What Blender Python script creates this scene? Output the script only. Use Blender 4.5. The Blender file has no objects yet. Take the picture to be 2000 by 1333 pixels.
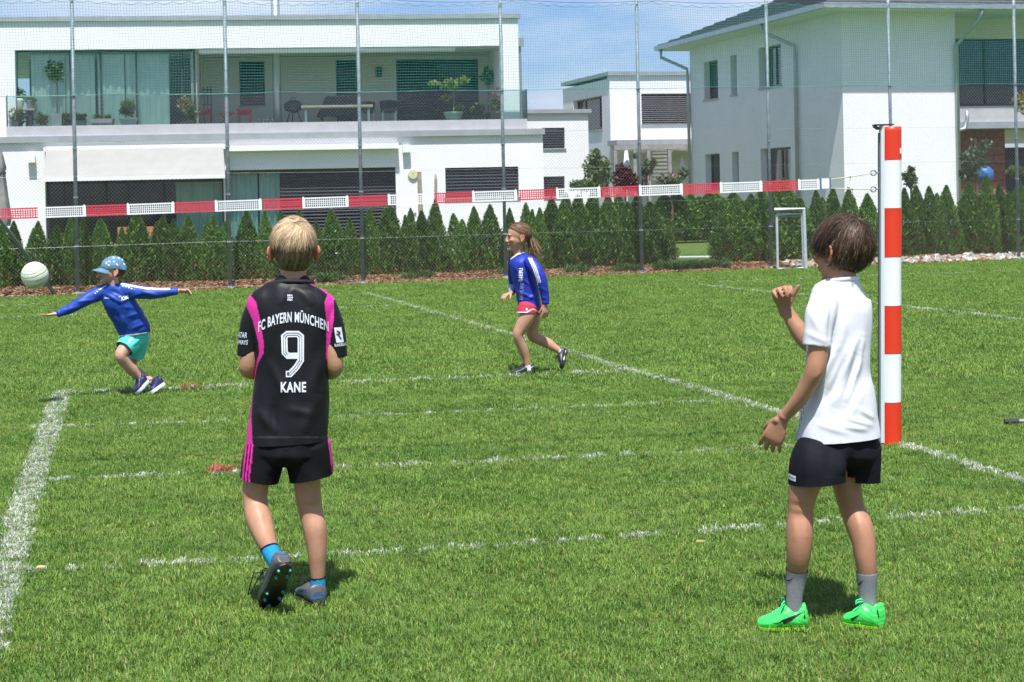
import bpy, bmesh, math, random
import numpy as np
from math import radians, sin, cos, pi, sqrt
from mathutils import Vector, Matrix, noise
from mathutils.bvhtree import BVHTree
random.seed(7); rng = np.random.default_rng(7)
scene = bpy.context.scene
COL = scene.collection

# ------------------------------------------------------------------ camera
F, CX, CY, ROLL, H = 3300.0, 1000.0, 380.0, radians(1.2), 1.5
cR, sR = cos(ROLL), sin(ROLL)
cam_d = bpy.data.cameras.new('camera'); cam = bpy.data.objects.new('camera', cam_d); COL.objects.link(cam)
cam.matrix_world = Matrix.Translation((0, 0, H)) @ Matrix.Rotation(ROLL, 4, 'Y') @ Matrix.Rotation(pi / 2, 4, 'X')
cam_d.sensor_width = 36; cam_d.lens = F / 2000 * 36
cam_d.shift_y = -(666.5 - CY) / 2000
cam_d.clip_end = 3000; cam_d.clip_start = 0.1
cam_d.dof.use_dof = True; cam_d.dof.focus_distance = 9.0; cam_d.dof.aperture_fstop = 13
scene.camera = cam

# ------------------------------------------------------------------ sky and sun
SUN_EL, SUN_X = radians(66), 0.04
to_sun = Vector((SUN_X, -1, 0)).normalized() * cos(SUN_EL) + Vector((0, 0, sin(SUN_EL)))
world = bpy.data.worlds.new("World"); scene.world = world; world.use_nodes = True
wn = world.node_tree.nodes; wl = world.node_tree.links
bg = wn['Background']; bg.inputs['Strength'].default_value = 0.082
sky = wn.new('ShaderNodeTexSky'); sky.sky_type = 'NISHITA'; sky.sun_disc = False
sky.sun_elevation = SUN_EL; sky.sun_rotation = radians(180); sky.altitude = 400
sky.air_density = 1.0; sky.dust_density = 1.2; sky.ozone_density = 1.2
tc = wn.new('ShaderNodeTexCoord'); mp = wn.new('ShaderNodeMapping'); mp.inputs['Scale'].default_value = (3.2, 3.2, 11)
mp.inputs['Location'].default_value = (0.55, 0.0, -0.2)
nz = wn.new('ShaderNodeTexNoise'); nz.inputs['Scale'].default_value = 1.15; nz.inputs['Detail'].default_value = 7; nz.inputs['Roughness'].default_value = 0.55
rp = wn.new('ShaderNodeValToRGB'); rp.color_ramp.elements[0].position = 0.44; rp.color_ramp.elements[1].position = 0.66
rp.color_ramp.elements[1].color = (.8, .8, .8, 1)
mx = wn.new('ShaderNodeMix'); mx.data_type = 'RGBA'; mx.inputs[7].default_value = (8.2, 8.5, 9.2, 1)
wl.new(tc.outputs['Generated'], mp.inputs['Vector']); wl.new(mp.outputs['Vector'], nz.inputs['Vector'])
wl.new(nz.outputs['Fac'], rp.inputs['Fac']); wl.new(rp.outputs['Color'], mx.inputs[0])
tint = wn.new('ShaderNodeVectorMath'); tint.operation = 'MULTIPLY'; tint.inputs[1].default_value = (.80, .92, 1.30); wl.new(sky.outputs['Color'], tint.inputs[0]); wl.new(tint.outputs[0], mx.inputs[6]); wl.new(mx.outputs[2], bg.inputs['Color'])
sun_d = bpy.data.lights.new('sun', 'SUN'); sun_d.energy = 5.0; sun_d.angle = radians(0.55); sun_d.color = (1, .98, .95)
sun = bpy.data.objects.new('sun', sun_d); COL.objects.link(sun)
sun.rotation_euler = (-to_sun).to_track_quat('-Z', 'Y').to_euler(); sun.location = (0, -5, 20)
vs = scene.view_settings; scene.display_settings.display_device = 'sRGB'
vs.view_transform = 'Standard'; vs.look = 'None'; vs.exposure = 0.54; vs.gamma = 1; vs.use_curve_mapping = False
scene.cycles.max_bounces = 8; scene.cycles.transparent_max_bounces = 24
scene.cycles.use_denoising = True

# ------------------------------------------------------------------ picture <-> place
def ab(x, y):
    du, dv = x - CX, y - CY
    return (du * cR - dv * sR) / F, (du * sR + dv * cR) / F
def W(x, y, Y):
    a, b = ab(x, y); return Vector((a * Y, Y, H - b * Y))
def G(x, y, z=0.0):
    a, b = ab(x, y); Y = (H - z) / b; return Vector((a * Y, Y, z))

# ------------------------------------------------------------------ materials
def S(r, g, b):
    f = lambda c: (c / 255 / 12.92) if c / 255 <= .04045 else ((c / 255 + .055) / 1.055) ** 2.4
    return (f(r), f(g), f(b))
MATS = {}
def pm(name, col=(.5, .5, .5), rough=.6, var=.12, scale=8, bump=0.0, bscale=60, metal=0.0, attr=False, spec=.5, sss=0, coat=0, objspace=True, sheen=0):
    if name in MATS: return MATS[name]
    m = bpy.data.materials.new(name); m.use_nodes = True; n = m.node_tree.nodes; l = m.node_tree.links
    p = n['Principled BSDF']; p.inputs['Roughness'].default_value = rough; p.inputs['Metallic'].default_value = metal
    p.inputs['Specular IOR Level'].default_value = spec
    if sss: p.inputs['Subsurface Weight'].default_value = sss; p.inputs['Subsurface Radius'].default_value = (.012, .005, .003); p.inputs['Subsurface Scale'].default_value = 1.0
    if coat: p.inputs['Coat Weight'].default_value = coat; p.inputs['Coat Roughness'].default_value = .15
    if sheen: p.inputs['Sheen Weight'].default_value = sheen
    t = n.new('ShaderNodeTexCoord'); z = n.new('ShaderNodeTexNoise'); z.inputs['Scale'].default_value = scale; z.inputs['Detail'].default_value = 5
    l.new(t.outputs['Object'], z.inputs['Vector'])
    mr = n.new('ShaderNodeMapRange'); mr.inputs[1].default_value = .3; mr.inputs[2].default_value = .7; mr.inputs[3].default_value = 1 - var; mr.inputs[4].default_value = 1 + var
    l.new(z.outputs['Fac'], mr.inputs[0])
    mul = n.new('ShaderNodeVectorMath'); mul.operation = 'SCALE'
    l.new(mr.outputs[0], mul.inputs['Scale'])
    if attr:
        a = n.new('ShaderNodeAttribute'); a.attribute_name = 'Col'; l.new(a.outputs['Color'], mul.inputs[0])
    else:
        mul.inputs[0].default_value = col
    l.new(mul.outputs[0], p.inputs['Base Color'])
    if bump:
        z2 = n.new('ShaderNodeTexNoise'); z2.inputs['Scale'].default_value = bscale; z2.inputs['Detail'].default_value = 4
        l.new(t.outputs['Object'], z2.inputs['Vector'])
        b = n.new('ShaderNodeBump'); b.inputs['Strength'].default_value = bump; b.inputs['Distance'].default_value = .01
        l.new(z2.outputs['Fac'], b.inputs['Height']); l.new(b.outputs['Normal'], p.inputs['Normal'])
    MATS[name] = m; return m
def glass_mat(name, tint, refl=1.0):
    if name in MATS: return MATS[name]
    m = bpy.data.materials.new(name); m.use_nodes = True; n = m.node_tree.nodes; l = m.node_tree.links
    n.remove(n['Principled BSDF']); out = n['Material Output']
    tr = n.new('ShaderNodeBsdfTransparent'); tr.inputs[0].default_value = (*tint, 1)
    gl = n.new('ShaderNodeBsdfGlossy'); gl.inputs['Roughness'].default_value = .02
    nz = n.new('ShaderNodeTexNoise'); nz.inputs['Scale'].default_value = .7; bp = n.new('ShaderNodeBump'); bp.inputs['Strength'].default_value = .03
    l.new(nz.outputs['Fac'], bp.inputs['Height']); l.new(bp.outputs['Normal'], gl.inputs['Normal'])
    fr = n.new('ShaderNodeFresnel'); fr.inputs['IOR'].default_value = 1.52
    mu = n.new('ShaderNodeMath'); mu.operation = 'MULTIPLY'; mu.inputs[1].default_value = refl * 1.8; mu.use_clamp = True
    l.new(fr.outputs[0], mu.inputs[0])
    mi = n.new('ShaderNodeMixShader'); l.new(mu.outputs[0], mi.inputs[0]); l.new(tr.outputs[0], mi.inputs[1]); l.new(gl.outputs[0], mi.inputs[2]); l.new(mi.outputs[0], out.inputs['Surface'])
    MATS[name] = m; return m
def leaf_mat(name, rough=.55, trans=.25):
    if name in MATS: return MATS[name]
    m = bpy.data.materials.new(name); m.use_nodes = True; n = m.node_tree.nodes; l = m.node_tree.links
    p = n['Principled BSDF']; p.inputs['Roughness'].default_value = rough; p.inputs['Specular IOR Level'].default_value = .3
    a = n.new('ShaderNodeAttribute'); a.attribute_name = 'Col'
    oi = n.new('ShaderNodeObjectInfo'); mr = n.new('ShaderNodeMapRange'); mr.inputs[3].default_value = .68; mr.inputs[4].default_value = 1.15
    l.new(oi.outputs['Random'], mr.inputs[0]); mul = n.new('ShaderNodeVectorMath'); mul.operation = 'SCALE'
    l.new(a.outputs['Color'], mul.inputs[0]); l.new(mr.outputs[0], mul.inputs['Scale']); l.new(mul.outputs[0], p.inputs['Base Color'])
    tl = n.new('ShaderNodeBsdfTranslucent'); l.new(mul.outputs[0], tl.inputs['Color'])
    mi = n.new('ShaderNodeMixShader'); mi.inputs[0].default_value = trans
    l.new(p.outputs[0], mi.inputs[1]); l.new(tl.outputs[0], mi.inputs[2]); l.new(mi.outputs[0], n['Material Output'].inputs['Surface'])
    MATS[name] = m; return m

# ------------------------------------------------------------------ object helpers
def tag(o, label=None, cat=None, group=None, kind=None):
    if label: o['label'] = label
    if cat: o['category'] = cat
    if group: o['group'] = group
    if kind: o['kind'] = kind
    return o
def wloc(o):
    v = Vector((0, 0, 0))
    while o is not None: v = v + o.location; o = o.parent
    return v
def link(name, me, mat=None, parent=None, loc=None, smooth=False):
    """mesh given in world coordinates; its origin is moved to loc (default: bottom centre)"""
    n = len(me.vertices); co = np.empty(n * 3, np.float32); me.vertices.foreach_get('co', co); co = co.reshape(-1, 3)
    if loc is None:
        lo, hi = co.min(0), co.max(0); loc = Vector(((lo[0] + hi[0]) / 2, (lo[1] + hi[1]) / 2, lo[2]))
    co -= np.array(loc, np.float32); me.vertices.foreach_set('co', co.ravel()); me.update()
    if mat:
        me.materials.clear(); me.materials.append(mat)
    if smooth: me.polygons.foreach_set('use_smooth', [True] * len(me.polygons))
    o = bpy.data.objects.new(name, me); COL.objects.link(o)
    if parent: o.parent = parent; o.location = Vector(loc) - wloc(parent)
    else: o.location = loc
    return o
def empty(name, loc, label=None, cat=None, group=None, kind=None):
    o = bpy.data.objects.new(name, None); COL.objects.link(o); o.location = loc; o.empty_display_size = .2
    return tag(o, label, cat, group, kind)
def np_mesh(name, V, Q, C=None):
    """fast mesh from arrays; Q is an (m,k) index array; C per-vertex colours"""
    V = np.asarray(V, np.float32).reshape(-1, 3); Q = np.asarray(Q, np.int32)
    me = bpy.data.meshes.new(name); m, k = Q.shape
    me.vertices.add(len(V)); me.vertices.foreach_set('co', V.ravel())
    me.loops.add(m * k); me.loops.foreach_set('vertex_index', Q.ravel())
    me.polygons.add(m); me.polygons.foreach_set('loop_start', np.arange(m, dtype=np.int32) * k)
    try: me.polygons.foreach_set('loop_total', np.full(m, k, np.int32))
    except Exception: pass
    me.update(calc_edges=True)
    if C is not None: set_col(me, C)
    return me
def set_col(me, C):
    C = np.asarray(C, np.float32)
    at = me.color_attributes.get('Col') or me.color_attributes.new('Col', 'FLOAT_COLOR', 'POINT')
    at.data.foreach_set('color', np.c_[C, np.ones(len(C), np.float32)].astype(np.float32).ravel())
class MB:
    def __init__(s): s.v = []; s.f = []
    def quad(s, a, b, c, d): i = len(s.v); s.v += [a, b, c, d]; s.f.append((i, i + 1, i + 2, i + 3)); return s
    def hexa(s, p):   # 8 corners: bottom 4 (ccw), top 4
        i = len(s.v); s.v += [tuple(q) for q in p]
        s.f += [tuple(i + k for k in q) for q in ((3, 2, 1, 0), (4, 5, 6, 7), (0, 1, 5, 4), (1, 2, 6, 5), (2, 3, 7, 6), (3, 0, 4, 7))]; return s
    def box(s, c, sx, sy, sz, rz=0, tilt=None):
        M = Matrix.Rotation(rz, 3, 'Z')
        if tilt is not None: M = M @ tilt
        c = Vector(c); p = [c + M @ Vector((a * sx / 2, b * sy / 2, e * sz / 2)) for e in (-1, 1) for a, b in ((-1, -1), (1, -1), (1, 1), (-1, 1))]
        return s.hexa(p)
    def tube(s, pts, r, n=8, cap=True):
        pts = [Vector(p) for p in pts]; rs = r if isinstance(r, (list, tuple)) else [r] * len(pts)
        base = len(s.v); up = None
        for i, p in enumerate(pts):
            t = (pts[min(i + 1, len(pts) - 1)] - pts[max(i - 1, 0)]).normalized()
            if up is None: up = Vector((0, 0, 1)) if abs(t.z) < .9 else Vector((1, 0, 0))
            a = t.cross(up).normalized(); b = a.cross(t).normalized(); up = b
            for k in range(n): g = 2 * pi * k / n; s.v.append(tuple(p + a * (cos(g) * rs[i]) + b * (sin(g) * rs[i])))
        for i in range(len(pts) - 1):
            for k in range(n):
                q = base + i * n; s.f.append((q + k, q + (k + 1) % n, q + n + (k + 1) % n, q + n + k))
        if cap: s.f.append(tuple(base + k for k in range(n))[::-1]); s.f.append(tuple(base + (len(pts) - 1) * n + k for k in range(n)))
        return s
    def lathe(s, c, prof, n=20, axis=None):
        c = Vector(c); base = len(s.v); A = Matrix.Identity(3) if axis is None else Vector((0, 0, 1)).rotation_difference(Vector(axis)).to_matrix()
        for r, z in prof:
            for k in range(n): g = 2 * pi * k / n; s.v.append(tuple(c + A @ Vector((r * cos(g), r * sin(g), z))))
        for i in range(len(prof) - 1):
            for k in range(n): q = base + i * n; s.f.append((q + k, q + (k + 1) % n, q + n + (k + 1) % n, q + n + k))
        s.f.append(tuple(base + k for k in range(n))[::-1]); s.f.append(tuple(base + (len(prof) - 1) * n + k for k in range(n)))
        return s
    def mesh(s, name):
        me = bpy.data.meshes.new(name); me.from_pydata([tuple(v) for v in s.v], [], s.f); me.update(); return me
    def build(s, name, mat, parent=None, loc=None, smooth=False):
        return link(name, s.mesh(name), mat, parent, loc, smooth)
def leaf_arrays(C, A, B, cols):
    """leaf quads: centres, half-axis along, half-axis across"""
    n = len(C); V = np.empty((n, 4, 3), np.float32)
    V[:, 0] = C - A; V[:, 1] = C + B * .9; V[:, 2] = C + A; V[:, 3] = C - B * .9
    return V.reshape(-1, 3), np.arange(n * 4, dtype=np.int32).reshape(n, 4), np.repeat(cols, 4, axis=0)
def unit(v): return v / np.maximum(np.linalg.norm(v, axis=-1, keepdims=True), 1e-9)

class Frame:
    """a vertical facade: origin, direction u along it, outward normal n (towards the field)"""
    def __init__(s, x, Y, ux, uy, side=1):
        a, b = ab(x, 380); s.O = Vector((a * Y, Y, 0)); L = sqrt(ux * ux + uy * uy); s.u = Vector((ux / L, uy / L, 0)); s.n = Vector((s.u.y, -s.u.x, 0)) * side
    def P(s, u, k, z): p = s.O + s.u * u + s.n * k; return Vector((p.x, p.y, z))
    def uz(s, x, y, k=0.0):
        a, b = ab(x, y); Y = (k + s.O.x * s.n.x + s.O.y * s.n.y) / (a * s.n.x + s.n.y)
        return (a * Y - s.O.x) * s.u.x + (Y - s.O.y) * s.u.y, H - b * Y
    def rect(s, x0, y0, x1, y1, k=0.0):
        u0 = s.uz(x0, (y0 + y1) / 2, k)[0]; u1 = s.uz(x1, (y0 + y1) / 2, k)[0]; z1 = s.uz((x0 + x1) / 2, y0, k)[1]; z0 = s.uz((x0 + x1) / 2, y1, k)[1]
        return u0, u1, z0, z1
    def box(s, mb, u0, u1, z0, z1, k0, k1):
        if u0 > u1: u0, u1 = u1, u0
        if k0 > k1: k0, k1 = k1, k0
        return mb.hexa([s.P(u0, k1, z0), s.P(u1, k1, z0), s.P(u1, k0, z0), s.P(u0, k0, z0), s.P(u0, k1, z1), s.P(u1, k1, z1), s.P(u1, k0, z1), s.P(u0, k0, z1)])
    def pbox(s, mb, x0, y0, x1, y1, k0, k1):
        return s.box(mb, *s.rect(x0, y0, x1, y1, max(k0, k1)), k0, k1)
    def wall(s, mb, u0, u1, z0, z1, k0, k1, holes=()):
        us = sorted({u0, u1} | {min(max(v, u0), u1) for h in holes for v in h[:2]}); zs = sorted({z0, z1} | {min(max(v, z0), z1) for h in holes for v in h[2:]})
        for i in range(len(us) - 1):
            for j in range(len(zs) - 1):
                cu, cz = (us[i] + us[i + 1]) / 2, (zs[j] + zs[j + 1]) / 2
                if us[i + 1] - us[i] < 1e-4 or zs[j + 1] - zs[j] < 1e-4: continue
                if any(min(h[0], h[1]) < cu < max(h[0], h[1]) and h[2] < cz < h[3] for h in holes): continue
                s.box(mb, us[i], us[i + 1], zs[j], zs[j + 1], k0, k1)
        return mb
# ------------------------------------------------------------------ ground
def ground_mat():
    m = bpy.data.materials.new('turf_soil'); m.use_nodes = True; n = m.node_tree.nodes; l = m.node_tree.links
    p = n['Principled BSDF']; p.inputs['Roughness'].default_value = .95; p.inputs['Specular IOR Level'].default_value = .1
    g = n.new('ShaderNodeNewGeometry'); z = n.new('ShaderNodeTexNoise'); z.inputs['Scale'].default_value = 2.2; z.inputs['Detail'].default_value = 8; z.inputs['Roughness'].default_value = .7
    l.new(g.outputs['Position'], z.inputs['Vector']); r = n.new('ShaderNodeValToRGB')
    r.color_ramp.elements[0].position = .35; r.color_ramp.elements[0].color = (.055, .095, .02, 1)
    r.color_ramp.elements[1].position = .7; r.color_ramp.elements[1].color = (.12, .17, .04, 1)
    l.new(z.outputs['Fac'], r.inputs['Fac']); l.new(r.outputs[0], p.inputs['Base Color'])
    return m
gm = ground_mat()
gv = []; 
for r_ in (0, 8, 20, 45, 100, 250, 700, 1500): gv.append(r_)
mb = MB()
mb.quad((-1500, -60, 0), (1500, -60, 0), (1500, 2400, 0), (-1500, 2400, 0))
tag(mb.build('lawn_ground', gm, loc=(0, 0, 0)), 'flat mown sports field lawn under the players', kind='structure')

def grass_mat(name, white=0.0):
    m = bpy.data.materials.new(name); m.use_nodes = True; n = m.node_tree.nodes; l = m.node_tree.links
    p = n['Principled BSDF']; p.inputs['Roughness'].default_value = .5; p.inputs['Specular IOR Level'].default_value = .35
    g = n.new('ShaderNodeNewGeometry'); a = n.new('ShaderNodeAttribute'); a.attribute_name = 'Col'
    oi = n.new('ShaderNodeObjectInfo')
    z1 = n.new('ShaderNodeTexNoise'); z1.inputs['Scale'].default_value = 1.6; z1.inputs['Detail'].default_value = 6; z1.inputs['Roughness'].default_value = .65
    mpn = n.new('ShaderNodeMapping'); mpn.inputs['Scale'].default_value = (.75, 1.25, 1); l.new(g.outputs['Position'], mpn.inputs['Vector']); l.new(mpn.outputs[0], z1.inputs['Vector'])
    r = n.new('ShaderNodeValToRGB'); e = r.color_ramp.elements
    e[0].position = .33; e[0].color = (.66, .80, .60, 1); e[1].position = .68; e[1].color = (1.3, 1.2, 1.1, 1)
    l.new(z1.outputs['Fac'], r.inputs['Fac'])
    mr = n.new('ShaderNodeMapRange'); mr.inputs[3].default_value = .82; mr.inputs[4].default_value = 1.18; l.new(oi.outputs['Random'], mr.inputs[0])
    m1 = n.new('ShaderNodeVectorMath'); m1.operation = 'MULTIPLY'; m2 = n.new('ShaderNodeVectorMath'); m2.operation = 'SCALE'
    l.new(a.outputs['Color'], m1.inputs[0])
    if white: m1.inputs[1].default_value = (1, 1, 1)
    else: l.new(r.outputs[0], m1.inputs[1])
    l.new(m1.outputs[0], m2.inputs[0]); l.new(mr.outputs[0], m2.inputs['Scale'])
    l.new(m2.outputs[0], p.inputs['Base Color'])
    tl = n.new('ShaderNodeBsdfTranslucent'); l.new(m2.outputs[0], tl.inputs['Color'])
    mi = n.new('ShaderNodeMixShader'); mi.inputs[0].default_value = .3
    l.new(p.outputs[0], mi.inputs[1]); l.new(tl.outputs[0], mi.inputs[2]); l.new(mi.outputs[0], n['Material Output'].inputs['Surface'])
    return m
GRASS = grass_mat('grass_blade'); CHALK = grass_mat('chalked_blade', 1)
def tuft(name, nb, rad, h, w, mat, colf):
    V = []; Q = []; C = []
    for i in range(nb):
        r = rad * sqrt(rng.random()); g = rng.random() * 2 * pi; x, y = r * cos(g), r * sin(g)
        hh = h * rng.uniform(.55, 1.25); th = rng.random() * 2 * pi; ln = rng.uniform(.25, 1.25) * hh; ww = w * rng.uniform(.7, 1.2)
        dx, dy = cos(th), sin(th); sx, sy = -dy * ww / 2, dx * ww / 2
        if rng.random() < .5: q = rng.uniform(-1, 1); sx, sy = (sx + dx * ww / 2 * q), (sy + dy * ww / 2 * q)
        b = len(V); c = colf()
        V += [(x - sx, y - sy, 0), (x + sx, y + sy, 0), (x + dx * ln * .35 + sx * .8, y + dy * ln * .35 + sy * .8, hh * .6), (x + dx * ln * .35 - sx * .8, y + dy * ln * .35 - sy * .8, hh * .6),
              (x + dx * ln, y + dy * ln, hh * (1 - .25 * ln / hh))]
        Q += [(b, b + 1, b + 2), (b, b + 2, b + 3), (b + 3, b + 2, b + 4)]; C += [c] * 5
    me = np_mesh(name, V, Q, C); me.materials.append(mat); return me
def gcol():
    k = rng.random()
    if k < .07: c = np.array((.30, .28, .11))
    elif k < .30: c = np.array((.225, .322, .064))
    else: c = np.array((.132, .25, .044))
    return c * rng.uniform(.75, 1.25)
def wcol():
    if rng.random() < .40: return gcol() * 1.1
    return np.array((.72, .73, .68)) * rng.uniform(.7, 1.1)
def gn_scatter(name, points, meshes, kind, label, smin=.75, smax=1.3, tilt=.25):
    coll = bpy.data.collections.new(name + '_source')
    for i, me in enumerate(meshes):
        coll.objects.link(bpy.data.objects.new(name + '_tuft', me))
    me = bpy.data.meshes.new(name); me.vertices.add(len(points)); me.vertices.foreach_set('co', np.asarray(points, np.float32).ravel()); me.update()
    o = bpy.data.objects.new(name, me); COL.objects.link(o); tag(o, label, kind=kind)
    ng = bpy.data.node_groups.new(name, 'GeometryNodeTree')
    ng.interface.new_socket('Geometry', in_out='INPUT', socket_type='NodeSocketGeometry'); ng.interface.new_socket('Geometry', in_out='OUTPUT', socket_type='NodeSocketGeometry')
    N = ng.nodes; L = ng.links; gi = N.new('NodeGroupInput'); go = N.new('NodeGroupOutput'); ip = N.new('GeometryNodeInstanceOnPoints'); ci = N.new('GeometryNodeCollectionInfo')
    ci.inputs['Collection'].default_value = coll; ci.inputs['Separate Children'].default_value = True; ci.inputs['Reset Children'].default_value = True
    ip.inputs['Pick Instance'].default_value = True
    rr = N.new('FunctionNodeRandomValue'); rr.data_type = 'FLOAT_VECTOR'; rr.inputs[0].default_value = (-tilt, -tilt, 0); rr.inputs[1].default_value = (tilt, tilt, 6.283)
    rs = N.new('FunctionNodeRandomValue'); rs.data_type = 'FLOAT'; rs.inputs[2].default_value = smin; rs.inputs[3].default_value = smax; rs.inputs['Seed'].default_value = 3
    ri = N.new('FunctionNodeRandomValue'); ri.data_type = 'INT'; ri.inputs[4].default_value = 0; ri.inputs[5].default_value = len(meshes) - 1; ri.inputs['Seed'].default_value = 5
    L.new(gi.outputs[0], ip.inputs['Points']); L.new(ci.outputs[0], ip.inputs['Instance'])
    L.new(rr.outputs[0], ip.inputs['Rotation']); L.new(rs.outputs[1], ip.inputs['Scale']); L.new(ri.outputs[2], ip.inputs['Instance Index']); L.new(ip.outputs[0], go.inputs[0])
    md = o.modifiers.new('scatter', 'NODES'); md.node_group = ng
    return o
# fence line on the ground (used for the edge of the lawn too)
FB = [(152, 577), (450, 565), (709, 560), (988, 548), (1254, 540), (1507, 530), (1745, 519), (1990, 508)]
FA = G(*FB[0]); FZ = G(*FB[-1]); fdir = (FZ - FA).normalized()
def fenceY(X): return FA.y + (X - FA.x) * fdir.y / fdir.x

tufts = [tuft('grass_tuft', 125, .062, .0195, .0024, GRASS, gcol) for _ in range(5)]
tufts_far = [tuft('grass_tuft', 90, .10, .025, .0042, GRASS, gcol) for _ in range(4)]
def wedge(y0, y1, step, marg):
    pts = []
    y = y0
    ys = np.arange(y0, y1, step)
    for y in ys:
        hw = y * 1010 / F + marg; xs = np.arange(-hw, hw, step)
        pts.append(np.c_[xs + rng.uniform(-.5, .5, len(xs)) * step, y + rng.uniform(-.5, .5, len(xs)) * step, np.zeros(len(xs))])
    return np.concatenate(pts)
near = wedge(4.5, 13, .057, 1.5)
far = wedge(13, 34.5, .105, 2.6)
far = far[far[:, 1] < FA.y + (far[:, 0] - FA.x) * fdir.y / fdir.x - .12 + .1 * np.sin(far[:, 0] * 3.1) * np.sin(far[:, 0] * 1.3)]
gn_scatter('near_grass', near, tufts, 'stuff', 'short mown green grass in the foreground')
gn_scatter('far_grass', far, tufts_far, 'stuff', 'mown green grass reaching to the fence')

# chalk lines: whitened grass blades, one object per line
chalk = [tuft('chalk_tuft', 40, .030, .024, .0032, CHALK, wcol) for _ in range(4)]
chalk_far = [tuft('chalk_tuft', 40, .05, .028, .0052, CHALK, wcol) for _ in range(3)]
LINES = [([(121, 769), (62, 943), (12, 1117), (-42, 1300)], .118, 1.7, 'wide white chalk line running towards the camera at left'),
 ([(90, 771), (490, 757), (640, 752), (1220, 728)], .055, .75, 'thin white line passing under the two blue shirted children'),
 ([(0, 842), (480, 824), (850, 811), (1440, 785)], .05, .55, 'thin broken white line beyond the ribbon line'),
 ([(-30, 947), (470, 925), (640, 918), (980, 905), (1540, 876), (1740, 868)], .055, .6, 'thin white centre line under the striped ribbon'),
 ([(20, 1120), (510, 1097), (890, 1076), (1540, 1030), (2030, 996)], .055, .6, 'nearest thin white line across the foreground'),
 ([(718, 575), (870, 618), (1000, 655), (1220, 722), (1420, 778), (1510, 805), (1760, 872), (1850, 897), (2030, 953)], .085, 1.25, 'white side line running from far middle past the striped post'),
 ([(1348, 556), (1430, 566), (1580, 579), (1760, 601), (2030, 630)], .07, .9, 'far white side line beyond the boy in white'),
 ([(1385, 553), (1620, 544), (1760, 539), (2030, 529)], .06, .45, 'faint white line nearest the fence at right'),
 ([(455, 608), (780, 600)], .07, .6, 'faint white cross line near the fence behind the boy in black'),
 ([(600, 578), (718, 575)], .06, .35, 'short faint white end line at the fence'),
 ([(-20, 601), (110, 596)], .06, .5, 'faint white line at far left near the fence'),
 ([(-20, 624), (215, 617)], .06, .5, 'faint white line at far left behind the capped boy')]
def line_points(px, wid, dens):
    g = [G(*p) for p in px]; pts = []
    for a, b in zip(g[:-1], g[1:]):
        d = b - a; L = d.length; d.normalize(); s = Vector((-d.y, d.x, 0))
        farp = (a.y + b.y) / 2 > 13
        n = int(L * wid * (1100 if not farp else 700) * dens)
        for i in range(n):
            t = rng.random() * L; p = a + d * t + s * (rng.normal() * wid * .26)
            if wid > .1: p = a + d * t + s * (rng.uniform(-.5, .5) * wid)
            v = noise.noise(Vector((p.x * 1.7, p.y * 1.7, 3))) + .5 * noise.noise(Vector((p.x * 6, p.y * 6, 9)))
            if v < -.85 + (1 - min(dens, 1)) * .35 and rng.random() < .8: continue
            pts.append((p.x, p.y, .002))
    return pts
for px, wid, dens, lab in LINES:
    pts = line_points(px, wid, dens)
    gn_scatter('field_line', pts, chalk_far if G(*px[len(px) // 2]).y > 13 else chalk, 'structure', lab, .7, 1.15, .3)
# red spray marks on the lawn
RED = grass_mat('red_sprayed_blade', 1)
redt = [tuft('red_tuft', 40, .06, .04, .006, RED, lambda: np.array((.62, .07, .09)) * rng.uniform(.7, 1.1)) for _ in range(2)]
for (x, y, n, lab) in ((361, 760, 5, 'small red spray mark on the line right of the capped boy'), (430, 924, 5, 'small red spray mark on the centre line left of the boy in black')):
    p = G(x, y); gn_scatter('spray_mark', [(p.x + rng.normal() * .03, p.y + rng.normal() * .04, .003) for _ in range(n)], redt, 'structure', lab, .6, .9)

# ------------------------------------------------------------------ planting bed along the fence
bark = pm('bark_mulch', (.20, .105, .055), .95, .55, 18, .6, 40, spec=.1)
V = []; Q = []; nx = 90; prof = [(-.12, 0.0), (.15, .05), (.5, .10), (1.1, .12), (1.8, .08), (2.6, .03)]
for i in range(nx + 1):
    X = -11 + 25 * i / nx
    for k, z in prof:
        V.append((X - fdir.y * k, fenceY(X) + k * fdir.x + (.06 * sin(X * 5) + .05 * sin(X * 2.1) if k < 0 else 0), z * (1 + .5 * noise.noise(Vector((X * 1.5, k * 2, 0)))) + .006))
np_ = len(prof)
for i in range(nx):
    for j in range(np_ - 1): q = i * np_ + j; Q.append((q, q + np_, q + np_ + 1, q + 1))
tag(link('bark_bed', np_mesh('bark_bed', V, Q), bark, loc=(0, 30, 0), smooth=True), 'brown bark mulch bed under the thuja row', kind='structure')
def chip(name, mat, sx, sy, sz):
    mb = MB(); p = [Vector((a * sx * rng.uniform(.5, 1), b * sy * rng.uniform(.5, 1), e * sz * rng.uniform(.5, 1))) for e in (-1, 1) for a, b in ((-1, -1), (1, -1), (1, 1), (-1, 1))]
    mb.hexa(p); me = mb.mesh(name); me.materials.append(mat); return me
chips = [chip('bark_chip', pm('bark_chip_' + w, c, .9, .3, 20, spec=.1), .035, .013, .006) for w, c in (('red', (.27, .12, .055)), ('pale', (.34, .24, .14)), ('dark', (.10, .055, .03)))]
pts = []
for i in range(9000):
    X = rng.uniform(-10.5, 8.2); k = rng.uniform(-.16, .75); h = np.interp(k, [p[0] for p in prof], [p[1] for p in prof])
    pts.append((X - fdir.y * k, fenceY(X) + k * fdir.x, h * (1 + .3 * noise.noise(Vector((X * 1.5, k * 2, 0)))) + .018))
gn_scatter('bark_chips', pts, chips, 'stuff', 'loose reddish bark chips strewn along the fence foot', .5, 1.4, .5)
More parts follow.
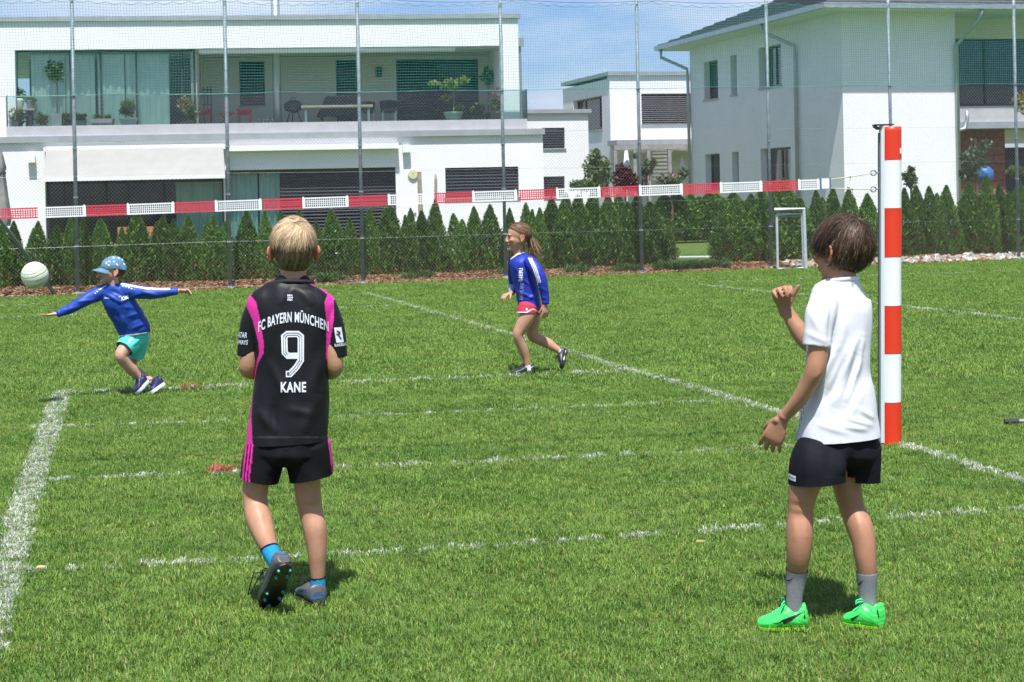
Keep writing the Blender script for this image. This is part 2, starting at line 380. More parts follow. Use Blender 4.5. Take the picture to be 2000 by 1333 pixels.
stone = [chip('stone', pm('stone_' + w, c, .85, .25, 14, spec=.2), .05, .045, .03) for w, c in (('grey', (.36, .33, .29)), ('tan', (.38, .28, .2)), ('pale', (.55, .52, .47)))]
pts = []
for i in range(420):
    X = rng.uniform(5.2, 10.5); k = rng.uniform(-.1, .4)
    if X < 6.2 and rng.random() < .5: continue
    pts.append((X - fdir.y * k, fenceY(X) + k * fdir.x, .04 + max(k, 0) * .18))
gn_scatter('border_stones', pts, stone, 'stuff', 'pale fist sized stones along the fence foot at right', .5, 1.4, .8)
# ------------------------------------------------------------------ buildings
WHITE = pm('white_render', (.80, .80, .80), .9, .035, 1.3, .15, 90, spec=.2)
CREAM = pm('cream_render', (.72, .68, .59), .9, .03, 1.2, .15, 90, spec=.2)
BLUEW = pm('pale_grey_render', (.60, .63, .68), .9, .03, 1.1, .15, 90, spec=.2)
FLASH = pm('zinc_flashing', (.36, .38, .40), .5, .1, 3, metal=.3)
CONC = pm('terrace_slab_concrete', (.44, .44, .45), .85, .07, 4, .1, 60)
DARKF = pm('anthracite_frame', (.035, .037, .042), .45, .1, 5)
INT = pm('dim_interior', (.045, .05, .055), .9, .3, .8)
PANE = glass_mat('window_glass', (.90, .96, .94), .4)
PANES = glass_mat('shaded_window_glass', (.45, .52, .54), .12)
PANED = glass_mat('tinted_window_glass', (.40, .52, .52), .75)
BALU = glass_mat('balustrade_glass', (.80, .90, .88), .45)
CURT = pm('sheer_curtain', (.80, .86, .84), .85, .1, 2)
CURT2 = pm('teal_curtain', (.50, .70, .68), .85, .12, 2)
BLIND = pm('blind_slat_anthracite', (.06, .065, .075), .45, .1, 4)
BLINDG = pm('blind_slat_grey', (.16, .16, .165), .5, .1, 4)
AWN = pm('grey_awning_fabric', (.33, .325, .305), .9, .05, 3, .05, 300)
AWNW = pm('white_aluminium', (.82, .82, .80), .4, .04, 3)
WOOD = pm('weathered_wood', (.34, .27, .2), .8, .25, 6)
PIPE = pm('zinc_pipe', (.42, .45, .47), .4, .1, 4, metal=.6)
STEELG = pm('galvanised_steel', (.23, .27, .295), .6, .2, 14, .1, 60, metal=.35)

def slats(fr, parent, rect, k, mat, pitch=.085, ang=.55, name='blind_slats'):
    u0, u1, z0, z1 = rect; u0, u1 = min(u0, u1), max(u0, u1); mb = MB(); z = z1 - .04
    while z > z0 + .02:
        mb.hexa([fr.P(u0, k + .03, z - .02), fr.P(u1, k + .03, z - .02), fr.P(u1, k - .03, z + .018), fr.P(u0, k - .03, z + .018),
                 fr.P(u0, k + .03, z - .012), fr.P(u1, k + .03, z - .012), fr.P(u1, k - .03, z + .026), fr.P(u0, k - .03, z + .026)]); z -= pitch
    o = mb.build(name, mat, parent); o['kind'] = 'stuff'; return o
def window(fr, parent, rect, k, depth=.18, fw=.06, glass=None, blind=None, mull=(), name='window', sill=True, room=True, blind_to=0.0):
    """frame set back in its opening, a pane, mullions, sill, and a dim room behind"""
    u0, u1, z0, z1 = rect; u0, u1 = min(u0, u1), max(u0, u1); kk = k - depth
    mb = MB(); w = fw
    for a in ((u0, u1, z0, z0 + w), (u0, u1, z1 - w, z1), (u0, u0 + w, z0 + w, z1 - w), (u1 - w, u1, z0 + w, z1 - w)): fr.box(mb, *a, kk - .07, kk)
    for t in mull: c = u0 + (u1 - u0) * t; fr.box(mb, c - w / 2, c + w / 2, z0 + w, z1 - w, kk - .07, kk)
    f = mb.build(name, DARKF, parent)
    g = MB(); fr.box(g, u0 + w, u1 - w, z0 + w, z1 - w, kk - .045, kk - .035); g.build('pane', glass or PANED, f)
    if sill: s = MB(); fr.box(s, u0 - .04, u1 + .04, z0 - .05, z0 - .003, kk + .005, k + .05); s.build('sill', FLASH, f)
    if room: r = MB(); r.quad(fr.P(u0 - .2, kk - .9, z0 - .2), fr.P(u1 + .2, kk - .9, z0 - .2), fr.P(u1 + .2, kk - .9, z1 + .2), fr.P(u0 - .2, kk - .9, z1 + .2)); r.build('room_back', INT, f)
    if blind: slats(fr, f, (u0 + .02, u1 - .02, z0 + (z1 - z0) * blind_to, z1), kk + .06, blind)
    return f
def curtain(fr, parent, rect, k, mat, waves=.16, amp=.045, name='curtain'):
    u0, u1, z0, z1 = rect; u0, u1 = min(u0, u1), max(u0, u1); n = max(6, int((u1 - u0) / waves * 8)); mb = MB()
    ph = random.random() * 6; pr = None
    for i in range(n + 1):
        u = u0 + (u1 - u0) * i / n; d = amp * sin(u / waves * 6.28 + ph + sin(u * 3.1)) + amp * .5 * sin(u / waves * 2.3)
        q = (fr.P(u, k + d, z0), fr.P(u, k + d * .6, z1))
        if pr: mb.quad(pr[0], q[0], q[1], pr[1])
        pr = q
    return mb.build(name, mat, parent, smooth=True)

# ---- large white house on the left
B1 = Frame(0, 44.2, .991, .133)
hz1 = lambda x, y, k: B1.uz(x, y, k)
KU = -.45
uR_g, zR_g = hz1(1060, 265, 0); uL = hz1(-90, 260, 0)[0]
zc = hz1(500, 262, 0)[1]            # top of the ground floor
house1 = empty('white_house', B1.P(3, 0, 0), 'large white flat roofed house with planted terrace behind the fence on the left', 'house')
op1 = B1.rect(90, 352, 440, 560, 0); op2 = B1.rect(440, 330, 775, 560, 0); opw = B1.rect(870, 327, 1013, 385, 0)
op1 = (op1[0], op2[0] - .02, .02, op1[3]); op2 = (op2[0] + .02, op2[1], .02, op2[3])
mb = MB(); B1.wall(mb, uL, uR_g, 0, zc - .02, -.3, 0, [op1, op2, opw])
B1.box(mb, uR_g - .3, uR_g, 0, zc - .02, -11, -.3); mb.build('ground_floor_wall', WHITE, house1)
mb = MB(); r = B1.rect(0, 258, 1060, 269, .08); B1.box(mb, uL, r[1] + .06, zc - .14, zc + .02, -11, .10); mb.build('roof_edge', FLASH, house1)
mb = MB(); rs_ = B1.rect(12, 243, 1030, 262, -.1); B1.box(mb, rs_[0], rs_[1], zc + .022, zc + .30, -4.6, -.12); mb.build('terrace_slab', CONC, house1)
zs = zc + .30
# ground floor glazing
gf = empty('sliding_glazing', B1.P(op1[0], -.3, 0)); gf.parent = house1; gf.location = B1.P(op1[0], -.3, 0) - wloc(house1)
mb = MB()
for (a, b, z1) in ((op1[0], op1[1], op1[3]), (op2[0], op2[1], op2[3])):
    B1.box(mb, a, b, z1 - .08, z1, -.36, -.26); B1.box(mb, a, b, .02, .1, -.36, -.26)
    for t in (0, .33, .66, 1): c = a + .03 + (b - a - .06) * t; B1.box(mb, c - .03, c + .03, .1, z1 - .08, -.36, -.26)
mb.build('glazing_frame', DARKF, gf)
for nm, (a, b, z0, z1) in (('pane', (op1[0], op1[1], .1, op1[3] - .08)), ('pane', (op2[0], op2[1], .1, op2[3] - .08))):
    g = MB(); B1.box(g, a, b, z0, z1, -.325, -.315); g.build('pane', PANE, gf)
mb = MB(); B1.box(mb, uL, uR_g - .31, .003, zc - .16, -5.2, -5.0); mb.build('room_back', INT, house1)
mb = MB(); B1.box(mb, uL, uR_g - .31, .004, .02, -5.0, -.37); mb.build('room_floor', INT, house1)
for (x0, x1) in ((345, 440), (446, 505), (508, 548)):
    u0 = hz1(x0, 450, -.5)[0]; u1 = hz1(x1, 450, -.5)[0]; curtain(B1, house1, (u0, u1, .05, zc - .5), -.5, CURT2, .13, .05)
u0 = hz1(548, 400, -.15)[0]; slats(B1, house1, (u0, op2[1] - .02, .5, op2[3] - .02), -.16, BLIND, .09)
window(B1, house1, opw, 0, .14, .05, PANED, BLIND, (.5,), name='window')
# awnings
t0 = hz1(90, 291, .14); t1 = hz1(436, 288, .14)
b0 = hz1(84, 353, 1.15); b1 = hz1(440, 351, 1.15)
mb = MB(); B1.box(mb, t0[0], t1[0], t0[1] - .04, t0[1] + .06, .003, .16)
B1.box(mb, t0[0] - .06, t0[0] - .005, t0[1] - .08, t0[1] + .04, .003, .2); B1.box(mb, t1[0] + .005, t1[0] + .06, t0[1] - .08, t0[1] + .04, .003, .2)
aw = mb.build('extended_awning', AWNW, house1); tag(aw, 'grey fabric awning pulled out over the terrace door')
mb = MB(); n = 14
for i in range(n):
    for j in range(4):
        def q(ii, jj):
            f = ii / n; e = jj / 4; z = (t0[1] - .02) * (1 - e) + (b0[1] + .05) * e - .05 * sin(pi * e); return B1.P((t0[0] * (1 - f) + t1[0] * f) * (1 - e) + (b0[0] + (b1[0] - b0[0]) * f) * e, .15 + (1.15 - .15) * e, z)
        mb.quad(q(i, j), q(i, j + 1), q(i + 1, j + 1), q(i + 1, j))
mb.build('awning_fabric', AWN, aw, smooth=True)
mb = MB(); B1.box(mb, b0[0], b1[0], b0[1] - .03, b0[1] + .06, 1.14, 1.24); mb.build('front_bar', AWNW, aw)
mb = MB()
for uu, sg in ((t0[0] + .3, 1), (t1[0] - .3, -1)):
    mb = MB(); mb.tube([B1.P(uu, .12, t0[1] - .03), B1.P(uu + .35 * sg, .62, (t0[1] + b0[1]) / 2 - .16), B1.P(uu, 1.13, b0[1])], .022, 6); mb.build('folding_arm', AWNW, aw)
mb = MB(); r = B1.rect(442, 282, 779, 293, .3); B1.box(mb, r[0], r[1], r[2], r[3], .003, .3); aw2 = mb.build('closed_awning', AWNW, house1)
mb = MB(); r = B1.rect(444, 325, 774, 332, .04); B1.box(mb, op2[0] - .03, op2[1] + .02, op2[3] + .002, op2[3] + .11, .003, .05); mb.build('lit_wall_strip', AWNW, house1)  # added pale bar, stands in for a sunlit strip of wall above the opening
for (x0, y0, x1, y1) in ((53, 304, 68, 318), (787, 285, 802, 298)):
    mb = MB(); B1.pbox(mb, x0, y0, x1, y1, .003, .2); mb.build('awning_motor_box', AWNW, house1)
# upper floor
zt = hz1(500, 40, KU)[1]; zf = hz1(500, 94, KU)[1]; u12 = hz1(1012, 60, KU)[0]; u975 = hz1(978, 170, KU)[0]; u30 = hz1(30, 170, KU)[0]
mb = MB(); B1.box(mb, uL, u12, zf, zt, KU - .35, KU); mb.build('fascia', WHITE, house1)
mb = MB(); B1.box(mb, uL, u12 + .06, zt + .003, zt + .13, -11, KU + .07); mb.build('roof_cap', FLASH, house1)
mb = MB(); B1.box(mb, uL, u30, zs - .3, zf, KU - .35, KU); mb.build('upper_wall', WHITE, house1); mb = MB(); B1.box(mb, u975, u12, zs, zf, KU - 3.4, KU); B1.box(mb, u12 - .3, u12, zs, zt, -11, KU - 3.4); mb.build('upper_wall', WHITE, house1)
mb = MB(); B1.box(mb, uL, u975, zf + .01, zf + .12, -11, KU - .352); mb.build('terrace_ceiling', CREAM, house1)
KB = KU - 3.0
u380 = hz1(380, 170, KU - .24)[0]
holes = [B1.rect(468, 120, 517, 207, KB), B1.rect(657, 118, 702, 242, KB), B1.rect(775, 116, 935, 243, KB)]
holes[1] = (*holes[1][:2], zs + .02, holes[1][3]); holes[2] = (*holes[2][:2], zs + .02, holes[2][3])
mb = MB(); B1.wall(mb, u380, u975, zs, zf, KB - .3, KB, holes); B1.box(mb, u380 - .1, u380 + .05, zs, zf, KB - .3, KU - .40); mb.build('recess_wall', CREAM, house1)
window(B1, house1, holes[0], KB, .1, .05, blind=BLIND)
window(B1, house1, holes[1], KB, .1, .06, sill=False, name='terrace_door', blind=BLIND)
window(B1, house1, holes[2], KB, .1, .06, mull=(.5,), sill=False, name='terrace_window', blind=BLIND)
# glazed room
r = (u30, u380, zs, zf); kg = KU - .24; mb = MB()
for t in (0.0, .30, .47, .67, .93, 1.0): c = r[0] + (r[1] - r[0]) * t; B1.box(mb, c - .025, c + .025, zs, zf - .05, kg - .06, kg)
B1.box(mb, r[0], r[1], zf - .05, zf + .005, kg - .07, kg + .01)
gr = mb.build('glazed_room', DARKF, house1)
g = MB(); B1.box(g, r[0], r[1], zs, zf - .05, kg - .035, kg - .025); g.build('pane', PANE, gr)
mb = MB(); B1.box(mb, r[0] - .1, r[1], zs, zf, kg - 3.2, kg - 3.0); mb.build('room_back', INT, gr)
for (x0, x1, dd) in ((62, 128, 0), (128, 186, .1), (192, 244, 0), (246, 262, .05), (262, 331, .1)):
    u0 = hz1(x0, 200, kg - .2)[0]; u1 = hz1(x1, 200, kg - .2)[0]; curtain(B1, gr, (u0, u1, zs + .01, zf - .1), kg - .2 - dd * .6, CURT, .19, .035)
# terrace awning, flue, downpipe, lamp
mb = MB(); rr = B1.rect(388, 91, 890, 99, KU + .05); mb.tube([B1.P(rr[0], KU - .12, (rr[2] + rr[3]) / 2 - .03), B1.P(rr[1], KU - .12, (rr[2] + rr[3]) / 2 - .03)], .075, 10); mb.build('rolled_terrace_awning', AWNW, house1, smooth=True)
u54 = hz1(541, 170, KU - 1.2)[0]
mb = MB(); mb.tube([B1.P(u54, KU - 1.2, zs), B1.P(u54, KU - 1.2, zt + 1.3)], .12, 14); mb.build('flue_pipe', PIPE, house1, smooth=True)
ud = u12 + .07
mb = MB(); mb.tube([B1.P(ud, KU - .2, zc + .02), B1.P(ud, KU - .2, hz1(1014, 86, KU)[1])], .035, 8); B1.box(mb, ud - .06, ud + .1, hz1(1014, 90, KU)[1], hz1(1014, 73, KU)[1], KU - .3, KU - .1); mb.build('downpipe', PIPE, house1)
mb = MB(); B1.pbox(mb, 735, 131, 746, 150, KB + .003, KB + .12); mb.build('wall_lamp', DARKF, house1)
# balustrade
gb = MB(); rb = B1.rect(12, 180, 1030, 250, -.16); zb = hz1(400, 182, -.16)[1]
B1.box(gb, rb[0], rb[1], zs + .002, zb, -.20, -.18); B1.box(gb, rb[1] - .02, rb[1], zs + .002, zb, -4.2, -.205)
bal = gb.build('glass_balustrade', BALU, house1)
mb = MB(); B1.box(mb, rb[0], rb[0] + .03, zs + .002, zb, -.21, -.17); mb.build('end_profile', DARKF, bal); mb = MB(); B1.box(mb, rb[1] - .03, rb[1] + .002, zs + .002, zb, -.204, -.17); mb.build('end_profile', DARKF, bal)
# small roof weeds
# ------------------------------------------------------------------ things against the left house
def thing_box(nm, lab, cat, mat, fr, rects):
    mb = MB()
    for (x0, y0, x1, y1, k0, k1) in rects: fr.pbox(mb, x0, y0, x1, y1, k0, k1)
    return tag(mb.build(nm, mat), lab, cat)
p = hz1(807, 341, .06); mb = MB(); mb.lathe(B1.P(p[0], .003, p[1]), [(.1, 0), (.135, .01), (.14, .04), (.12, .055)], 24, B1.n)
tag(mb.build('wall_disc', pm('yellow_green_ceramic', (.60, .58, .36), .5, .15, 9), smooth=False), 'round pale yellow disc on the white wall above the wooden posts', 'wall decoration')
for (x, y, lean, w, lab) in ((819, 336, 5, .065, 'blunt weathered wooden post by the white wall, under the yellow disc'), (851, 340, 0, .045, 'pointed weathered wooden stake beside the white wall, right of the blunt post')):
    k = .5; t = hz1(x, y, k); b = hz1(x + lean, 470, k); mb = MB(); pt = w > .05
    mb.tube([B1.P(b[0], k, 0.0), B1.P((b[0] + t[0]) / 2, k, t[1] * .5), B1.P(t[0], k, t[1] * .93), B1.P(t[0], k, t[1])], [w, w * 1.05, w * .9, w * .85 if pt else .012], 7)
    tag(mb.build('wooden_stake', WOOD), lab, 'post')
mb = MB(); B1.pbox(mb, 803, 408, 813, 416, .003, .05); tag(mb.build('outdoor_socket', AWNW), 'small white outdoor socket low on the white wall', 'socket')
# folded parasol, far left
k = 3.0; PX = hz1(2, 380, k); px = B1.P(PX[0], k, 0); par = empty('folded_parasol', px, 'folded grey parasol at the far left edge before the white house', 'parasol')
top = hz1(2, 298, k)[1]; bot = hz1(2, 442, k)[1]; mb = MB(); V = []
prof = [(.02, top + .1), (.07, top - .1), (.13, top * .78 + bot * .22), (.1, top * .74 + bot * .26), (.17, top * .4 + bot * .6), (.24, top * .12 + bot * .88), (.19, bot)]
n = 22; b0_ = len(mb.v)
for r_, z in prof:
    for i in range(n): g = 2 * pi * i / n; q = r_ * (1 + .22 * cos(g * 5.5 + z)); mb.v.append((px.x + q * cos(g), px.y + q * sin(g), z))
for j in range(len(prof) - 1):
    for i in range(n): q = j * n; mb.f.append((q + i, q + (i + 1) % n, q + n + (i + 1) % n, q + n + i))
mb.build('folded_canopy', pm('grey_parasol_cloth', (.25, .24, .23), .9, .2, 8), par, smooth=True)
mb = MB(); mb.tube([px, px + Vector((0, 0, top))], .03, 8); mb.build('pole', DARKF, par); mb = MB(); mb.lathe(px, [(.35, 0), (.35, .06), (.05, .08)], 16); mb.build('base', CONC, par)
mb = MB(); mb.lathe(Vector((px.x, px.y, top * .72 + bot * .28)), [(.125, -.03), (.135, 0), (.125, .03)], 16); mb.build('strap', DARKF, par)
# wooden chair backs behind the shrubs
for (x, lab) in ((244, 'orange brown wooden chair back behind the thujas, left one'), (293, 'orange brown wooden chair back behind the thujas, right one')):
    k = 2.2; t = hz1(x, 453, k); mb = MB(); c = B1.P(t[0], k, 0)
    wch = empty('garden_chair', c, lab, 'chair')
    wd = pm('orange_wood', (.38, .16, .06), .7, .2, 8)
    mb = MB(); mb.box(c + Vector((0, 0, .45)), .45, .45, .04); mb.build('seat', wd, wch)
    mb = MB(); mb.box(c + Vector((0, .2, .68)), .45, .03, .4); mb.build('backrest', wd, wch)
    for sx in (-.2, .2):
        for sy in (-.2, .2): mb = MB(); mb.box(c + Vector((sx, sy, .215)), .04, .04, .43); mb.build('leg', wd, wch)

# ------------------------------------------------------------------ terrace plants and furniture
LEAF = leaf_mat('broad_leaf'); 
def leaf_ball(center, rad, n, size, base, var=.35, squash=1.0, shell=.5, accent=None):
    d = unit(rng.normal(size=(n, 3))); rr = rad * (shell + (1 - shell) * rng.random(n) ** .5)
    rr = rr * (1 + .25 * np.sin(d[:, 0] * 5 + center[0]) * np.cos(d[:, 2] * 4))
    C = np.array(center) + d * rr[:, None] * np.array((1, 1, squash)); A = unit(d * .5 + rng.normal(size=(n, 3)) * .8); Bv = unit(np.cross(A, rng.normal(size=(n, 3))))
    s = size * rng.uniform(.6, 1.3, n)[:, None]; col = np.array(base) * (1 + var * rng.uniform(-1, 1, (n, 1))) * (1 + .1 * rng.uniform(-1, 1, (n, 3)))
    if accent is not None: mk = rng.random(n) < accent[1]; col[mk] = np.array(accent[0])
    return leaf_arrays(C, A * s, Bv * s * .5, col)
def join_leaves(L):
    V = []; Q = []; C = []; o = 0
    for v, q, c in L: V.append(v); Q.append(q + o); C.append(c); o += len(v)
    return np.concatenate(V), np.concatenate(Q), np.concatenate(C)
def leaf_obj(name, L, parent=None, loc=None):
    V, Q, C = join_leaves(L); return link(name, np_mesh(name, V, Q, C), LEAF, parent, loc)
POTM = {'cream': pm('cream_pot', (.62, .60, .52), .6, .08, 6), 'grey': pm('grey_pot', (.25, .27, .29), .7, .12, 6), 'dark': pm('dark_pot', (.05, .055, .06), .6, .1, 6), 'mint': pm('mint_pot', (.60, .68, .60), .5, .06, 6), 'white': pm('white_pot', (.72, .73, .71), .5, .05, 6)}
SOIL = pm('potting_soil', (.05, .035, .025), .95, .3, 20)
def potted(fr, k, x0, x1, yt, yb, mat, square, label, leaves, zfloor, cat='potted plant', grp=None, zbase=None, stem=None):
    xm = (x0 + x1) / 2; u0, _ = fr.uz(x0, yb, k); u1, _ = fr.uz(x1, yb, k); zt_ = fr.uz(xm, yt, k)[1]; zb_ = zfloor if zbase is None else zbase; um = (u0 + u1) / 2
    c = fr.P(um, k, zb_); o = empty('potted_plant', c, label, cat, grp); w = abs(u1 - u0) / 2; h = zt_ - zb_
    mb = MB()
    if square:
        d = min(w, .3); t = .85; M = [(-1, -1), (1, -1), (1, 1), (-1, 1)]
        mb.hexa([fr.P(um + a * w * t, k + b * d * t, zb_) for a, b in M][::-1] and [fr.P(um + a * w * t, k - b * d * t, zb_) for a, b in M] + [fr.P(um + a * w, k - b * d, zt_) for a, b in M])
    else: mb.lathe(c, [(w * .62, 0), (w * .8, h * .3), (w * .95, h * .75), (w, h), (w * .88, h), (w * .85, h - .03)], 20)
    mb.build('pot', POTM[mat], o, smooth=not square)
    s = MB(); s.lathe(c + Vector((0, 0, h + .002)), [(w * .8, 0), (w * .5, .015)], 12); s.build('soil', SOIL, o)
    if stem:
        mb = MB(); zz = fr.uz(xm, stem, k)[1]; mb.tube([c + Vector((0, 0, h)), c + Vector((.02, 0, (zz - zb_ + h) / 2)), fr.P(um, k, zz)], .022, 6); mb.build('stem', WOOD, o)
    L = []
    for (lx, ly, rp_, n, size, base, sq) in leaves:
        uu, zz = fr.uz(lx, ly, k); q = fr.P(uu, k, zz); Y = q.y; L.append(leaf_ball(tuple(q), rp_ * Y / F, n, size, base, .4, sq, .25))
    leaf_obj('foliage', L, o); return o
g1, g2, g3, yl, rd = (.10, .16, .04), (.07, .12, .035), (.16, .2, .05), (.26, .22, .05), (.20, .03, .035)
kt = -.75
potted(B1, kt, 26, 48, 193, 213, 'cream', 0, 'cream urn with a leafy shrub on the wooden stand, terrace left end', [(38, 185, 13, 160, .06, g1, 1)], zs, zbase=hz1(37, 214, kt)[1])
potted(B1, kt, 51, 69, 196, 213, 'grey', 0, 'grey urn with trailing plant on the wooden stand, beside the cream urn', [(60, 195, 12, 120, .055, g3, .6)], zs, zbase=hz1(60, 214, kt)[1])
mb = MB(); r = B1.rect(24, 213.5, 70, 217, kt); c = B1.P((r[0] + r[1]) / 2, kt, zs)
stn = empty('plant_stand', c, 'low wooden stand carrying two urns at the left end of the terrace', 'plant stand')
B1.box(mb, r[0], r[1], r[2], r[3], kt - .22, kt + .22); mb.build('stand_top', WOOD, stn)
for uu in (r[0] + .08, r[1] - .25): mb = MB(); B1.box(mb, uu, uu + .16, zs + .002, r[2], kt - .15, kt + .15); mb.build('leg', DARKF, stn)
kt2 = -.45
potted(B1, kt2, 23, 37, 237, 252, 'grey', 1, 'small grey planter with yellow leaved plant at the terrace corner', [(30, 225, 14, 130, .05, yl, 1.1), (45, 228, 12, 90, .05, g2, 1.1)], zs)
potted(B1, kt2, 72, 97, 245, 253, 'cream', 0, 'shallow cream bowl with a bright green bush on the terrace', [(83, 233, 13, 200, .05, g3, 1)], zs)
potted(B1, kt, 101, 123, 222, 252, 'grey', 1, 'tall grey planter with ball headed standard tree on the terrace', [(107, 137, 19, 420, .055, g1, .95), (110, 150, 14, 100, .05, yl, .9)], zs, stem=140)
potted(B1, kt2, 125, 138, 238, 251, 'dark', 1, 'small dark planter between the tall grey planter and the fence post', [(131, 230, 9, 120, .045, g2, 1)], zs)
potted(B1, kt2, 147, 169, 236, 251, 'grey', 1, 'grey cube planter with spiky green grass right of the fence post', [(158, 230, 12, 240, .05, g2, .7)], zs)
potted(B1, kt2, 178, 223, 233, 251, 'grey', 1, 'long grey trough with two small grass clumps on the terrace', [(190, 230, 8, 90, .045, g3, .8), (210, 230, 8, 90, .045, g3, .8)], zs)
potted(B1, kt2, 233, 270, 231, 250, 'white', 0, 'wide white bowl with an olive bush on the terrace', [(250, 210, 16, 330, .05, g1, 1.25), (241, 216, 9, 80, .05, g1, 1)], zs)
potted(B1, kt, 352, 384, 238, 250, 'dark', 0, 'dark pot with large yellowish shrub by the glazed room corner', [(362, 205, 18, 300, .055, yl, 1.2), (372, 222, 18, 260, .055, g1, 1)], zs)
potted(B1, kt2, 867, 905, 219, 240, 'mint', 0, 'mint white pot with a spreading small tree near the terrace right end', [(880, 166, 22, 260, .06, g3, .55), (848, 164, 13, 140, .055, g3, .5), (905, 158, 14, 160, .055, g3, .6), (873, 190, 12, 80, .05, g3, .6), (897, 212, 10, 120, .05, g3, .9)], zs, stem=170)
potted(B1, kt2, 922, 946, 225, 240, 'dark', 1, 'dark planter with arching green bush right of the mint pot', [(934, 215, 15, 300, .055, g1, 1)], zs)
potted(B1, kt, 958, 990, 222, 241, 'dark', 1, 'dark planter with reddish maple and ivy at the terrace right end', [(968, 205, 15, 260, .05, g1, .9), (985, 200, 14, 160, .05, rd, 1), (975, 185, 16, 70, .045, rd, .9), (990, 178, 14, 50, .045, rd, 1)], zs)
potted(B1, KU - 1.6, 947, 960, 222, 240, 'dark', 0, 'slim standard rose in a dark pot against the terrace end wall', [(955, 150, 16, 260, .055, g1, 1.1)], zs, stem=150)
# red folding chairs and table
REDM = pm('red_painted_metal', (.50, .035, .045), .45, .1, 10)
def small_chair(x0, x1, yt, ym, label, mat, k, grp=None, nm='terrace_chair'):
    u0, zt_ = B1.uz(x0, yt, k); u1, zm = B1.uz(x1, ym, k); c = B1.P((u0 + u1) / 2, k, zs); o = empty(nm, c, label, 'chair', grp); w = abs(u1 - u0); hb = .45
    mb = MB(); mb.box(c + Vector((0, 0, .43)), w, .4, .04); mb.build('seat', mat, o)
    mb = MB(); B1.box(mb, u0, u1, zm, zt_, k - .24, k - .2); mb.build('backrest', mat, o)
    for sx in (-1, 1):
        for sy in (-1, 1): mb = MB(); mb.tube([c + Vector((sx * w * .42, sy * .17, 0)), c + Vector((sx * w * .42, sy * .17 , .42))], .016, 6); mb.build('leg', mat, o)
        mb = MB(); mb.tube([B1.P((u0 + u1) / 2 + sx * w * .45, k - .19, zs + .4), B1.P((u0 + u1) / 2 + sx * w * .45, k - .22, zt_)], .014, 6); mb.build('back_post', mat, o)
    return o
small_chair(385, 411, 216, 225, 'red metal folding chair on the terrace, left of the red table', REDM, -1.6)
small_chair(464, 491, 214, 224, 'red metal folding chair on the terrace, right of the red table', REDM, -1.6)
u0, z0 = hz1(424, 221, -1.6); u1, _ = hz1(458, 221, -1.6); c = B1.P((u0 + u1) / 2, -1.6, zs); o = empty('folding_table', c, 'small red folding table between the red chairs', 'table')
mb = MB(); mb.lathe(Vector((c.x, c.y, z0 - .03)), [((u1 - u0) / 2, 0), ((u1 - u0) / 2, .03)], 18); mb.build('tabletop', REDM, o)
for s_ in (-1, 1): mb = MB(); mb.tube([c + Vector((s_ * .22, 0, 0)), Vector((c.x - s_ * .16, c.y, z0 - .03))], .015, 6); mb.build('leg', REDM, o)
# trellis, barbecue, grill, long table, woven chairs
mb = MB(); kk = KB + .06
for i in range(5): x = 384 + i * 7; a = hz1(x, 170, kk); b = hz1(x, 240, kk); mb.tube([B1.P(a[0], kk, a[1]), B1.P(a[0], kk, zs)], .01, 5)
for y in (176, 186, 205): a = hz1(382, y, kk); b = hz1(414, y, kk); mb.tube([B1.P(a[0], kk, a[1]), B1.P(b[0], kk, a[1])], .008, 5)
tag(mb.build('trellis', DARKF), 'thin metal trellis on the terrace wall above the red chairs', 'trellis')
BLK = pm('black_enamel', (.02, .02, .022), .3, .1, 10); WOVEN = pm('dark_woven_plastic', (.035, .035, .04), .6, .2, 40, .3, 120)
kq = -1.7; c_ = hz1(573, 210, kq); c = B1.P(c_[0], kq, zs); o = empty('kettle_barbecue', c, 'round black kettle barbecue on the terrace', 'barbecue')
zz = c_[1]; mb = MB(); mb.lathe(Vector((c.x, c.y, zz)), [(.05, -.17), (.2, -.1), (.27, 0)], 18); mb.build('bowl', BLK, o, smooth=True)
mb = MB(); mb.lathe(Vector((c.x, c.y, zz)), [(.275, .01), (.25, .1), (.15, .18), (.03, .2)], 18); mb.build('lid', BLK, o, smooth=True)
mb = MB(); mb.tube([Vector((c.x - .06, c.y, zz + .2)), Vector((c.x - .05, c.y, zz + .26)), Vector((c.x + .05, c.y, zz + .26)), Vector((c.x + .06, c.y, zz + .2))], .013, 6); mb.build('handle', BLK, o)
for g in (0.5, 2.6, 4.7): mb = MB(); mb.tube([Vector((c.x + .12 * cos(g), c.y + .12 * sin(g), zz - .1)), Vector((c.x + .26 * cos(g), c.y + .26 * sin(g), zs))], .014, 6); mb.build('leg', BLK, o)
kq = -2.3; r = B1.rect(618, 189, 702, 240, kq); c = B1.P((r[0] + r[1]) / 2, kq, zs); o = empty('covered_grill', c, 'long black covered grill behind the terrace table', 'grill')
u0, u1 = r[0], r[1]; zq = r[3]; w = u1 - u0
mb = MB(); mb.hexa([B1.P(u0, kq + .3, zs + .25), B1.P(u1, kq + .3, zs + .25), B1.P(u1, kq - .25, zs + .25), B1.P(u0, kq - .25, zs + .25), B1.P(u0 + w * .22, kq + .15, zq), B1.P(u1, kq + .15, zq), B1.P(u1, kq - .25, zq), B1.P(u0 + w * .22, kq - .25, zq)]); mb.build('cover', WOVEN, o)
for uu in (u0 + .15, u1 - .15): mb = MB(); B1.box(mb, uu - .04, uu + .04, zs + .002, zs + .25, kq - .2, kq + .2); mb.build('leg', BLK, o)
kq = -1.15; r = B1.rect(588, 207, 727, 211, kq); c = B1.P((r[0] + r[1]) / 2, kq, zs); o = empty('terrace_table', c, 'long terrace table with pale wooden top and steel legs', 'table')
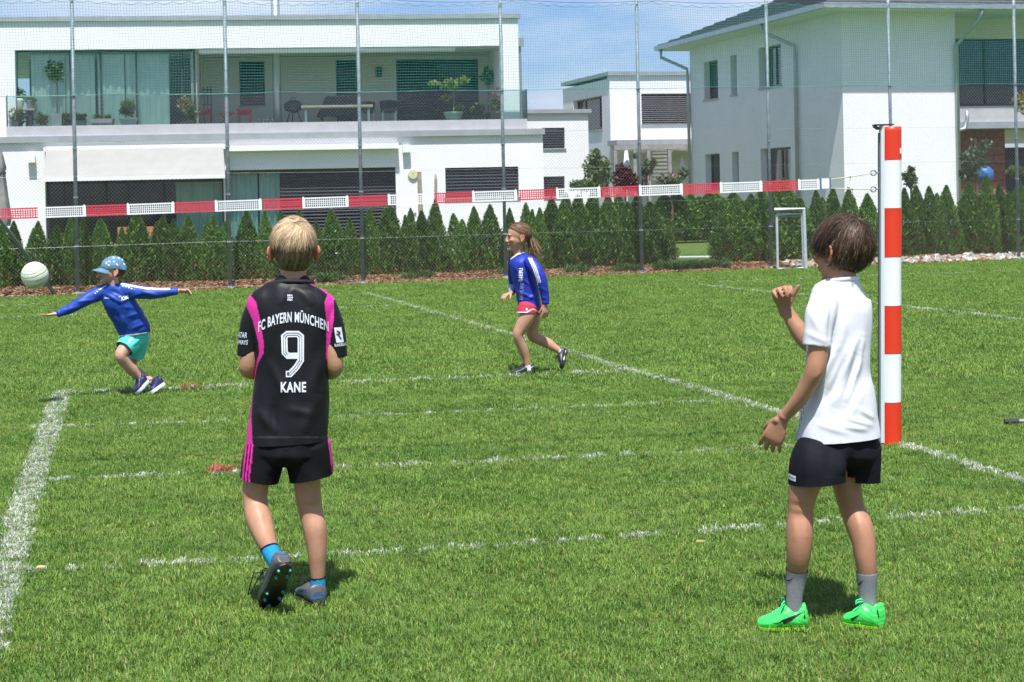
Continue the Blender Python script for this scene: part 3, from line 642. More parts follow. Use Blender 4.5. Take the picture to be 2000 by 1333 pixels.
mb = MB(); B1.box(mb, r[0], r[1], r[2], r[3], kq - .4, kq + .4); mb.build('tabletop', pm('pale_table_wood', (.42, .34, .25), .7, .2, 8), o)
for uu in (r[0] + .12, r[1] - .12):
    for kk in (-.33, .33): mb = MB(); B1.box(mb, uu - .03, uu + .03, zs + .002, r[2], kq + kk - .03, kq + kk + .03); mb.build('leg', STEELG, o)
def woven_chair(x0, x1, yt, label, k):
    u0, zt_ = B1.uz(x0, yt, k); u1, _ = B1.uz(x1, yt, k); um = (u0 + u1) / 2; w = abs(u1 - u0) / 2; c = B1.P(um, k, zs); o = empty('woven_armchair', c, label, 'armchair')
    mb = MB(); n = 14; prev = None
    for i in range(n + 1):
        g = pi * 1.15 * (i / n) - .075 * pi; q = (cos(g), sin(g)); h = zs + .45 + (zt_ - zs - .45) * (.55 + .45 * max(0, sin(g)) ** .5)
        a = B1.P(um - w * .85 * q[0], k - .3 * q[1], zs + .3); b = B1.P(um - w * q[0], k - .34 * q[1], h)
        if prev: mb.quad(prev[0], a, b, prev[1])
        prev = (a, b)
    mb.build('backrest', WOVEN, o, smooth=True)
    mb = MB(); B1.box(mb, um - w * .8, um + w * .8, zs + .33, zs + .42, k - .28, k + .3); mb.build('seat', WOVEN, o)
    for sx in (-.7, .7):
        for kk in (-.22, .22): mb = MB(); B1.box(mb, um + sx * w - .018, um + sx * w + .018, zs + .002, zs + .33, k + kk - .018, k + kk + .018); mb.build('leg', PIPE, o)
woven_chair(702, 733, 197, 'dark woven armchair at the right end of the terrace table', -1.75)
woven_chair(741, 776, 195, 'dark woven armchair standing alone before the wide terrace window', -1.6)
for (x0, x1, lab) in ((503, 518, 'dark shoe pair on the terrace floor, left'), (519, 536, 'dark shoe pair on the terrace floor, right')):
    u0, _ = hz1(x0, 243, -1.0); u1, _ = hz1(x1, 243, -1.0); mb = MB(); um = (u0 + u1) / 2
    for s_ in (-.07, .07): mb.lathe(B1.P(um + s_, -1.0, zs + .002), [(.055, 0), (.06, .05), (.05, .1), (.035, .14)], 10)
    tag(mb.build('garden_clogs', WOVEN, smooth=True), lab, 'shoes')

# ---- small white house seen in the gap
B0 = Frame(1030, 60, .97, .25)
h0 = empty('far_white_house', B0.P(1, 0, 0), 'low white flat roofed house glimpsed between the two white houses', 'house')
w1 = B0.rect(1059, 250, 1103, 290, 0); w2 = B0.rect(1059, 345, 1103, 384, 0); ua = B0.uz(985, 300)[0]; ub = B0.uz(1150, 300)[0]; z0_ = B0.uz(1065, 222)[1]
mb = MB(); B0.wall(mb, ua, ub, 0, z0_, -.3, 0, [w1, w2]); mb.build('wall', WHITE, h0); mb = MB(); B0.box(mb, ua, ub, 0, z0_, -8, -7.7); mb.build('rear_wall', WHITE, h0)
mb = MB(); B0.box(mb, ua - .1, ub + .1, z0_ + .002, z0_ + .14, -8, .12); mb.build('roof_edge', FLASH, h0)
window(B0, h0, w1, 0, .1, .05, blind=BLIND); window(B0, h0, w2, 0, .1, .05, blind=BLIND)

# ---- middle white house: shaded left wall and lit front
cX = 1195; B2 = Frame(cX, 69, .966, .26)
zt2 = B2.uz(1195, 148)[1]
h2 = empty('corner_white_house', B2.P(0, 0, 0), 'white cubic house with pergola between the fence posts in the middle', 'house')
B2L = Frame(cX, 69, .26, -.966); B2L.n = -B2.u; B2L.u = -B2.n      # left wall runs away from the corner
Lw = B2L.uz(1101, 260)[0]
bw = B2.rect(1253, 183, 1400, 243, 0)
mb = MB(); B2.wall(mb, 0, 9, 0, zt2, -.3, 0, [bw]); mb.build('front_wall', WHITE, h2)
lw = B2L.rect(1120, 192, 1176, 256, 0); lw2 = B2L.rect(1121, 316, 1210, 360, 0); lw = (min(lw[:2]), max(lw[:2]), lw[2], lw[3]); lw2 = (.35, max(lw2[:2]), lw2[2], lw2[3])
mb = MB(); B2L.wall(mb, .302, Lw, 0, zt2 - .12, -.3, 0, [lw, lw2]); B2L.box(mb, Lw - .3, Lw, 0, zt2 - .12, -9, -.3); mb.build('side_wall', WHITE, h2)
mb = MB(); B2.box(mb, -.08, 9.1, zt2 + .002, zt2 + .16, -Lw, .1); mb.build('roof_edge', FLASH, h2)
window(B2, h2, bw, 0, .12, .06, blind=BLINDG, mull=(.5,))
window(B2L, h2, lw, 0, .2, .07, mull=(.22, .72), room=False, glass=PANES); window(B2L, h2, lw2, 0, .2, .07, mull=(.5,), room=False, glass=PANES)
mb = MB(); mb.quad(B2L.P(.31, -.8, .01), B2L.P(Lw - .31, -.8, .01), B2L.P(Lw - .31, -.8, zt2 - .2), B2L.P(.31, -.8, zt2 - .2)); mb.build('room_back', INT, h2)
pg = empty('pergola', B2.P(2, 1.2, 0), 'grey timber pergola with beige sun sails before the corner house', 'pergola')
tim = pm('grey_timber', (.30, .29, .28), .8, .2, 5)
kp = 2.4; r = B2.rect(1200, 283, 1400, 292, kp)
mb = MB(); B2.box(mb, r[0], r[1], r[2], r[3], kp - .15, kp); mb.build('beam', tim, pg)
mb = MB(); rr = B2.rect(1200, 273, 1400, 283, .9); B2.box(mb, rr[0], rr[1], rr[2], rr[3], .003, 1.2); mb.build('canopy_roof', FLASH, h2)
for x in (1203, 1241, 1268, 1309):
    mb = MB(); u = B2.uz(x, 330, kp)[0]; B2.box(mb, u - .07, u + .07, 0, r[2], kp - .14, kp - .01); mb.build('post', tim, pg)
ra = B2.uz(1270, 330, kp - .08)[0]; rb2 = B2.uz(1307, 330, kp - .08)[0]; zlo, zhi = B2.uz(1288, 352, kp)[1], B2.uz(1288, 297, kp)[1]; zz = zlo
while zz < zhi:
    mb = MB(); B2.box(mb, ra + .08, rb2 - .08, zz, zz + .075, kp - .1, kp - .05); mb.build('slat', tim, pg); zz += .15
sail = pm('beige_sun_sail', (.66, .58, .42), .85, .06, 4)
for (x0, x1) in ((1254, 1300), (1302, 1400)):
    u0 = B2.uz(x0, 296, 1.4)[0]; u1 = B2.uz(x1, 296, 1.4)[0]; zz = B2.uz(1290, 295, 1.4)[1]; mb = MB()
    for i in range(8):
        for j in range(6):
            q = lambda a, b: B2.P(u0 + (u1 - u0) * a / 8, kp - .2 - 2.1 * b / 6, zz - .32 * sin(pi * b / 6) - .06 * sin(pi * a / 8))
            mb.quad(q(i, j), q(i + 1, j), q(i + 1, j + 1), q(i, j + 1))
    mb.build('sun_sail', sail, pg, smooth=True)
for (x, yt, yb, lab) in ((1223, 295, 335, 'white folded parasol under the pergola, left one'), (1331, 303, 350, 'white folded parasol under the pergola, right one')):
    k = 1.9; a = B2.uz(x, yt, k); b = B2.uz(x, yb, k); c = B2.P(a[0], k, 0); o = empty('white_parasol', c, lab, 'parasol')
    mb = MB(); mb.lathe(Vector((c.x, c.y, 0)), [(.13, b[1]), (.15, b[1] + .1), (.06, a[1])], 10); mb.build('folded_canopy', AWNW, o, smooth=True)
    mb = MB(); mb.tube([c, Vector((c.x, c.y, a[1] + .05))], .025, 6); mb.build('pole', AWNW, o)

# ---- house with the hipped roof on the right
B3 = Frame(1650, 49, .966, .26)
B3L = Frame(1650, 49, .26, -.966); B3L.n = -B3.u; B3L.u = -B3.n
h3 = empty('hip_roof_house', B3.P(2, -3, 0), 'tall white house with tiled hip roof on the right', 'house')
zE = 6.62; L3 = B3L.uz(1350, 250)[0]; uF = B3.uz(1868, 200)[0]
def nrm(r): return (min(r[:2]), max(r[:2]), r[2], r[3])
wins = [nrm(B3L.rect(*q, 0)) for q in ((1375, 119, 1402, 194), (1427, 108, 1439, 186), (1482, 90, 1526, 170), (1378, 301, 1406, 372), (1430, 297, 1443, 372), (1486, 289, 1545, 372))]
mb = MB(); B3L.wall(mb, .0, L3, 0, zE, -.3, 0, wins); mb.build('side_wall', WHITE, h3)
mb = MB(); B3.wall(mb, .302, uF, 0, zE, -.3, 0); B3.box(mb, uF - .3, uF, 0, zE, -3.2, -.3); mb.build('front_wall', WHITE, h3); mb = MB(); B3.box(mb, .302, uF + 8, 0, zE, -L3, -L3 + .3); mb.build('rear_wall', WHITE, h3)
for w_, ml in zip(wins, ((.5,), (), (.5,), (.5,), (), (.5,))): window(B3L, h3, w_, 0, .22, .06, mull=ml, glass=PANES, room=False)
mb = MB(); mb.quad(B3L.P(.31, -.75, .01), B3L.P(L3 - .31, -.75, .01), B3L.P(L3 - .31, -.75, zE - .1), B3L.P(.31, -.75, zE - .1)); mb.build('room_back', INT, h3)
w_ = wins[5]; mb = MB(); B3L.box(mb, w_[0] + .05, w_[0] + (w_[1] - w_[0]) * .48, w_[2] + .1, w_[2] + (w_[3] - w_[2]) * .62, -.36, -.34); mb.build('white_window_blind', AWNW, h3)
# recess with big dark window, parapet, brick lower part
KR = -1.6
rw = B3.rect(1869, 76, 2060, 207, KR); rw = (uF + .02, rw[1] + 3, rw[2], rw[3])
mb = MB(); B3.wall(mb, uF + .005, uF + 8, 3.0, zE, KR - .3, KR, [rw]); mb.build('recess_wall', CREAM, h3)
window(B3, h3, rw, KR, .12, .07, mull=(.27, .5, .75), sill=False, name='terrace_glazing')
pr_ = B3.rect(1868, 209, 2060, 238, -.2); mb = MB(); B3.box(mb, uF + .005, uF + 8, pr_[2], pr_[3], KR, -.2); mb.build('parapet', CONC, h3)
mb = MB(); B3.box(mb, uF + .005, uF + 8, pr_[2] - .2, pr_[2] - .003, KR, -.12); mb.build('parapet_gutter', FLASH, h3)
BRICK = pm('brown_brick', (.24, .085, .06), .85, .25, 9, .2, 50)
ubk = B3.uz(1963, 300, -.9)[0]
mb = MB(); B3.box(mb, uF + .01, ubk, 0, pr_[2] - .21, -1.2, -.9); bw_ = mb.build('brick_wall', BRICK, h3)
mb = MB(); zz = .3
mort = pm('brick_mortar', (.10, .05, .04), .95, .2, 20)
while zz < pr_[2] - .3: B3.box(mb, uF + .012, ubk - .004, zz, zz + .02, -.9, -.893); zz += .26
mb.build('mortar_joints', mort, bw_)
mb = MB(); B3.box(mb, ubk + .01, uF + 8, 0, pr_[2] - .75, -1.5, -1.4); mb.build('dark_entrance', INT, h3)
mb = MB(); r = B3.rect(1966, 262, 2060, 280, -.95); B3.box(mb, ubk + .01, uF + 8, r[2], pr_[2] - .21, -1.2, -.95); mb.build('lintel', CREAM, h3)
mb = MB(); r = B3.rect(1966, 246, 2060, 250, -.9); B3.box(mb, ubk + .005, uF + 8, r[2], r[3], -.945, -.8); mb.build('entrance_trim', AWNW, h3)
# roof
OV = .90; DR = L3; WR = 16.0; pit = math.tan(radians(22))
def rp3(u, d, z): return B3.P(u, -d, z)        # d = distance back from the front wall
e0, e1, f0, f1 = -OV, WR, -OV, DR + OV; half = (f1 - f0) / 2; rz = zE + half * pit
A, B_, C_, D_ = (e0, f0), (e1, f0), (e1, f1), (e0, f1); R0 = (e0 + half, f0 + half); R1 = (e1, f0 + half)
TILE = pm('dark_roof_tile', (.075, .09, .095), .55, .2, 3, .15, 30); SOF = pm('soffit_boards', (.72, .71, .66), .8, .04, 3)
rmb = MB(); z0r = zE + .12
rmb.v += [rp3(*A, z0r), rp3(*B_, z0r), rp3(*C_, z0r), rp3(*D_, z0r), rp3(*R0, rz + .12), rp3(*R1, rz + .12)]; rmb.f += [(0, 1, 5, 4), (3, 0, 4), (2, 3, 4, 5), (1, 2, 5)]
roof = rmb.build('roof', TILE, h3)
mb = MB(); ncr = 22
for s_ in range(ncr):     # raised tile courses on the two visible slopes
    t0_, t1_ = s_ / ncr, (s_ + .96) / ncr
    for (P0, P1, Q0, Q1) in ((D_, A, R0, R0), (A, B_, R0, R1)):
        f = lambda P, Q, t, up: rp3(P[0] + (Q[0] - P[0]) * t, P[1] + (Q[1] - P[1]) * t, z0r + (rz - zE) * t + up)
        mb.hexa([f(P0, Q0, t0_, .01), f(P1, Q1, t0_, .01), f(P1, Q1, t1_, .01), f(P0, Q0, t1_, .01), f(P0, Q0, t0_, .075), f(P1, Q1, t0_, .075), f(P1, Q1, t1_, .03), f(P0, Q0, t1_, .03)])
o = mb.build('tile_courses', TILE, roof); o['kind'] = 'stuff'
sg_me = MB().box((0, 0, 0), .05, .05, .12).mesh('snow_guard'); sg_me.materials.append(FLASH)
for i in range(1, 30):   # snow guards along the front eave
    u = e0 + .55 * i
    if u > e1 - 1: break
    sgo = bpy.data.objects.new('snow_guard', sg_me); COL.objects.link(sgo); sgo.parent = roof; sgo.location = rp3(u, f0 + .35, z0r + .35 * pit + .1) - wloc(roof)
mb = MB(); B3.box(mb, e0, e1, zE - .03, zE + .10, -f1, -f0); mb.build('soffit', SOF, roof)
mb = MB(); B3.box(mb, e0 - .12, e1, zE - .02, zE + .13, -f0 + .003, -f0 + .13); B3.box(mb, e0 - .13, e0 - .003, zE - .02, zE + .13, -f1, -f0 + .002); mb.build('gutter', PIPE, roof)
def dpipe(pts, nm='downpipe'): mb = MB(); mb.tube(pts, .06, 8); return mb.build(nm, PIPE, h3, smooth=True)
ue = L3 - .05
dpipe([rp3(-OV - .05, L3 + .4, zE - .02), rp3(-OV - .05, L3 + .4, zE - .3), rp3(-.1, L3 + .02, zE - .75), rp3(-.09, L3 + .0, zE - 1.1), rp3(-.09, L3 + .0, 0)])
u15 = B3L.uz(1556, 250, .08)[0]
dpipe([rp3(-OV - .05, u15 + .5, zE - .02), rp3(-OV - .05, u15 + .5, zE - .25), rp3(-.1, u15, zE - .75), rp3(-.09, u15, zE - 1.1), rp3(-.09, u15, 0)])
dpipe([rp3(uF + .35, f0 - .05, zE - .02), rp3(uF + .33, f0 + .1, zE - .3), rp3(uF - .02, -.1, zE - 1.0), rp3(uF - .02, -.1, 0)])
a_ = B3.uz(1884, 232, .05); dpipe([rp3(uF - .02, -.1, a_[1] - .35), rp3(a_[0], -.06, a_[1] - .3), rp3(a_[0] + .08, -.06, a_[1]), rp3(a_[0] + .08, -.06, a_[1] + .22)], 'branch_pipe')
# ------------------------------------------------------------------ ball fence
FT = [(147, 190), (443, 182), (702, 173), (983, 172), (1248, 170), (1500, 168), (1740, 165), (1985, 163)]
PB = [G(*p) for p in FB]; ZC = []
for q, t in zip(PB, FT): ZC.append(W(t[0], t[1], q.y).z)
# straighten: posts lie on one line, at even spacing
sp = [(q - FA).dot(fdir) for q in PB]; fit = np.polyfit(range(8), sp, 1); zfit = np.polyfit(range(8), ZC, 1)
FR = Frame(1000, 30, 1, 0); FR.O = Vector((FA.x, FA.y, 0)); FR.u = Vector((fdir.x, fdir.y, 0)); FR.n = Vector((fdir.y, -fdir.x, 0))
sp = [FR.uz(*p)[0] for p in FB]; fit = np.polyfit(range(8), sp, 1); zfit = np.polyfit(range(8), ZC, 1)
DI = [sp[0] - 4.8, sp[0] - 2.4] + sp + [sp[-1] + 2.4, sp[-1] + 4.8]
def post_at(i): p = FA + fdir * float(np.interp(i, range(-2, 10), DI)); return Vector((p.x, p.y, 0))
def zchain(i): return float(np.polyval(zfit, i))
NETTOP = lambda i: zchain(i) + 1.58
fence = empty('ball_fence', post_at(3), 'tall galvanised chain link fence with green ball net behind the pitch', 'fence')
IDX = list(range(-2, 10))
me = None
for i in IDX:
    b = post_at(i); hgt = NETTOP(i) + .12
    mb = MB(); mb.tube([b, b + Vector((0, 0, hgt))], .031, 10); mb.lathe(b + Vector((0, 0, hgt)), [(.037, -.03), (.037, .01), (.02, .025)], 10)
    mb.lathe(b, [(.09, 0), (.09, .02), (.036, .05)], 10)
    po = mb.build('fence_post', STEELG, fence, loc=b, smooth=True)
    cl = MB()
    for z in (.05, .8, 1.6, 2.4, zchain(i)): cl.lathe(b + Vector((0, 0, z)), [(.042, -.012), (.042, .012)], 8)
    cl.build('wire_clamp', PIPE, po)
def fpos(d, z, off=0): p = FA + fdir * d; return Vector((p.x - fdir.y * off, p.y + fdir.x * off, z))
d0, d1 = DI[0], DI[-1]; L_ = d1 - d0
zA = lambda d: float(np.polyval(zfit, (d - fit[1]) / fit[0]))
WIRE = pm('galvanised_wire', (.30, .31, .31), .45, .1, 30, metal=.5)
def prism(V, Q, a, b, r):
    t = (b - a).normalized(); s = t.cross(Vector((0, 1, 0))); s.normalize(); n = s.cross(t); k = len(V)
    for p in (a, b):
        for g in (0.5, 2.6, 4.7): V.append(tuple(p + s * (cos(g) * r) + n * (sin(g) * r)))
    for j in range(3): Q.append((k + j, k + (j + 1) % 3, k + 3 + (j + 1) % 3, k + 3 + j))
# diagonal wires of the chain link, woven (one layer just in front of the other)
V = []; Q = []; pit_ = .0625; hm = 3.36; slope = 1.05; x = d0 - hm * slope
def clip(x, sgn):
    za, zb = .05, hm; xa, xb = x, x + sgn * (hm) / slope
    return xa, xb
x = d0 - hm / slope
while x < d1:
    for sgn in (1, -1):
        xa, xb = (x, x + hm / slope) if sgn > 0 else (x + hm / slope, x)
        # parametrise bottom->top, clip to fence length
        za, zb = .04, hm
        def cl(xa, za, xb, zb):
            t0, t1 = 0.0, 1.0; dx = xb - xa
            for lim, sg in ((d0, 1), (d1, -1)):
                if sg * dx > 0: t0 = max(t0, (lim - xa) / dx) if sg > 0 and dx > 0 or sg < 0 and dx < 0 else t0
                else: t1 = min(t1, (lim - xa) / dx)
            return t0, t1
        t0, t1 = cl(xa, za, xb, zb)
        if t1 - t0 > .01:
            pa = (xa + (xb - xa) * t0, za + (zb - za) * t0); pb = (xa + (xb - xa) * t1, za + (zb - za) * t1)
            sc = lambda d, z: z * zA(d) / hm
            prism(V, Q, fpos(pa[0], sc(*pa), -.036 - .003 * sgn), fpos(pb[0], sc(*pb), -.036 - .003 * sgn), .0012)
    x += pit_
cm = link('chain_link_mesh', np_mesh('chain_link_mesh', V, Q), WIRE, fence, loc=post_at(3)); cm['kind'] = 'stuff'
for zf_ in (.045, .80, 1.32, 1.95, 2.62, 1.0):
    if zf_ == 1.0: pts = [fpos(d0 + L_ * i / 20, zA(d0 + L_ * i / 20), -.042) for i in range(21)]
    else: pts = [fpos(d0 + L_ * i / 20, zf_ + .012 * sin(i * 1.7) * (i % 2), -.042) for i in range(21)]
    mb = MB(); mb.tube(pts, .0016, 5, cap=False); mb.build('tension_wire', WIRE, fence)
# green ball net above
GREEN = pm('green_net_twine', (.05, .36, .29), .7, .15, 20, sss=0)
V = []; Q = []; cell = .047; nz_ = int(1.58 / cell); nd = int(L_ / cell)
sagt = lambda d: .035 * abs(sin(pi * d / .27))
def npos(d, t):
    za = zA(d); z = za + .0 + (1.58 - .06 * sin(pi * ((d - sp[0]) % fit[0]) / fit[0])) * t + .012 * sin(d * 2.3 + t * 4) ; return fpos(d, z - (sagt(d) if t > .99 else 0), -.05 + .03 * sin(d * 1.7) * t * (1 - t) * 2)
for j in range(nz_ + 1):
    t = j / nz_; seg = 90 if j < nz_ else 700; pv = npos(d0, t)
    for i in range(1, seg + 1): q = npos(d0 + L_ * i / seg, t); prism(V, Q, pv, q, .0021 if 0 < j < nz_ else .0045); pv = q
for i in range(nd):
    d = d0 + cell * i; pv = npos(d, 0)
    for j in range(1, 5): q = npos(d + .02 * sin(j * 1.1), j / 4); prism(V, Q, pv, q, .0021); pv = q
nt = link('ball_net', np_mesh('ball_net', V, Q), GREEN, fence, loc=post_at(3) + Vector((0, 0, 3.3))); nt['kind'] = 'stuff'
mb = MB(); mb.tube([fpos(d0 + L_ * i / 60, zA(d0 + L_ * i / 60) + 1.60 - .05 * sin(pi * ((d0 + L_ * i / 60 - sp[0]) % fit[0]) / fit[0]), -.05) for i in range(61)], .004, 5, cap=False); mb.build('head_rope', DARKF, fence)
# slanting brace at the left end
b = G(110, 579); a = W(-14, 412, post_at(-1).y - .3)
mb = MB(); mb.tube([b, W(0, 430, (a.y + b.y) / 2), a], .032, 10); mb.build('brace_tube', STEELG, fence, smooth=True)
# steel gate frame beside the post at (1507, 530)
gp = post_at(5); gY = G(1572, 527).y
gf_ = empty('steel_gate_frame', G(1540, 527), 'galvanised steel tube frame standing against the fence left of the boy in white', 'gate frame')
mb = MB(); mb.tube([W(1512, 410, gY), W(1570, 408, gY), W(1574, 527, gY)], .034, 8); mb.build('outer_tube', pm('bright_galvanised', (.50, .54, .56), .5, .1, 10, metal=.2), gf_, smooth=False)
mb = MB(); q = [W(1517, 420, gY + .05), W(1566, 418, gY + .05), W(1570, 523, gY + .05), W(1519, 525, gY + .05), W(1517, 420, gY + .05)]; mb.tube(q, .026, 8); mb.build('inner_frame', pm('bright_galvanised', (.50, .54, .56), .5, .1, 10, metal=.2), gf_)
mb = MB(); mb.tube([W(1519, 425, gY + .05), W(1566, 423, gY + .05)], .012, 6); mb.build('cross_wire', WIRE, gf_)

# ------------------------------------------------------------------ thuja row
THUJA = leaf_mat('thuja_scale_leaf', .6, .15); 
TRUNK = pm('thuja_trunk', (.12, .075, .045), .9, .25, 9)
def thuja_mesh(seed, n=2600, twin=False):
    r_ = np.random.default_rng(seed); V = []; z = r_.random(n) ** .85; ph = r_.random(n) * 2 * pi
    prof = lambda z: np.interp(z, [0, .08, .3, .55, .78, .93, 1.0], [.72, .90, .98, .80, .48, .19, .02])
    lump = 1 + .13 * np.sin(ph * 3 + seed + z * 5) + .10 * np.sin(ph * 5 - seed * 2 + z * 13) + .08 * r_.normal(size=n)
    dep = r_.random(n) ** .4; rr = prof(z) * lump * (.55 + .45 * dep)
    C = np.c_[rr * np.cos(ph), rr * np.sin(ph), z]
    if twin: off = np.where(r_.random(n) < .45, .42, -.3); C[:, 0] += off * np.clip((z - .35) * 1.6, 0, 1) * .9; C[:, 2] *= np.where(off > 0, .9, 1)
    out = np.c_[np.cos(ph), np.sin(ph), np.zeros(n)]
    A = unit(out * .45 + np.c_[np.zeros(n), np.zeros(n), np.ones(n)] * .8 + r_.normal(size=(n, 3)) * .35)
    B = unit(np.cross(A, out + r_.normal(size=(n, 3)) * .7))
    k = r_.random(n); col = np.array((.12, .235, .04)) * (.5 + .8 * r_.random((n, 1)))
    col[k < .18] = np.array((.22, .35, .065)) * (.8 + .4 * r_.random(((k < .18).sum(), 1)))
    br = (k > .86) & (z < .30 + .1 * np.sin(ph * 2)); col[br] = np.array((.17, .095, .045)) * (.6 + .8 * r_.random((br.sum(), 1)))
    rust = (np.sin(ph * 3 + seed) * np.sin(z * 17 + seed * 3) > .86) & (z < .45) & (r_.random(n) < .7); col[rust] = np.array((.24, .085, .04)) * (.6 + .8 * r_.random((rust.sum(), 1)))
    return C, A, B, col, r_
def thuja_me(name, seed, twin=False, n=6500):
    C, A, B, col, r_ = thuja_mesh(seed, n, twin); s = r_.uniform(.7, 1.3, (len(C), 1))
    # stored for a shrub of radius .3 and height 1.4: scaled per copy
    Cm = C * np.array((.30, .30, 1.4)); V, Q, cc = leaf_arrays(Cm, A * .036 * s, B * .0125 * s, col)
    me = np_mesh(name, V, Q, cc); me.materials.append(THUJA); return me
VARS = [thuja_me('thuja_crown', k, k in (2, 5)) for k in range(7)]
mbt = MB(); mbt.tube([(0, 0, 0), (.01, 0, .5), (0, 0, 1.15)], [.04, .03, .012], 7); TR = mbt.mesh('thuja_trunk'); TR.materials.append(TRUNK)
BAY = ['in the far left bay', 'in the bay behind the capped boy', 'in the bay left of the boy in black', 'in the bay right of the boy in black', 'in the bay left of the girl', 'in the bay right of the girl', 'behind the steel gate frame', 'behind the striped post', 'in the far right bay']
pxs = [p[0] for p in FB]
ORD = ['leftmost', 'second from left', 'third from left', 'fourth from left', 'fifth from left', 'sixth from left', 'seventh from left', 'eighth from left', 'ninth from left', 'tenth from left', 'eleventh from left', 'twelfth from left']
ROW = [(5, 447, .30), (29, 439, .26), (73, 439, .30), (112, 447, .33), (140, 431, .24), (165, 433, .27), (199, 434, .33), (240, 450, .22), (270, 421, .38), (316, 426, .30), (341, 434, .25), (370, 428, .28), (413, 429, .32), (442, 439, .26), (484, 418, .33), (520, 418, .24), (551, 416, .25), (587, 416, .25), (620, 438, .22), (650, 414, .33), (685, 432, .25), (724, 413, .27), (763, 399, .36), (800, 413, .24), (826, 418, .29), (853, 396, .27), (895, 423, .30), (928, 410, .28), (960, 406, .31), (998, 413, .24), (1035, 402, .26), (1057, 412, .25),
       (1080, 392, .33), (1106, 384, .32), (1132, 387, .34), (1160, 384, .36), (1190, 388, .34), (1218, 386, .36), (1246, 390, .36), (1272, 400, .38), (1294, 425, .30),
       (1412, 415, .28), (1440, 392, .40), (1470, 385, .38), (1500, 372, .38), (1533, 355, .55), (1566, 392, .34), (1602, 378, .34), (1630, 373, .34), (1661, 373, .33), (1697, 384, .38), (1740, 380, .36), (1770, 373, .32), (1793, 368, .33), (1824, 370, .36), (1852, 368, .36), (1895, 362, .42), (1929, 350, .36), (1962, 368, .36), (1995, 360, .4), (2025, 365, .4)]
cnt = {}
def plant_thuja(x, y, r, k, group, label, v, stretch=1.0):
    a, _ = ab(x, 540); Y = (fenceY(0) + k) / (1 - a * fdir.y / fdir.x); X = a * Y; zt_ = W(x, y, Y).z
    o = empty('thuja_shrub', (X, Y, .07), label, 'thuja', group); o.rotation_euler = (0, 0, rng.random() * 6.28)
    c = bpy.data.objects.new('crown', VARS[v]); COL.objects.link(c); c.parent = o; c.scale = (r / .30, r / .30 * .95, (zt_ - .03) / 1.4 / 1.0)
    t = bpy.data.objects.new('trunk', TR); COL.objects.link(t); t.parent = o; t.scale = (1, 1, (zt_ - .07) / 1.4)
    return o
for i, (x, y, r) in enumerate(ROW):
    bay = sum(1 for q in pxs if q - 5 < x); n_ = cnt.get(bay, 0); cnt[bay] = n_ + 1
    wide = 'broad' if r >= .33 else ('slim' if r < .26 else 'conical')
    plant_thuja(x, y, r * .82 if x < 1070 or x > 1590 else r * .95, 1.0 + .12 * sin(i * 2.4), 'thuja shrubs planted along the fence', f'{wide} green thuja {BAY[bay]}, {ORD[min(n_, 11)]}', i % 7)
R2 = [(1300, 384, .55), (1325, 380, .55), (1352, 383, .55), (1380, 379, .55), (1408, 382, .55), (1436, 380, .55)]
for i, (x, y, r) in enumerate(R2): plant_thuja(x, y, r * 1.15, 17, 'tall thujas of the rear hedge', f'tall thuja of the rear hedge seen over the lawn gap, {ORD[i]}', (i * 3) % 7)
# weeds at the fence foot
pts = []
for i in range(500):
    x = rng.uniform(1290, 1420) if i < 300 else rng.choice([660, 675, 820, 1130, 1230, 1000, 1440]) + rng.normal() * 14
    p = G(x, 540); k = rng.uniform(.1, .7); pts.append((p.x, fenceY(p.x) + k, .08))
wt = [tuft('weed_tuft', 26, .06, .11, .012, LEAF, lambda: np.array((.09, .16, .035)) * rng.uniform(.7, 1.3)) for _ in range(2)]
gn_scatter('weeds', pts, wt, 'stuff', 'low green weeds growing at the fence foot', .5, 1.3, .4)
# lawn, path and shrubs beyond the gap
mb = MB(); p0, p1 = 30.5, 44
mb.quad((-30, 34.2, .004), (14, 34.2 + 9, .004), (14, 70, .004), (-30, 70, .004)); 
tag(mb.build('garden_lawn', gm, loc=(0, 50, 0)), 'neighbouring garden lawn seen through the hedge gap', kind='structure')
gp_ = []
for i in range(2600): Y = rng.uniform(33.4, 39.5); X = Y * (rng.uniform(1295, 1410) - 1000) / F; gp_.append((X, Y, .0))
gn_scatter('garden_grass', gp_, tufts_far, 'stuff', 'sunlit garden grass seen through the hedge gap')
a = G(1280, 507); c = G(1420, 505)
mb = MB(); mb.hexa([(a.x, a.y - .25, .0), (c.x, c.y - .25, .0), (c.x, c.y + .3, .0), (a.x, a.y + .3, .0), (a.x, a.y - .25, .05), (c.x, c.y - .25, .05), (c.x, c.y + .3, .05), (a.x, a.y + .3, .05)]); tag(mb.build('garden_path', CONC), 'pale concrete garden path in the hedge gap', kind='structure')
def garden_bush(name, x, y, rpx, Y, n, size, base, label, cat, squash=1.0, accent=None, stem=True, extra=()):
    p = W(x, y, Y); o = empty(name, (p.x, p.y, 0), label, cat); L = [leaf_ball(tuple(p), rpx * Y / F, n, size, base, .4, squash, .2, accent)]
    for (ex, ey, er, en) in extra: L.append(leaf_ball(tuple(W(ex, ey, Y)), er * Y / F, en, size, base, .4, 1, .2, accent))
    leaf_obj('crown', L, o)
    mb = MB(); mb.tube([(p.x, p.y, 0), (p.x + .03, p.y, p.z * .5), (p.x, p.y, p.z)], [.05, .04, .015], 6); mb.build('trunk', TRUNK, o); return o
garden_bush('garden_shrub', 1165, 345, 30, 52, 900, .07, (.12, .17, .06), 'airy grey green shrub before the corner house', 'shrub', 1.2, None, True, [(1163, 300, 10, 90), (1160, 315, 16, 200), (1178, 325, 16, 160)])
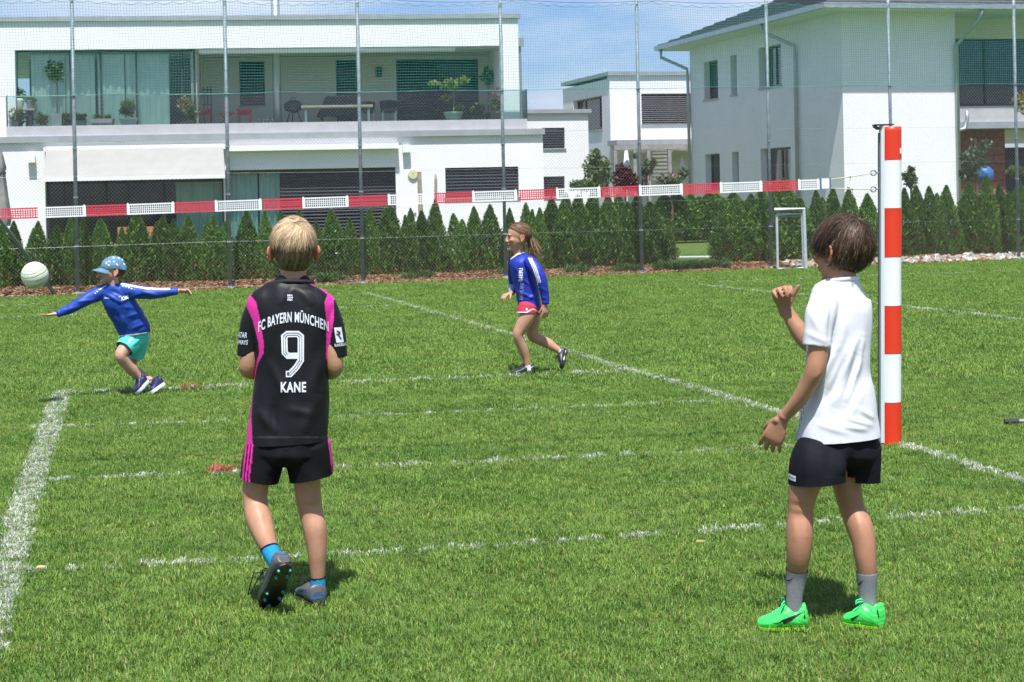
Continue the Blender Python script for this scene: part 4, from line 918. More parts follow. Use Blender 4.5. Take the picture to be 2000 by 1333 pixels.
garden_bush('clipped_shrub', 1135, 362, 24, 50, 800, .06, (.11, .17, .045), 'low light green shrub left of the red maple', 'shrub', .5)
garden_bush('red_maple', 1220, 350, 24, 50, 1100, .06, (.10, .012, .018), 'dark red maple shrub in the middle garden', 'maple', .9, None, True, [(1212, 332, 12, 250), (1248, 362, 18, 350)])
garden_bush('rose_bush', 1262, 330, 15, 49, 320, .06, (.09, .15, .05), 'tall rose bush with pink and white flowers by the pergola', 'rose bush', 1.4, ((.75, .35, .40), .12), True, [(1242, 304, 7, 60), (1275, 320, 9, 120)])
garden_bush('pink_rose_bush', 1310, 355, 22, 48, 500, .06, (.10, .14, .06), 'pink flowering rose bush left of the hip roof house', 'rose bush', .7, ((.78, .25, .36), .14), True, [(1335, 338, 11, 160), (1292, 352, 12, 120)])
garden_bush('climbing_shrub', 1905, 310, 26, 42.3, 420, .06, (.09, .13, .06), 'loose green shrub before the brown brick wall', 'shrub', 1.3, None, True, [(1925, 285, 14, 90), (1890, 340, 16, 160)])
garden_bush('laurel_shrub', 1778, 350, 12, 38.5, 320, .05, (.08, .13, .04), 'upright glossy shrub right of the striped post', 'shrub', 1.8, None, True, [(1779, 330, 6, 60), (1769, 345, 8, 90)])
garden_bush('potted_flowers', 1985, 335, 18, 42, 380, .05, (.14, .18, .06), 'flowering plant with red blossoms at the right edge', 'flowers', .7, ((.7, .03, .06), .05))
garden_bush('yellow_tree', 2012, 198, 32, 42.5, 330, .06, (.30, .27, .05), 'thin yellow leaved branch crown at the top right edge', 'small tree', .8)
kk = W(1922, 338, 43.0); mb = MB(); mb.lathe(kk, [(.2, -.2), (.24, -.1), (.23, .06), (.14, .15), (.03, .18)], 14)
V_ = mb.build('blue_ball', pm('blue_toy_plastic', (.03, .13, .33), .5, .3, 3), smooth=True); tag(V_, 'blue rounded garden toy before the brick wall', 'toy')
mb = MB(); q = W(1927, 338, 42.85); 
kk2 = Vector((kk.x, kk.y, 0)); mb.lathe(kk2, [(.3, 0), (.3, kk.z - .33), (.36, kk.z - .26)], 10); tag(mb.build('plant_tub', pm('terracotta', (.42, .17, .10), .8, .15, 6)), 'terracotta tub under the blue garden toy', 'tub')
# ------------------------------------------------------------------ striped post, ribbon, ball
PB_ = G(1740, 870); PR = .0595
RED_P = pm('red_pvc_sleeve', (.70, .040, .012), .38, .04, 5, .05, 120, spec=.5); WHT_P = pm('white_pvc_sleeve', (.80, .83, .83), .38, .03, 5, .05, 120)
post = empty('ribbon_post', PB_, 'tall red and white striped padded post holding the ribbon at right', 'post')
pz = lambda y: W(1740, y, PB_.y).z
top_c = W(1740, 247, PB_.y); lean = (top_c.x - PB_.x) / top_c.z
pc = lambda z: Vector((PB_.x + lean * z, PB_.y, z))
bands = [(868, 785, 'red'), (785, 690, 'white'), (690, 597, 'red'), (597, 502, 'white'), (502, 407, 'red'), (407, 313, 'white'), (313, 248, 'red')]
for i, (ya, yb, c) in enumerate(bands):
    za = 0.0 if i == 0 else pz(ya) + .001; zb = pz(yb) - .001; r = PR + (.0015 if c == 'red' else 0); mb = MB()
    n = 40; rows = 8; b0 = len(mb.v)
    for j in range(rows + 1):
        z = za + (zb - za) * j / rows
        for k in range(n):
            g = 2 * pi * k / n; w = r * (1 + .012 * noise.noise(Vector((cos(g) * 1.5, sin(g) * 1.5, z * 3))) + .01 * noise.noise(Vector((cos(g) * 3, sin(g) * 3, z * 14))))
            # red sleeves stop short of the steel channel on the ribbon side
            q = pc(z); mb.v.append((q.x + w * cos(g), q.y + w * sin(g), z))
    for j in range(rows):
        for k in range(n): q = b0 + j * n; mb.f.append((q + k, q + (k + 1) % n, q + n + (k + 1) % n, q + n + k))
    if i == 6: mb.f.append(tuple(b0 + rows * n + k for k in range(n)))
    mb.build('pad_band', RED_P if c == 'red' else WHT_P, post, loc=pc(za), smooth=True)
mb = MB(); zt_ = pz(246)
for za, zb in ((.02, zt_),):
    p, q = pc(za), pc(zb)
    mb.hexa([(p.x - PR - .004, p.y - .03, za), (p.x - PR + .012, p.y - .048, za), (p.x - PR + .012, p.y + .03, za), (p.x - PR - .004, p.y + .03, za), (q.x - PR - .004, q.y - .03, zb), (q.x - PR + .012, q.y - .048, zb), (q.x - PR + .012, q.y + .03, zb), (q.x - PR - .004, q.y + .03, zb)])
mb.build('steel_channel', WHT_P, post)
mb = MB(); p, q = pc(.02), pc(zt_ - .04); mb.hexa([(a.x - PR - e, a.y + f, a.z) for a in (p, q) for e, f in ((.009, .0), (.0045, .0), (.0045, .035), (.009, .035))]); mb.build('dark_edge_strip', pm('grey_edge', (.12, .13, .14), .6), post)
mb = MB(); q = pc(zt_ + .003); mb.box(q + Vector((-.045, 0, .003)), .11, .09, .007); mb.box(q + Vector((-.086, 0, -.012)), .03, .06, .012, 0, Matrix.Rotation(.6, 3, 'Y')); mb.build('top_plate', DARKF, post)
mb = MB(); mb.box(pc(pz(296)) + Vector((PR * .86, -PR * .62, 0)), .012, .02, .03, -.6); mb.build('white_label', AWNW, post)
# ribbon: from beyond the left edge to the post, in the plane over the centre line
gl = G(0, 945); RF = Frame(0, gl.y, (PB_.x - gl.x), (PB_.y - gl.y))
rib = empty('striped_ribbon', RF.P(2, 0, 0), 'red and white pierced ribbon strung across the pitch to the post', 'ribbon net')
RW = pm('white_ribbon_band', (.80, .80, .79), .6, .04, 20); RRd = pm('red_ribbon_band', (.62, .045, .075), .6, .06, 20)
def rpt(x, y): u, z = RF.uz(x, y); return u, z
tl, tr = rpt(85, 405), rpt(1600, 350.5); bl, br_ = rpt(85, 426), rpt(1600, 370.5)
slope_r = (tr[1] - tl[1]) / (tr[0] - tl[0]); hgt = ((tl[1] - bl[1]) + (tr[1] - br_[1])) / 2
ztop = lambda u: tl[1] + (u - tl[0]) * slope_r
def seg_mesh(L, red):
    mb = MB(); t = .004; bw = .0075
    def bx(x0, x1, z0, z1, th=t): mb.hexa([(x0, -th / 2, z0), (x1, -th / 2, z0), (x1, th / 2, z0), (x0, th / 2, z0), (x0, -th / 2, z1), (x1, -th / 2, z1), (x1, th / 2, z1), (x0, th / 2, z1)])
    bx(0, L, -bw, 0); bx(0, L, -hgt, -hgt + bw)
    if not red: bx(0, .016, -hgt + bw, -bw); bx(L - .018, L, -hgt + bw, -bw); bx(L - .012, L - .004, 0, .006); bx(.002, .01, 0, .006)
    n = int(L / .0125); sw = .0048 if red else .0036
    x0, x1 = (0, L) if red else (.016, L - .018)
    for i in range(1, n): x = x0 + (x1 - x0) * i / n; bx(x - sw / 2, x + sw / 2, -hgt + bw, -bw, .002)
    for j in range(1, 4): z = -bw - (hgt - 2 * bw) * j / 4; bx(x0, x1, z - sw / 2, z + sw / 2, .0025)
    return mb.mesh('ribbon_segment')
uW = abs(rpt(340, 397)[0] - rpt(247, 402)[0]); 
xs = [(-140, -80, 0), (-80, 0, 0), (0, 73, 1), (82, 167, 0), (167, 247, 1), (247, 340, 0), (340, 419, 1), (419, 512, 0), (512, 590, 1), (590, 680, 0), (680, 757, 1), (757, 848, 0), (848, 922, 1), (922, 1012, 0), (1012, 1086, 1), (1086, 1173, 0), (1173, 1248, 1), (1248, 1333, 0), (1333, 1406, 1), (1406, 1489, 0), (1489, 1559, 1), (1559, 1601, 0)]
ang = math.atan(slope_r); cache = {}
for (x0, x1, red) in xs[2:]:
    u0 = rpt(x0, 380)[0]; u1 = rpt(x1, 380)[0]; L = round(u1 - u0, 2 if x1 < 1560 else 3)
    if red == 0 and x1 - x0 > 80: L = round(u1 - u0 + .004, 2)
    key = (red, L)
    if key not in cache: me = seg_mesh(u1 - u0, red); me.materials.append(RRd if red else RW); cache[key] = me
    o = bpy.data.objects.new('red_segment' if red else 'white_segment', cache[key]); COL.objects.link(o); o.parent = rib; o.location = RF.P(u0, 0, ztop(u0)) - rib.location
    M = Matrix((RF.u, Vector((-RF.u.y, RF.u.x, 0)), (0, 0, 1))).transposed() @ Matrix.Rotation(-ang, 3, 'Y'); o.rotation_euler = M.to_euler()
ua, ub = rpt(1601, 360)[0], rpt(1622, 358)[0]
mb = MB(); RF.box(mb, ua + .002, ub, ztop(ua) - hgt + .004, ztop(ua) + .004, -.004, .004); mb.build('end_patch', RW, rib)
mb = MB()
for u in (ua, ub - .008): RF.box(mb, u, u + .01, ztop(u) - hgt - .002, ztop(u) + .008, -.006, .006)
mb.build('blue_stitching', pm('blue_cord', (.08, .16, .32), .7, .2, 30), rib)
CORD = pm('natural_cord', (.55, .50, .38), .85, .15, 40)
for (y0, y1, kx) in ((351, 338, .45), (368, 370, .42)):
    a = RF.P(ub, 0, rpt(1622, y0)[1]); b = RF.P(rpt(1706, y1)[0], 0, rpt(1706, y1)[1])
    mb = MB(); mb.tube([a, a.lerp(b, .5) + Vector((0, 0, -.003)), b], .0035, 6); k = a.lerp(b, kx if y0 < 360 else .5)
    mb.lathe(k, [(.002, -.008), (.008, -.003), (.008, .004), (.002, .009)], 8, (b - a)); mb.tube([k, k + Vector((.004, -.002, -.015)), k + Vector((-.004, -.003, -.03))], .0025, 5); mb.build('tie_cord', CORD, rib)
    z = b.z; c = pc(z); e = MB(); n = 14
    ce = Vector((c.x - PR - .042, c.y, z)); ring = [ce + Vector((.015 * cos(2 * pi * i / n), 0, .015 * sin(2 * pi * i / n))) for i in range(n + 1)]; e.tube(ring, .0045, 6); e.tube([ce + Vector((.015, 0, 0)), Vector((c.x - PR - .010, c.y, z))], .0055, 6); e.build('eye_bolt', STEELG, post, smooth=True)
# ball in flight
def ball_mat():
    m = bpy.data.materials.new('striped_ball_skin'); m.use_nodes = True; n = m.node_tree.nodes; l = m.node_tree.links; p = n['Principled BSDF']; p.inputs['Roughness'].default_value = .38
    a = n.new('ShaderNodeAttribute'); a.attribute_name = 'Col'; l.new(a.outputs['Color'], p.inputs['Base Color']); return m
bc = W(68, 538, 12.35); br = 26.3 * 12.35 / F
bm = bmesh.new(); bmesh.ops.create_uvsphere(bm, u_segments=160, v_segments=120, radius=br); me = bpy.data.meshes.new('ball'); bm.to_mesh(me); bm.free()
co = np.array([v.co[:] for v in me.vertices]) / br; ax = np.array((-.16, -.42, .89)); ax /= np.linalg.norm(ax); h = co @ ax + .012 * np.sin(co[:, 0] * 9)
C = np.tile(np.array((.76, .74, .60)), (len(co), 1)); gcl = np.array((.05, .30, .09)); dk = np.array((.03, .12, .05))
e1 = np.cross(ax, (0, 0, 1.)); e1 /= np.linalg.norm(e1); e2 = np.cross(ax, e1); th = np.arctan2(co @ e2, co @ e1)
for lo, hi, c in ((.26, .325, gcl), (.50, .55, gcl), (.68, .715, gcl), (.80, .825, gcl), (.38, .40, gcl), (-.44, -.385, dk), (-.60, -.52, dk), (-.70, -.66, gcl), (-.95, -.76, np.array((.50, .60, .2)))):
    C[(h > lo) & (h < hi)] = c
front = co @ np.array((0, -1, 0))
tx = (h > -.12) & (h < .0) & (np.sin(th * 42) * np.cos(th * 15) > .1) & (np.abs(np.sin(th * 1.5 + .5)) > .55); C[tx] = gcl
tx = (h > -.26) & (h < -.2) & (np.sin(th * 60) > .2) & (np.abs(np.sin(th * 1.5 + .5)) > .8); C[tx] = np.array((.2, .3, .22))
set_col(me, C); me.transform(Matrix.Translation(bc))
o = link('ball', me, ball_mat(), loc=bc, smooth=True); tag(o, 'white ball with green stripes in the air before the capped boy', 'ball')
# dark handled rod at the right edge
g = G(1962, 833); q = Vector((g.x + .9, g.y + .05, .03)); g.z = .03
rod = empty('rod', g, 'pale rod with a black grip lying in the grass at the right edge', 'rod')
d = (q - g).normalized(); mb = MB(); mb.tube([g, g + d * .09], .016, 8); mb.build('grip', DARKF, rod); mb = MB(); mb.tube([g + d * .091, q], .013, 8); mb.build('shaft', PIPE, rod)
# fallen leaves and litter on the grass
for i, (x, y, c, lab) in enumerate(((732, 1000, (.05, .04, .02), 'small dark leaf scrap on the grass between the two near boys'), (80, 1108, (.45, .33, .16), 'small tan dry leaf beside the wide chalk line'), (1368, 1058, (.25, .26, .06), 'small yellowish leaf by the nearest thin line'))):
    p = G(x, y, .035); mb = MB(); mb.hexa([p + Vector(v) * .02 for v in ((-1, -.4, -.1), (1, -.5, 0), (.8, .5, .1), (-.7, .5, .2), (-1, -.4, 0), (1, -.5, .1), (.8, .5, .2), (-.7, .5, .3))]); tag(mb.build('leaf_scrap', pm('dry_leaf_%d' % i, c, .9)), lab, 'leaf')
# ------------------------------------------------------------------ people: shape tools
def cr(P, t):
    """Catmull-Rom through rows of P at parameter t"""
    n = len(P); i = min(int(t), n - 2); f = t - i
    p0 = P[max(i - 1, 0)]; p1 = P[i]; p2 = P[i + 1]; p3 = P[min(i + 2, n - 1)]
    return .5 * (2 * p1 + (p2 - p0) * f + (2 * p0 - 5 * p1 + 4 * p2 - p3) * f * f + (3 * p1 - p0 - 3 * p2 + p3) * f ** 3)
def loft(st, side=(1, 0, 0), n=20, sub=4, ex=2.0, cap=.5):
    """closed tube through stations (centre, half width along side, half depth)"""
    P = np.array([list(s[0]) + [s[1], s[2] if len(s) > 2 else s[1]] for s in st], float); side = np.array(side, float)
    ts = np.linspace(0, len(P) - 1, (len(P) - 1) * sub + 1); R = np.array([cr(P, t) for t in ts]); R[:, 3:] = np.maximum(R[:, 3:], .0015)
    T = np.gradient(R[:, :3], axis=0); T = unit(T)
    rings = []
    for r, t in zip(R, T):
        s = side - (side @ t) * t; s /= np.linalg.norm(s); f = np.cross(t, s); rings.append((r[:3], r[3], r[4], s, f, t))
    if cap:   # rounded ends
        def endcap(r, sgn):
            c, a, b, s, f, t = r; m = min(a, b) * cap; return [(c + t * sgn * m * sin(g), a * cos(g), b * cos(g), s, f, t) for g in (.5, .95, 1.35)]
        rings = endcap(rings[0], -1)[::-1] + rings + endcap(rings[-1], 1)
    V = []; Fc = []
    for c, a, b, s, f, t in rings:
        for k in range(n):
            g = 2 * pi * k / n; cx_, cy_ = cos(g), sin(g); cx_ = math.copysign(abs(cx_) ** (2 / ex), cx_); cy_ = math.copysign(abs(cy_) ** (2 / ex), cy_)
            V.append(c + s * a * cx_ + f * b * cy_)
    m = len(rings)
    for i in range(m - 1):
        for k in range(n): q = i * n; Fc.append((q + k, q + (k + 1) % n, q + n + (k + 1) % n, q + n + k))
    Fc.append(tuple(range(n))[::-1]); Fc.append(tuple((m - 1) * n + k for k in range(n)))
    return V, Fc
def ellipsoid(c, ax, rad, nu=22, nv=16):
    c = np.array(c, float); X, Y_, Z = [np.array(a, float) for a in ax]; V = []; Fc = []
    for j in range(nv + 1):
        t = pi * j / nv
        for i in range(nu): g = 2 * pi * i / nu; V.append(c + X * rad[0] * sin(t) * cos(g) + Y_ * rad[1] * sin(t) * sin(g) + Z * rad[2] * cos(t))
    for j in range(nv):
        for i in range(nu): q = j * nu; Fc.append((q + i, q + nu + i, q + nu + (i + 1) % nu, q + (i + 1) % nu))
    return V, Fc
def fuse(name, parts, voxel, smooth=4, fac=.5):
    V = []; Fc = []
    for v, f in parts: o = len(V); V += [tuple(x) for x in v]; Fc += [tuple(i + o for i in q) for q in f]
    me = bpy.data.meshes.new(name + '_raw'); me.from_pydata(V, [], Fc); bm = bmesh.new(); bm.from_mesh(me); bmesh.ops.recalc_face_normals(bm, faces=bm.faces); bm.to_mesh(me); bm.free()
    ob = bpy.data.objects.new(name + '_raw', me); COL.objects.link(ob)
    md = ob.modifiers.new('r', 'REMESH'); md.mode = 'VOXEL'; md.voxel_size = voxel; md.adaptivity = 0; md.use_smooth_shade = True
    if smooth: s = ob.modifiers.new('s', 'SMOOTH'); s.factor = fac; s.iterations = smooth
    dg = bpy.context.evaluated_depsgraph_get(); out = bpy.data.meshes.new_from_object(ob.evaluated_get(dg)); out.name = name
    bpy.data.objects.remove(ob); bpy.data.meshes.remove(me); return out
def coords(me): c = np.empty(len(me.vertices) * 3, np.float32); me.vertices.foreach_get('co', c); return c.reshape(-1, 3).astype(float)
def normals(me): c = np.empty(len(me.vertices) * 3, np.float32); me.vertices.foreach_get('normal', c); return c.reshape(-1, 3).astype(float)
def setco(me, c): me.vertices.foreach_set('co', c.astype(np.float32).ravel()); me.update()
def cut(me, cuts):
    """open hems: cut away what lies beyond each (point, outward normal, radius)"""
    bm = bmesh.new(); bm.from_mesh(me)
    for p, nn, rad in cuts:
        p = Vector(p); nn = Vector(nn).normalized()
        fs = [f for f in bm.faces if (f.calc_center_median() - p).length < rad]; es = {e for f in fs for e in f.edges}; vs_ = {v for f in fs for v in f.verts}
        bmesh.ops.bisect_plane(bm, geom=list(fs) + list(es) + list(vs_), plane_co=p, plane_no=nn, clear_outer=True)
    bm.to_mesh(me); bm.free(); me.update(); return me
def folds(me, F_, amp_noise=.002, nscale=14, seed=0, stretch=(1, 1, .5)):
    """cloth: named folds (a, b, width, height) and soft uneven wrinkles, moved along the normals"""
    c = coords(me); nn = normals(me); d = np.zeros(len(c))
    for a, b, w, h in F_:
        a = np.array(a, float); b = np.array(b, float); ab_ = b - a; ab2 = ab_ * np.array((1, 0, 1)); t = np.clip(((c - a) @ ab2) / (ab2 @ ab2), 0, 1); q = np.linalg.norm((c - a - t[:, None] * ab_) * np.array((1, .12, 1)), axis=1) + 9 * np.maximum(nn[:, 1] - .1, 0)
        d += h * np.exp(-(q / w) ** 2) * np.sin(pi * np.clip(t, .02, .98)) ** .5
    if amp_noise:
        for i, p in enumerate(c):
            v = Vector((p[0] * nscale * stretch[0] + seed, p[1] * nscale * stretch[1], p[2] * nscale * stretch[2])); d[i] += amp_noise * (noise.noise(v) + .5 * noise.noise(v * 2.3))
    setco(me, c + nn * d[:, None]); return me
SKIN = pm('skin', attr=True, rough=.48, var=.09, scale=17, bump=.05, bscale=220, spec=.35, sss=.12)
CLOTH = pm('jersey_cloth', attr=True, rough=.75, var=.05, scale=24, bump=.06, bscale=900, spec=.15)
COTTON = pm('cotton_cloth', attr=True, rough=.9, var=.015, scale=18, bump=.05, bscale=700, spec=.15)
SHINY = pm('satin_jersey', attr=True, rough=.5, var=.05, scale=20, bump=.05, bscale=700, spec=.28)
KNIT = pm('sock_knit', attr=True, rough=.95, var=.14, scale=160, bump=.5, bscale=420, spec=.1)
SHOE = pm('shoe_upper', attr=True, rough=.42, var=.06, scale=40, bump=.05, bscale=300, spec=.5)
PRINT = pm('white_print', (.72, .73, .80), .55, .05, 40)
def hand(wrist, d, palm_n, thumb_side, size, curl, spread=.12, thumb=(.5, .4), thumb_curl=.3, bends=(.8, 1.15, .75)):
    """d: forearm->fingers, palm_n: direction the palm faces, thumb_side: across the hand towards the thumb"""
    d = Vector(d).normalized(); pn = Vector(palm_n); pn = (pn - d * pn.dot(d)).normalized(); ts = d.cross(pn); ts = ts if ts.dot(Vector(thumb_side)) > 0 else -ts
    s = size; w = Vector(wrist); L = []
    L.append(loft([(w - d * .02 * s, .021 * s, .017 * s), (w + d * .012 * s, .023 * s, .015 * s), (w + d * .04 * s, .033 * s, .0135 * s), (w + d * .066 * s, .035 * s, .0125 * s), (w + d * .078 * s, .033 * s, .010 * s)], ts, 16, 3))
    for i, (off, ln, r) in enumerate(((.027, .060, .0078), (.0095, .067, .0080), (-.0085, .062, .0076), (-.0255, .049, .0068))):
        c = curl[i] if isinstance(curl, (list, tuple)) else curl; base = w + d * (.072 - .004 * abs(i - 1.2)) * s + ts * off * s - pn * .001 * s
        dirv = (d + ts * spread * (1.2 - i)).normalized(); pts = [base - dirv * .015 * s, base]; a = 0
        for seg, bend in zip((.46, .30, .24), bends):
            a += c * bend; v = dirv * cos(a) + pn * sin(a); pts.append(pts[-1] + v * ln * seg * s)
        rr = [r * 1.05, r * 1.06, r, r * .92, r * .72]
        L.append(loft([(p, q * s, q * s) for p, q in zip(pts, rr)], ts, 10, 3, cap=.9))
    b = w + d * .018 * s + ts * .018 * s; v = (d * thumb[0] + ts * (1 - thumb[0]) + pn * thumb[1]).normalized(); p1 = b + v * .026 * s
    v2 = (v + d * thumb_curl + pn * .15).normalized(); p2 = p1 + v2 * .024 * s; p3 = p2 + (v2 + d * thumb_curl * .6).normalized() * .018 * s
    L.append(loft([(b - v * .012 * s, .0125 * s), (b + v * .008 * s, .0125 * s), (p1, .0098 * s), (p2, .0088 * s), (p3, .0068 * s)], d, 10, 3, cap=.9))
    return L
def head_frame(fwd, up=(0, 0, 1)):
    f = Vector(fwd).normalized(); r = f.cross(Vector(up)).normalized(); u = r.cross(f); return f, r, u
def head(c, fwd, s, up=(0, 0, 1)):
    f, r, u = head_frame(fwd, up); c = Vector(c); q = lambda x, y, z: c + (r * x + f * y + u * z) * s
    A = (r, f, u); L = []
    L.append(ellipsoid(q(0, -.008, .028), A, (.071 * s, .090 * s, .080 * s), 28, 20))
    L.append(ellipsoid(q(0, .022, -.020), A, (.060 * s, .066 * s, .066 * s)))
    L.append(loft([(q(0, .03, -.02), .056 * s, .05 * s), (q(0, .038, -.06), .049 * s, .042 * s), (q(0, .055, -.088), .027 * s, .024 * s), (q(0, .060, -.097), .016 * s, .014 * s)], r, 18, 3))
    L.append(ellipsoid(q(0, .066, -.092), A, (.018 * s, .014 * s, .014 * s), 12, 8))
    L.append(loft([(q(0, .084, .012), .007 * s, .007 * s), (q(0, .093, -.008), .0085 * s, .009 * s), (q(0, .101, -.026), .011 * s, .011 * s), (q(0, .092, -.034), .013 * s, .008 * s)], r, 12, 3))
    for x in (-1, 1): L.append(ellipsoid(q(x * .011, .091, -.031), A, (.0065 * s, .008 * s, .006 * s), 10, 8))
    L.append(ellipsoid(q(0, .083, -.051), A, (.020 * s, .009 * s, .0052 * s), 14, 8)); L.append(ellipsoid(q(0, .081, -.061), A, (.018 * s, .009 * s, .006 * s), 14, 8))
    L.append(ellipsoid(q(0, .076, .020), A, (.048 * s, .014 * s, .010 * s), 16, 8))     # brow
    for x in (-1, 1):
        L.append(ellipsoid(q(x * .036, .060, -.022), A, (.020 * s, .017 * s, .017 * s), 12, 8))   # cheek
        L.append(ellipsoid(q(x * .030, .0735, .003), A, (.0115 * s, .0085 * s, .0085 * s), 12, 8))  # eye
        ec = q(x * .071, -.010, -.010); ear_r = (r * x * .55 - f * .83).normalized(); ear_n = (r * x * .83 + f * .55).normalized(); eu = (u * .96 - f * .12).normalized()
        n_ = 18; ring = []
        for i in range(n_ + 1):
            g = 2 * pi * i / n_; k = 1.0 if sin(g) > -.2 else .72
            ring.append(ec + ear_r * (.008 + .0155 * cos(g)) * s * (k if cos(g) > 0 else 1) + eu * (.027 * sin(g)) * s + r * x * .006 * s)
        L.append(loft([(p, .0048 * s, .0048 * s) for p in ring[:-1]] + [(ring[0], .0048 * s, .0048 * s)], ear_n, 8, 1, cap=0))
        L.append(ellipsoid(ec + ear_r * .004 * s + r * x * .002 * s, (ear_r, ear_n, eu), (.016 * s, .005 * s, .025 * s), 14, 10))
        L.append(ellipsoid(ec - eu * .022 * s + ear_r * .001 * s + r * x * .003 * s, (ear_r, ear_n, eu), (.0075 * s, .0048 * s, .009 * s), 10, 8))
    return L
def skin_col(me, base, hd=None, brow=(.2, .12, .06)):
    c = coords(me); C = np.tile(np.array(base), (len(c), 1)); v = .5 + .5 * np.sin(c[:, 0] * 31 + c[:, 2] * 17) * np.sin(c[:, 1] * 29 - c[:, 2] * 23); C *= (.97 + .06 * v)[:, None]
    if hd:
        cc, fwd, s, up = hd; f, r, u = head_frame(fwd, up); L = (c - np.array(cc)) / s; X, Y_, Z = L @ np.array(r), L @ np.array(f), L @ np.array(u)
        red = np.exp(-(((np.abs(X) - .036) / .02) ** 2 + ((Z + .022) / .018) ** 2)) * (Y_ > .03); C *= 1 + red[:, None] * np.array((.12, -.10, -.12))
        lip = (Y_ > .07) & (np.abs(X) < .021) & (np.abs(Z + .055) < .009); C[lip] = np.array(base) * (1.0, .58, .55); C[(Y_ > .07) & (np.abs(X) < .019) & (np.abs(Z + .0558) < .0022)] = np.array(base) * .4
        eye = (Y_ > .062) & (np.abs(np.abs(X) - .030) < .0115) & (np.abs(Z - .003) < .0052); C[eye] = np.array(base) * .8; C[eye & (np.abs(np.abs(X) - .030) < .007)] = (.06, .05, .05)
        C[(Y_ > .062) & (np.abs(np.abs(X) - .030) < .0135) & (np.abs(Z - .0095) < .0025)] = np.array(base) * .5
        C[(Y_ > .058) & (np.abs(np.abs(X) - .031) < .017) & (np.abs(Z - .0225 - .003 * np.cos(np.abs(X) * 60)) < .0036)] = brow
        ear = (np.abs(X) > .0745) & (np.abs(Z + .01) < .04) & (np.abs(Y_ + .012) < .04); C[ear] *= np.array((1.08, .78, .72))
    set_col(me, C)
def hair(parent, c, fwd, s, up, keep, n, length, whorl, colf, rad=(.074, .094, .083), off=(0, -.010, .030), lift=.25, width=.0016, fall=.5, name='hair', mat=None, basecol=(.1, .07, .04), part=None, nseg=5, puff=None, stray=0):
    """strands combed out from the whorl over an ellipsoid skull, on a close base cap"""
    f, r, u = head_frame(fwd, up); c = Vector(c); o3 = c + (r * off[0] + f * off[1] + u * off[2]) * s; M = np.array([list(r), list(f), list(u)]); R = np.array(rad) * s
    # base cap
    nu, nv = 64, 40; V = []; Fc = []; keepv = []
    for j in range(nv + 1):
        t = pi * j / nv
        for i in range(nu):
            g = 2 * pi * i / nu; d = np.array((sin(t) * cos(g), sin(t) * sin(g), cos(t))); pf = 1 + (puff(d) * .8 if puff else 0); V.append(np.array(o3) + (d * R * pf) @ M); keepv.append(keep(d) > 0)
    for j in range(nv):
        for i in range(nu):
            q = (j * nu + i, (j + 1) * nu + i, (j + 1) * nu + (i + 1) % nu, j * nu + (i + 1) % nu)
            if all(keepv[k] for k in q): Fc.append(q)
    hm_ = mat or HAIRM
    cap = np_mesh(name, np.array(V), np.array(Fc), np.tile(np.array(basecol), (len(V), 1)))
    w = np.array(whorl, float); w /= np.linalg.norm(w)
    VV = []; QQ = []; CC = []; made = 0
    while made < n:
        d = rng.normal(size=3); d /= np.linalg.norm(d)
        k = keep(d)
        if k <= 0 or (k < .12 and rng.random() > k / .12): continue
        made += 1; ln = length(d) * s * rng.uniform(.7, 1.15); p = d * R * (1 + (puff(d) if puff else 0)); nrm = d / R; nrm /= np.linalg.norm(nrm)
        fl = (d - w * .98); fl = part(d, fl) if part else fl; fl = fl + np.array((0, 0, -fall)); fl = fl + rng.normal(size=3) * .07 + .42 * np.array(noise.noise_vector(Vector(d * 4.0)));  fl -= (fl @ nrm) * nrm; fl /= max(np.linalg.norm(fl), 1e-6)
        pts = [p * .985]; lf = lift * rng.uniform(.5, 1.6) * (3 if rng.random() < stray else 1)
        for g in range(nseg):
            e = (g + 1) / nseg; q = pts[-1] + (fl * (1 - .2 * lf) + nrm * lf * (1 - 1.5 * e)) * ln / nseg
            rr = np.sqrt(((q / R) ** 2).sum()); mn = 1.0 + (puff(q / R / rr) if puff else 0)
            if rr < mn: q = q * (mn / rr)
            nrm = q / R ** 2; nrm /= np.linalg.norm(nrm); fl = fl + np.array((0, 0, -fall * .12)); fl -= (fl @ nrm) * nrm; fl /= np.linalg.norm(fl); pts.append(q)
        b = len(VV); col = colf(d) * rng.uniform(.75, 1.25) * (1 + .95 * noise.noise(Vector(np.array((d - w * (d @ w)) / max(np.linalg.norm(d - w * (d @ w)), .05) * 6.5)) + Vector((3, 1, 7))) + .4 * noise.noise(Vector(d * 12.0)))
        for g, q in enumerate(pts):
            wd = width * s * (1 - .75 * (g / nseg)) * rng.uniform(.9, 1.1); sd = np.cross(fl, nrm) * wd / 2; VV += [np.array(o3) + (q - sd) @ M, np.array(o3) + (q + sd) @ M]; CC += [col * (1 + .15 * g / nseg)] * 2
        for g in range(nseg): QQ.append((b + g * 2, b + g * 2 + 1, b + g * 2 + 3, b + g * 2 + 2))
    base_n = len(V); V = np.concatenate([np.array(V), np.array(VV)]); Fc = np.concatenate([np.array(Fc), np.array(QQ) + base_n]); C = np.concatenate([np.tile(np.array(basecol), (base_n, 1)), np.array(CC)])
    me = np_mesh(name, V, Fc, C); return link(name, me, hm_, parent, smooth=True)
def hair_mat():
    m = bpy.data.materials.new('hair_strand'); m.use_nodes = True; n = m.node_tree.nodes; l = m.node_tree.links; p = n['Principled BSDF']; p.inputs['Roughness'].default_value = .5; p.inputs['Specular IOR Level'].default_value = .28
    a = n.new('ShaderNodeAttribute'); a.attribute_name = 'Col'; l.new(a.outputs['Color'], p.inputs['Base Color']); return m
HAIRM = hair_mat()
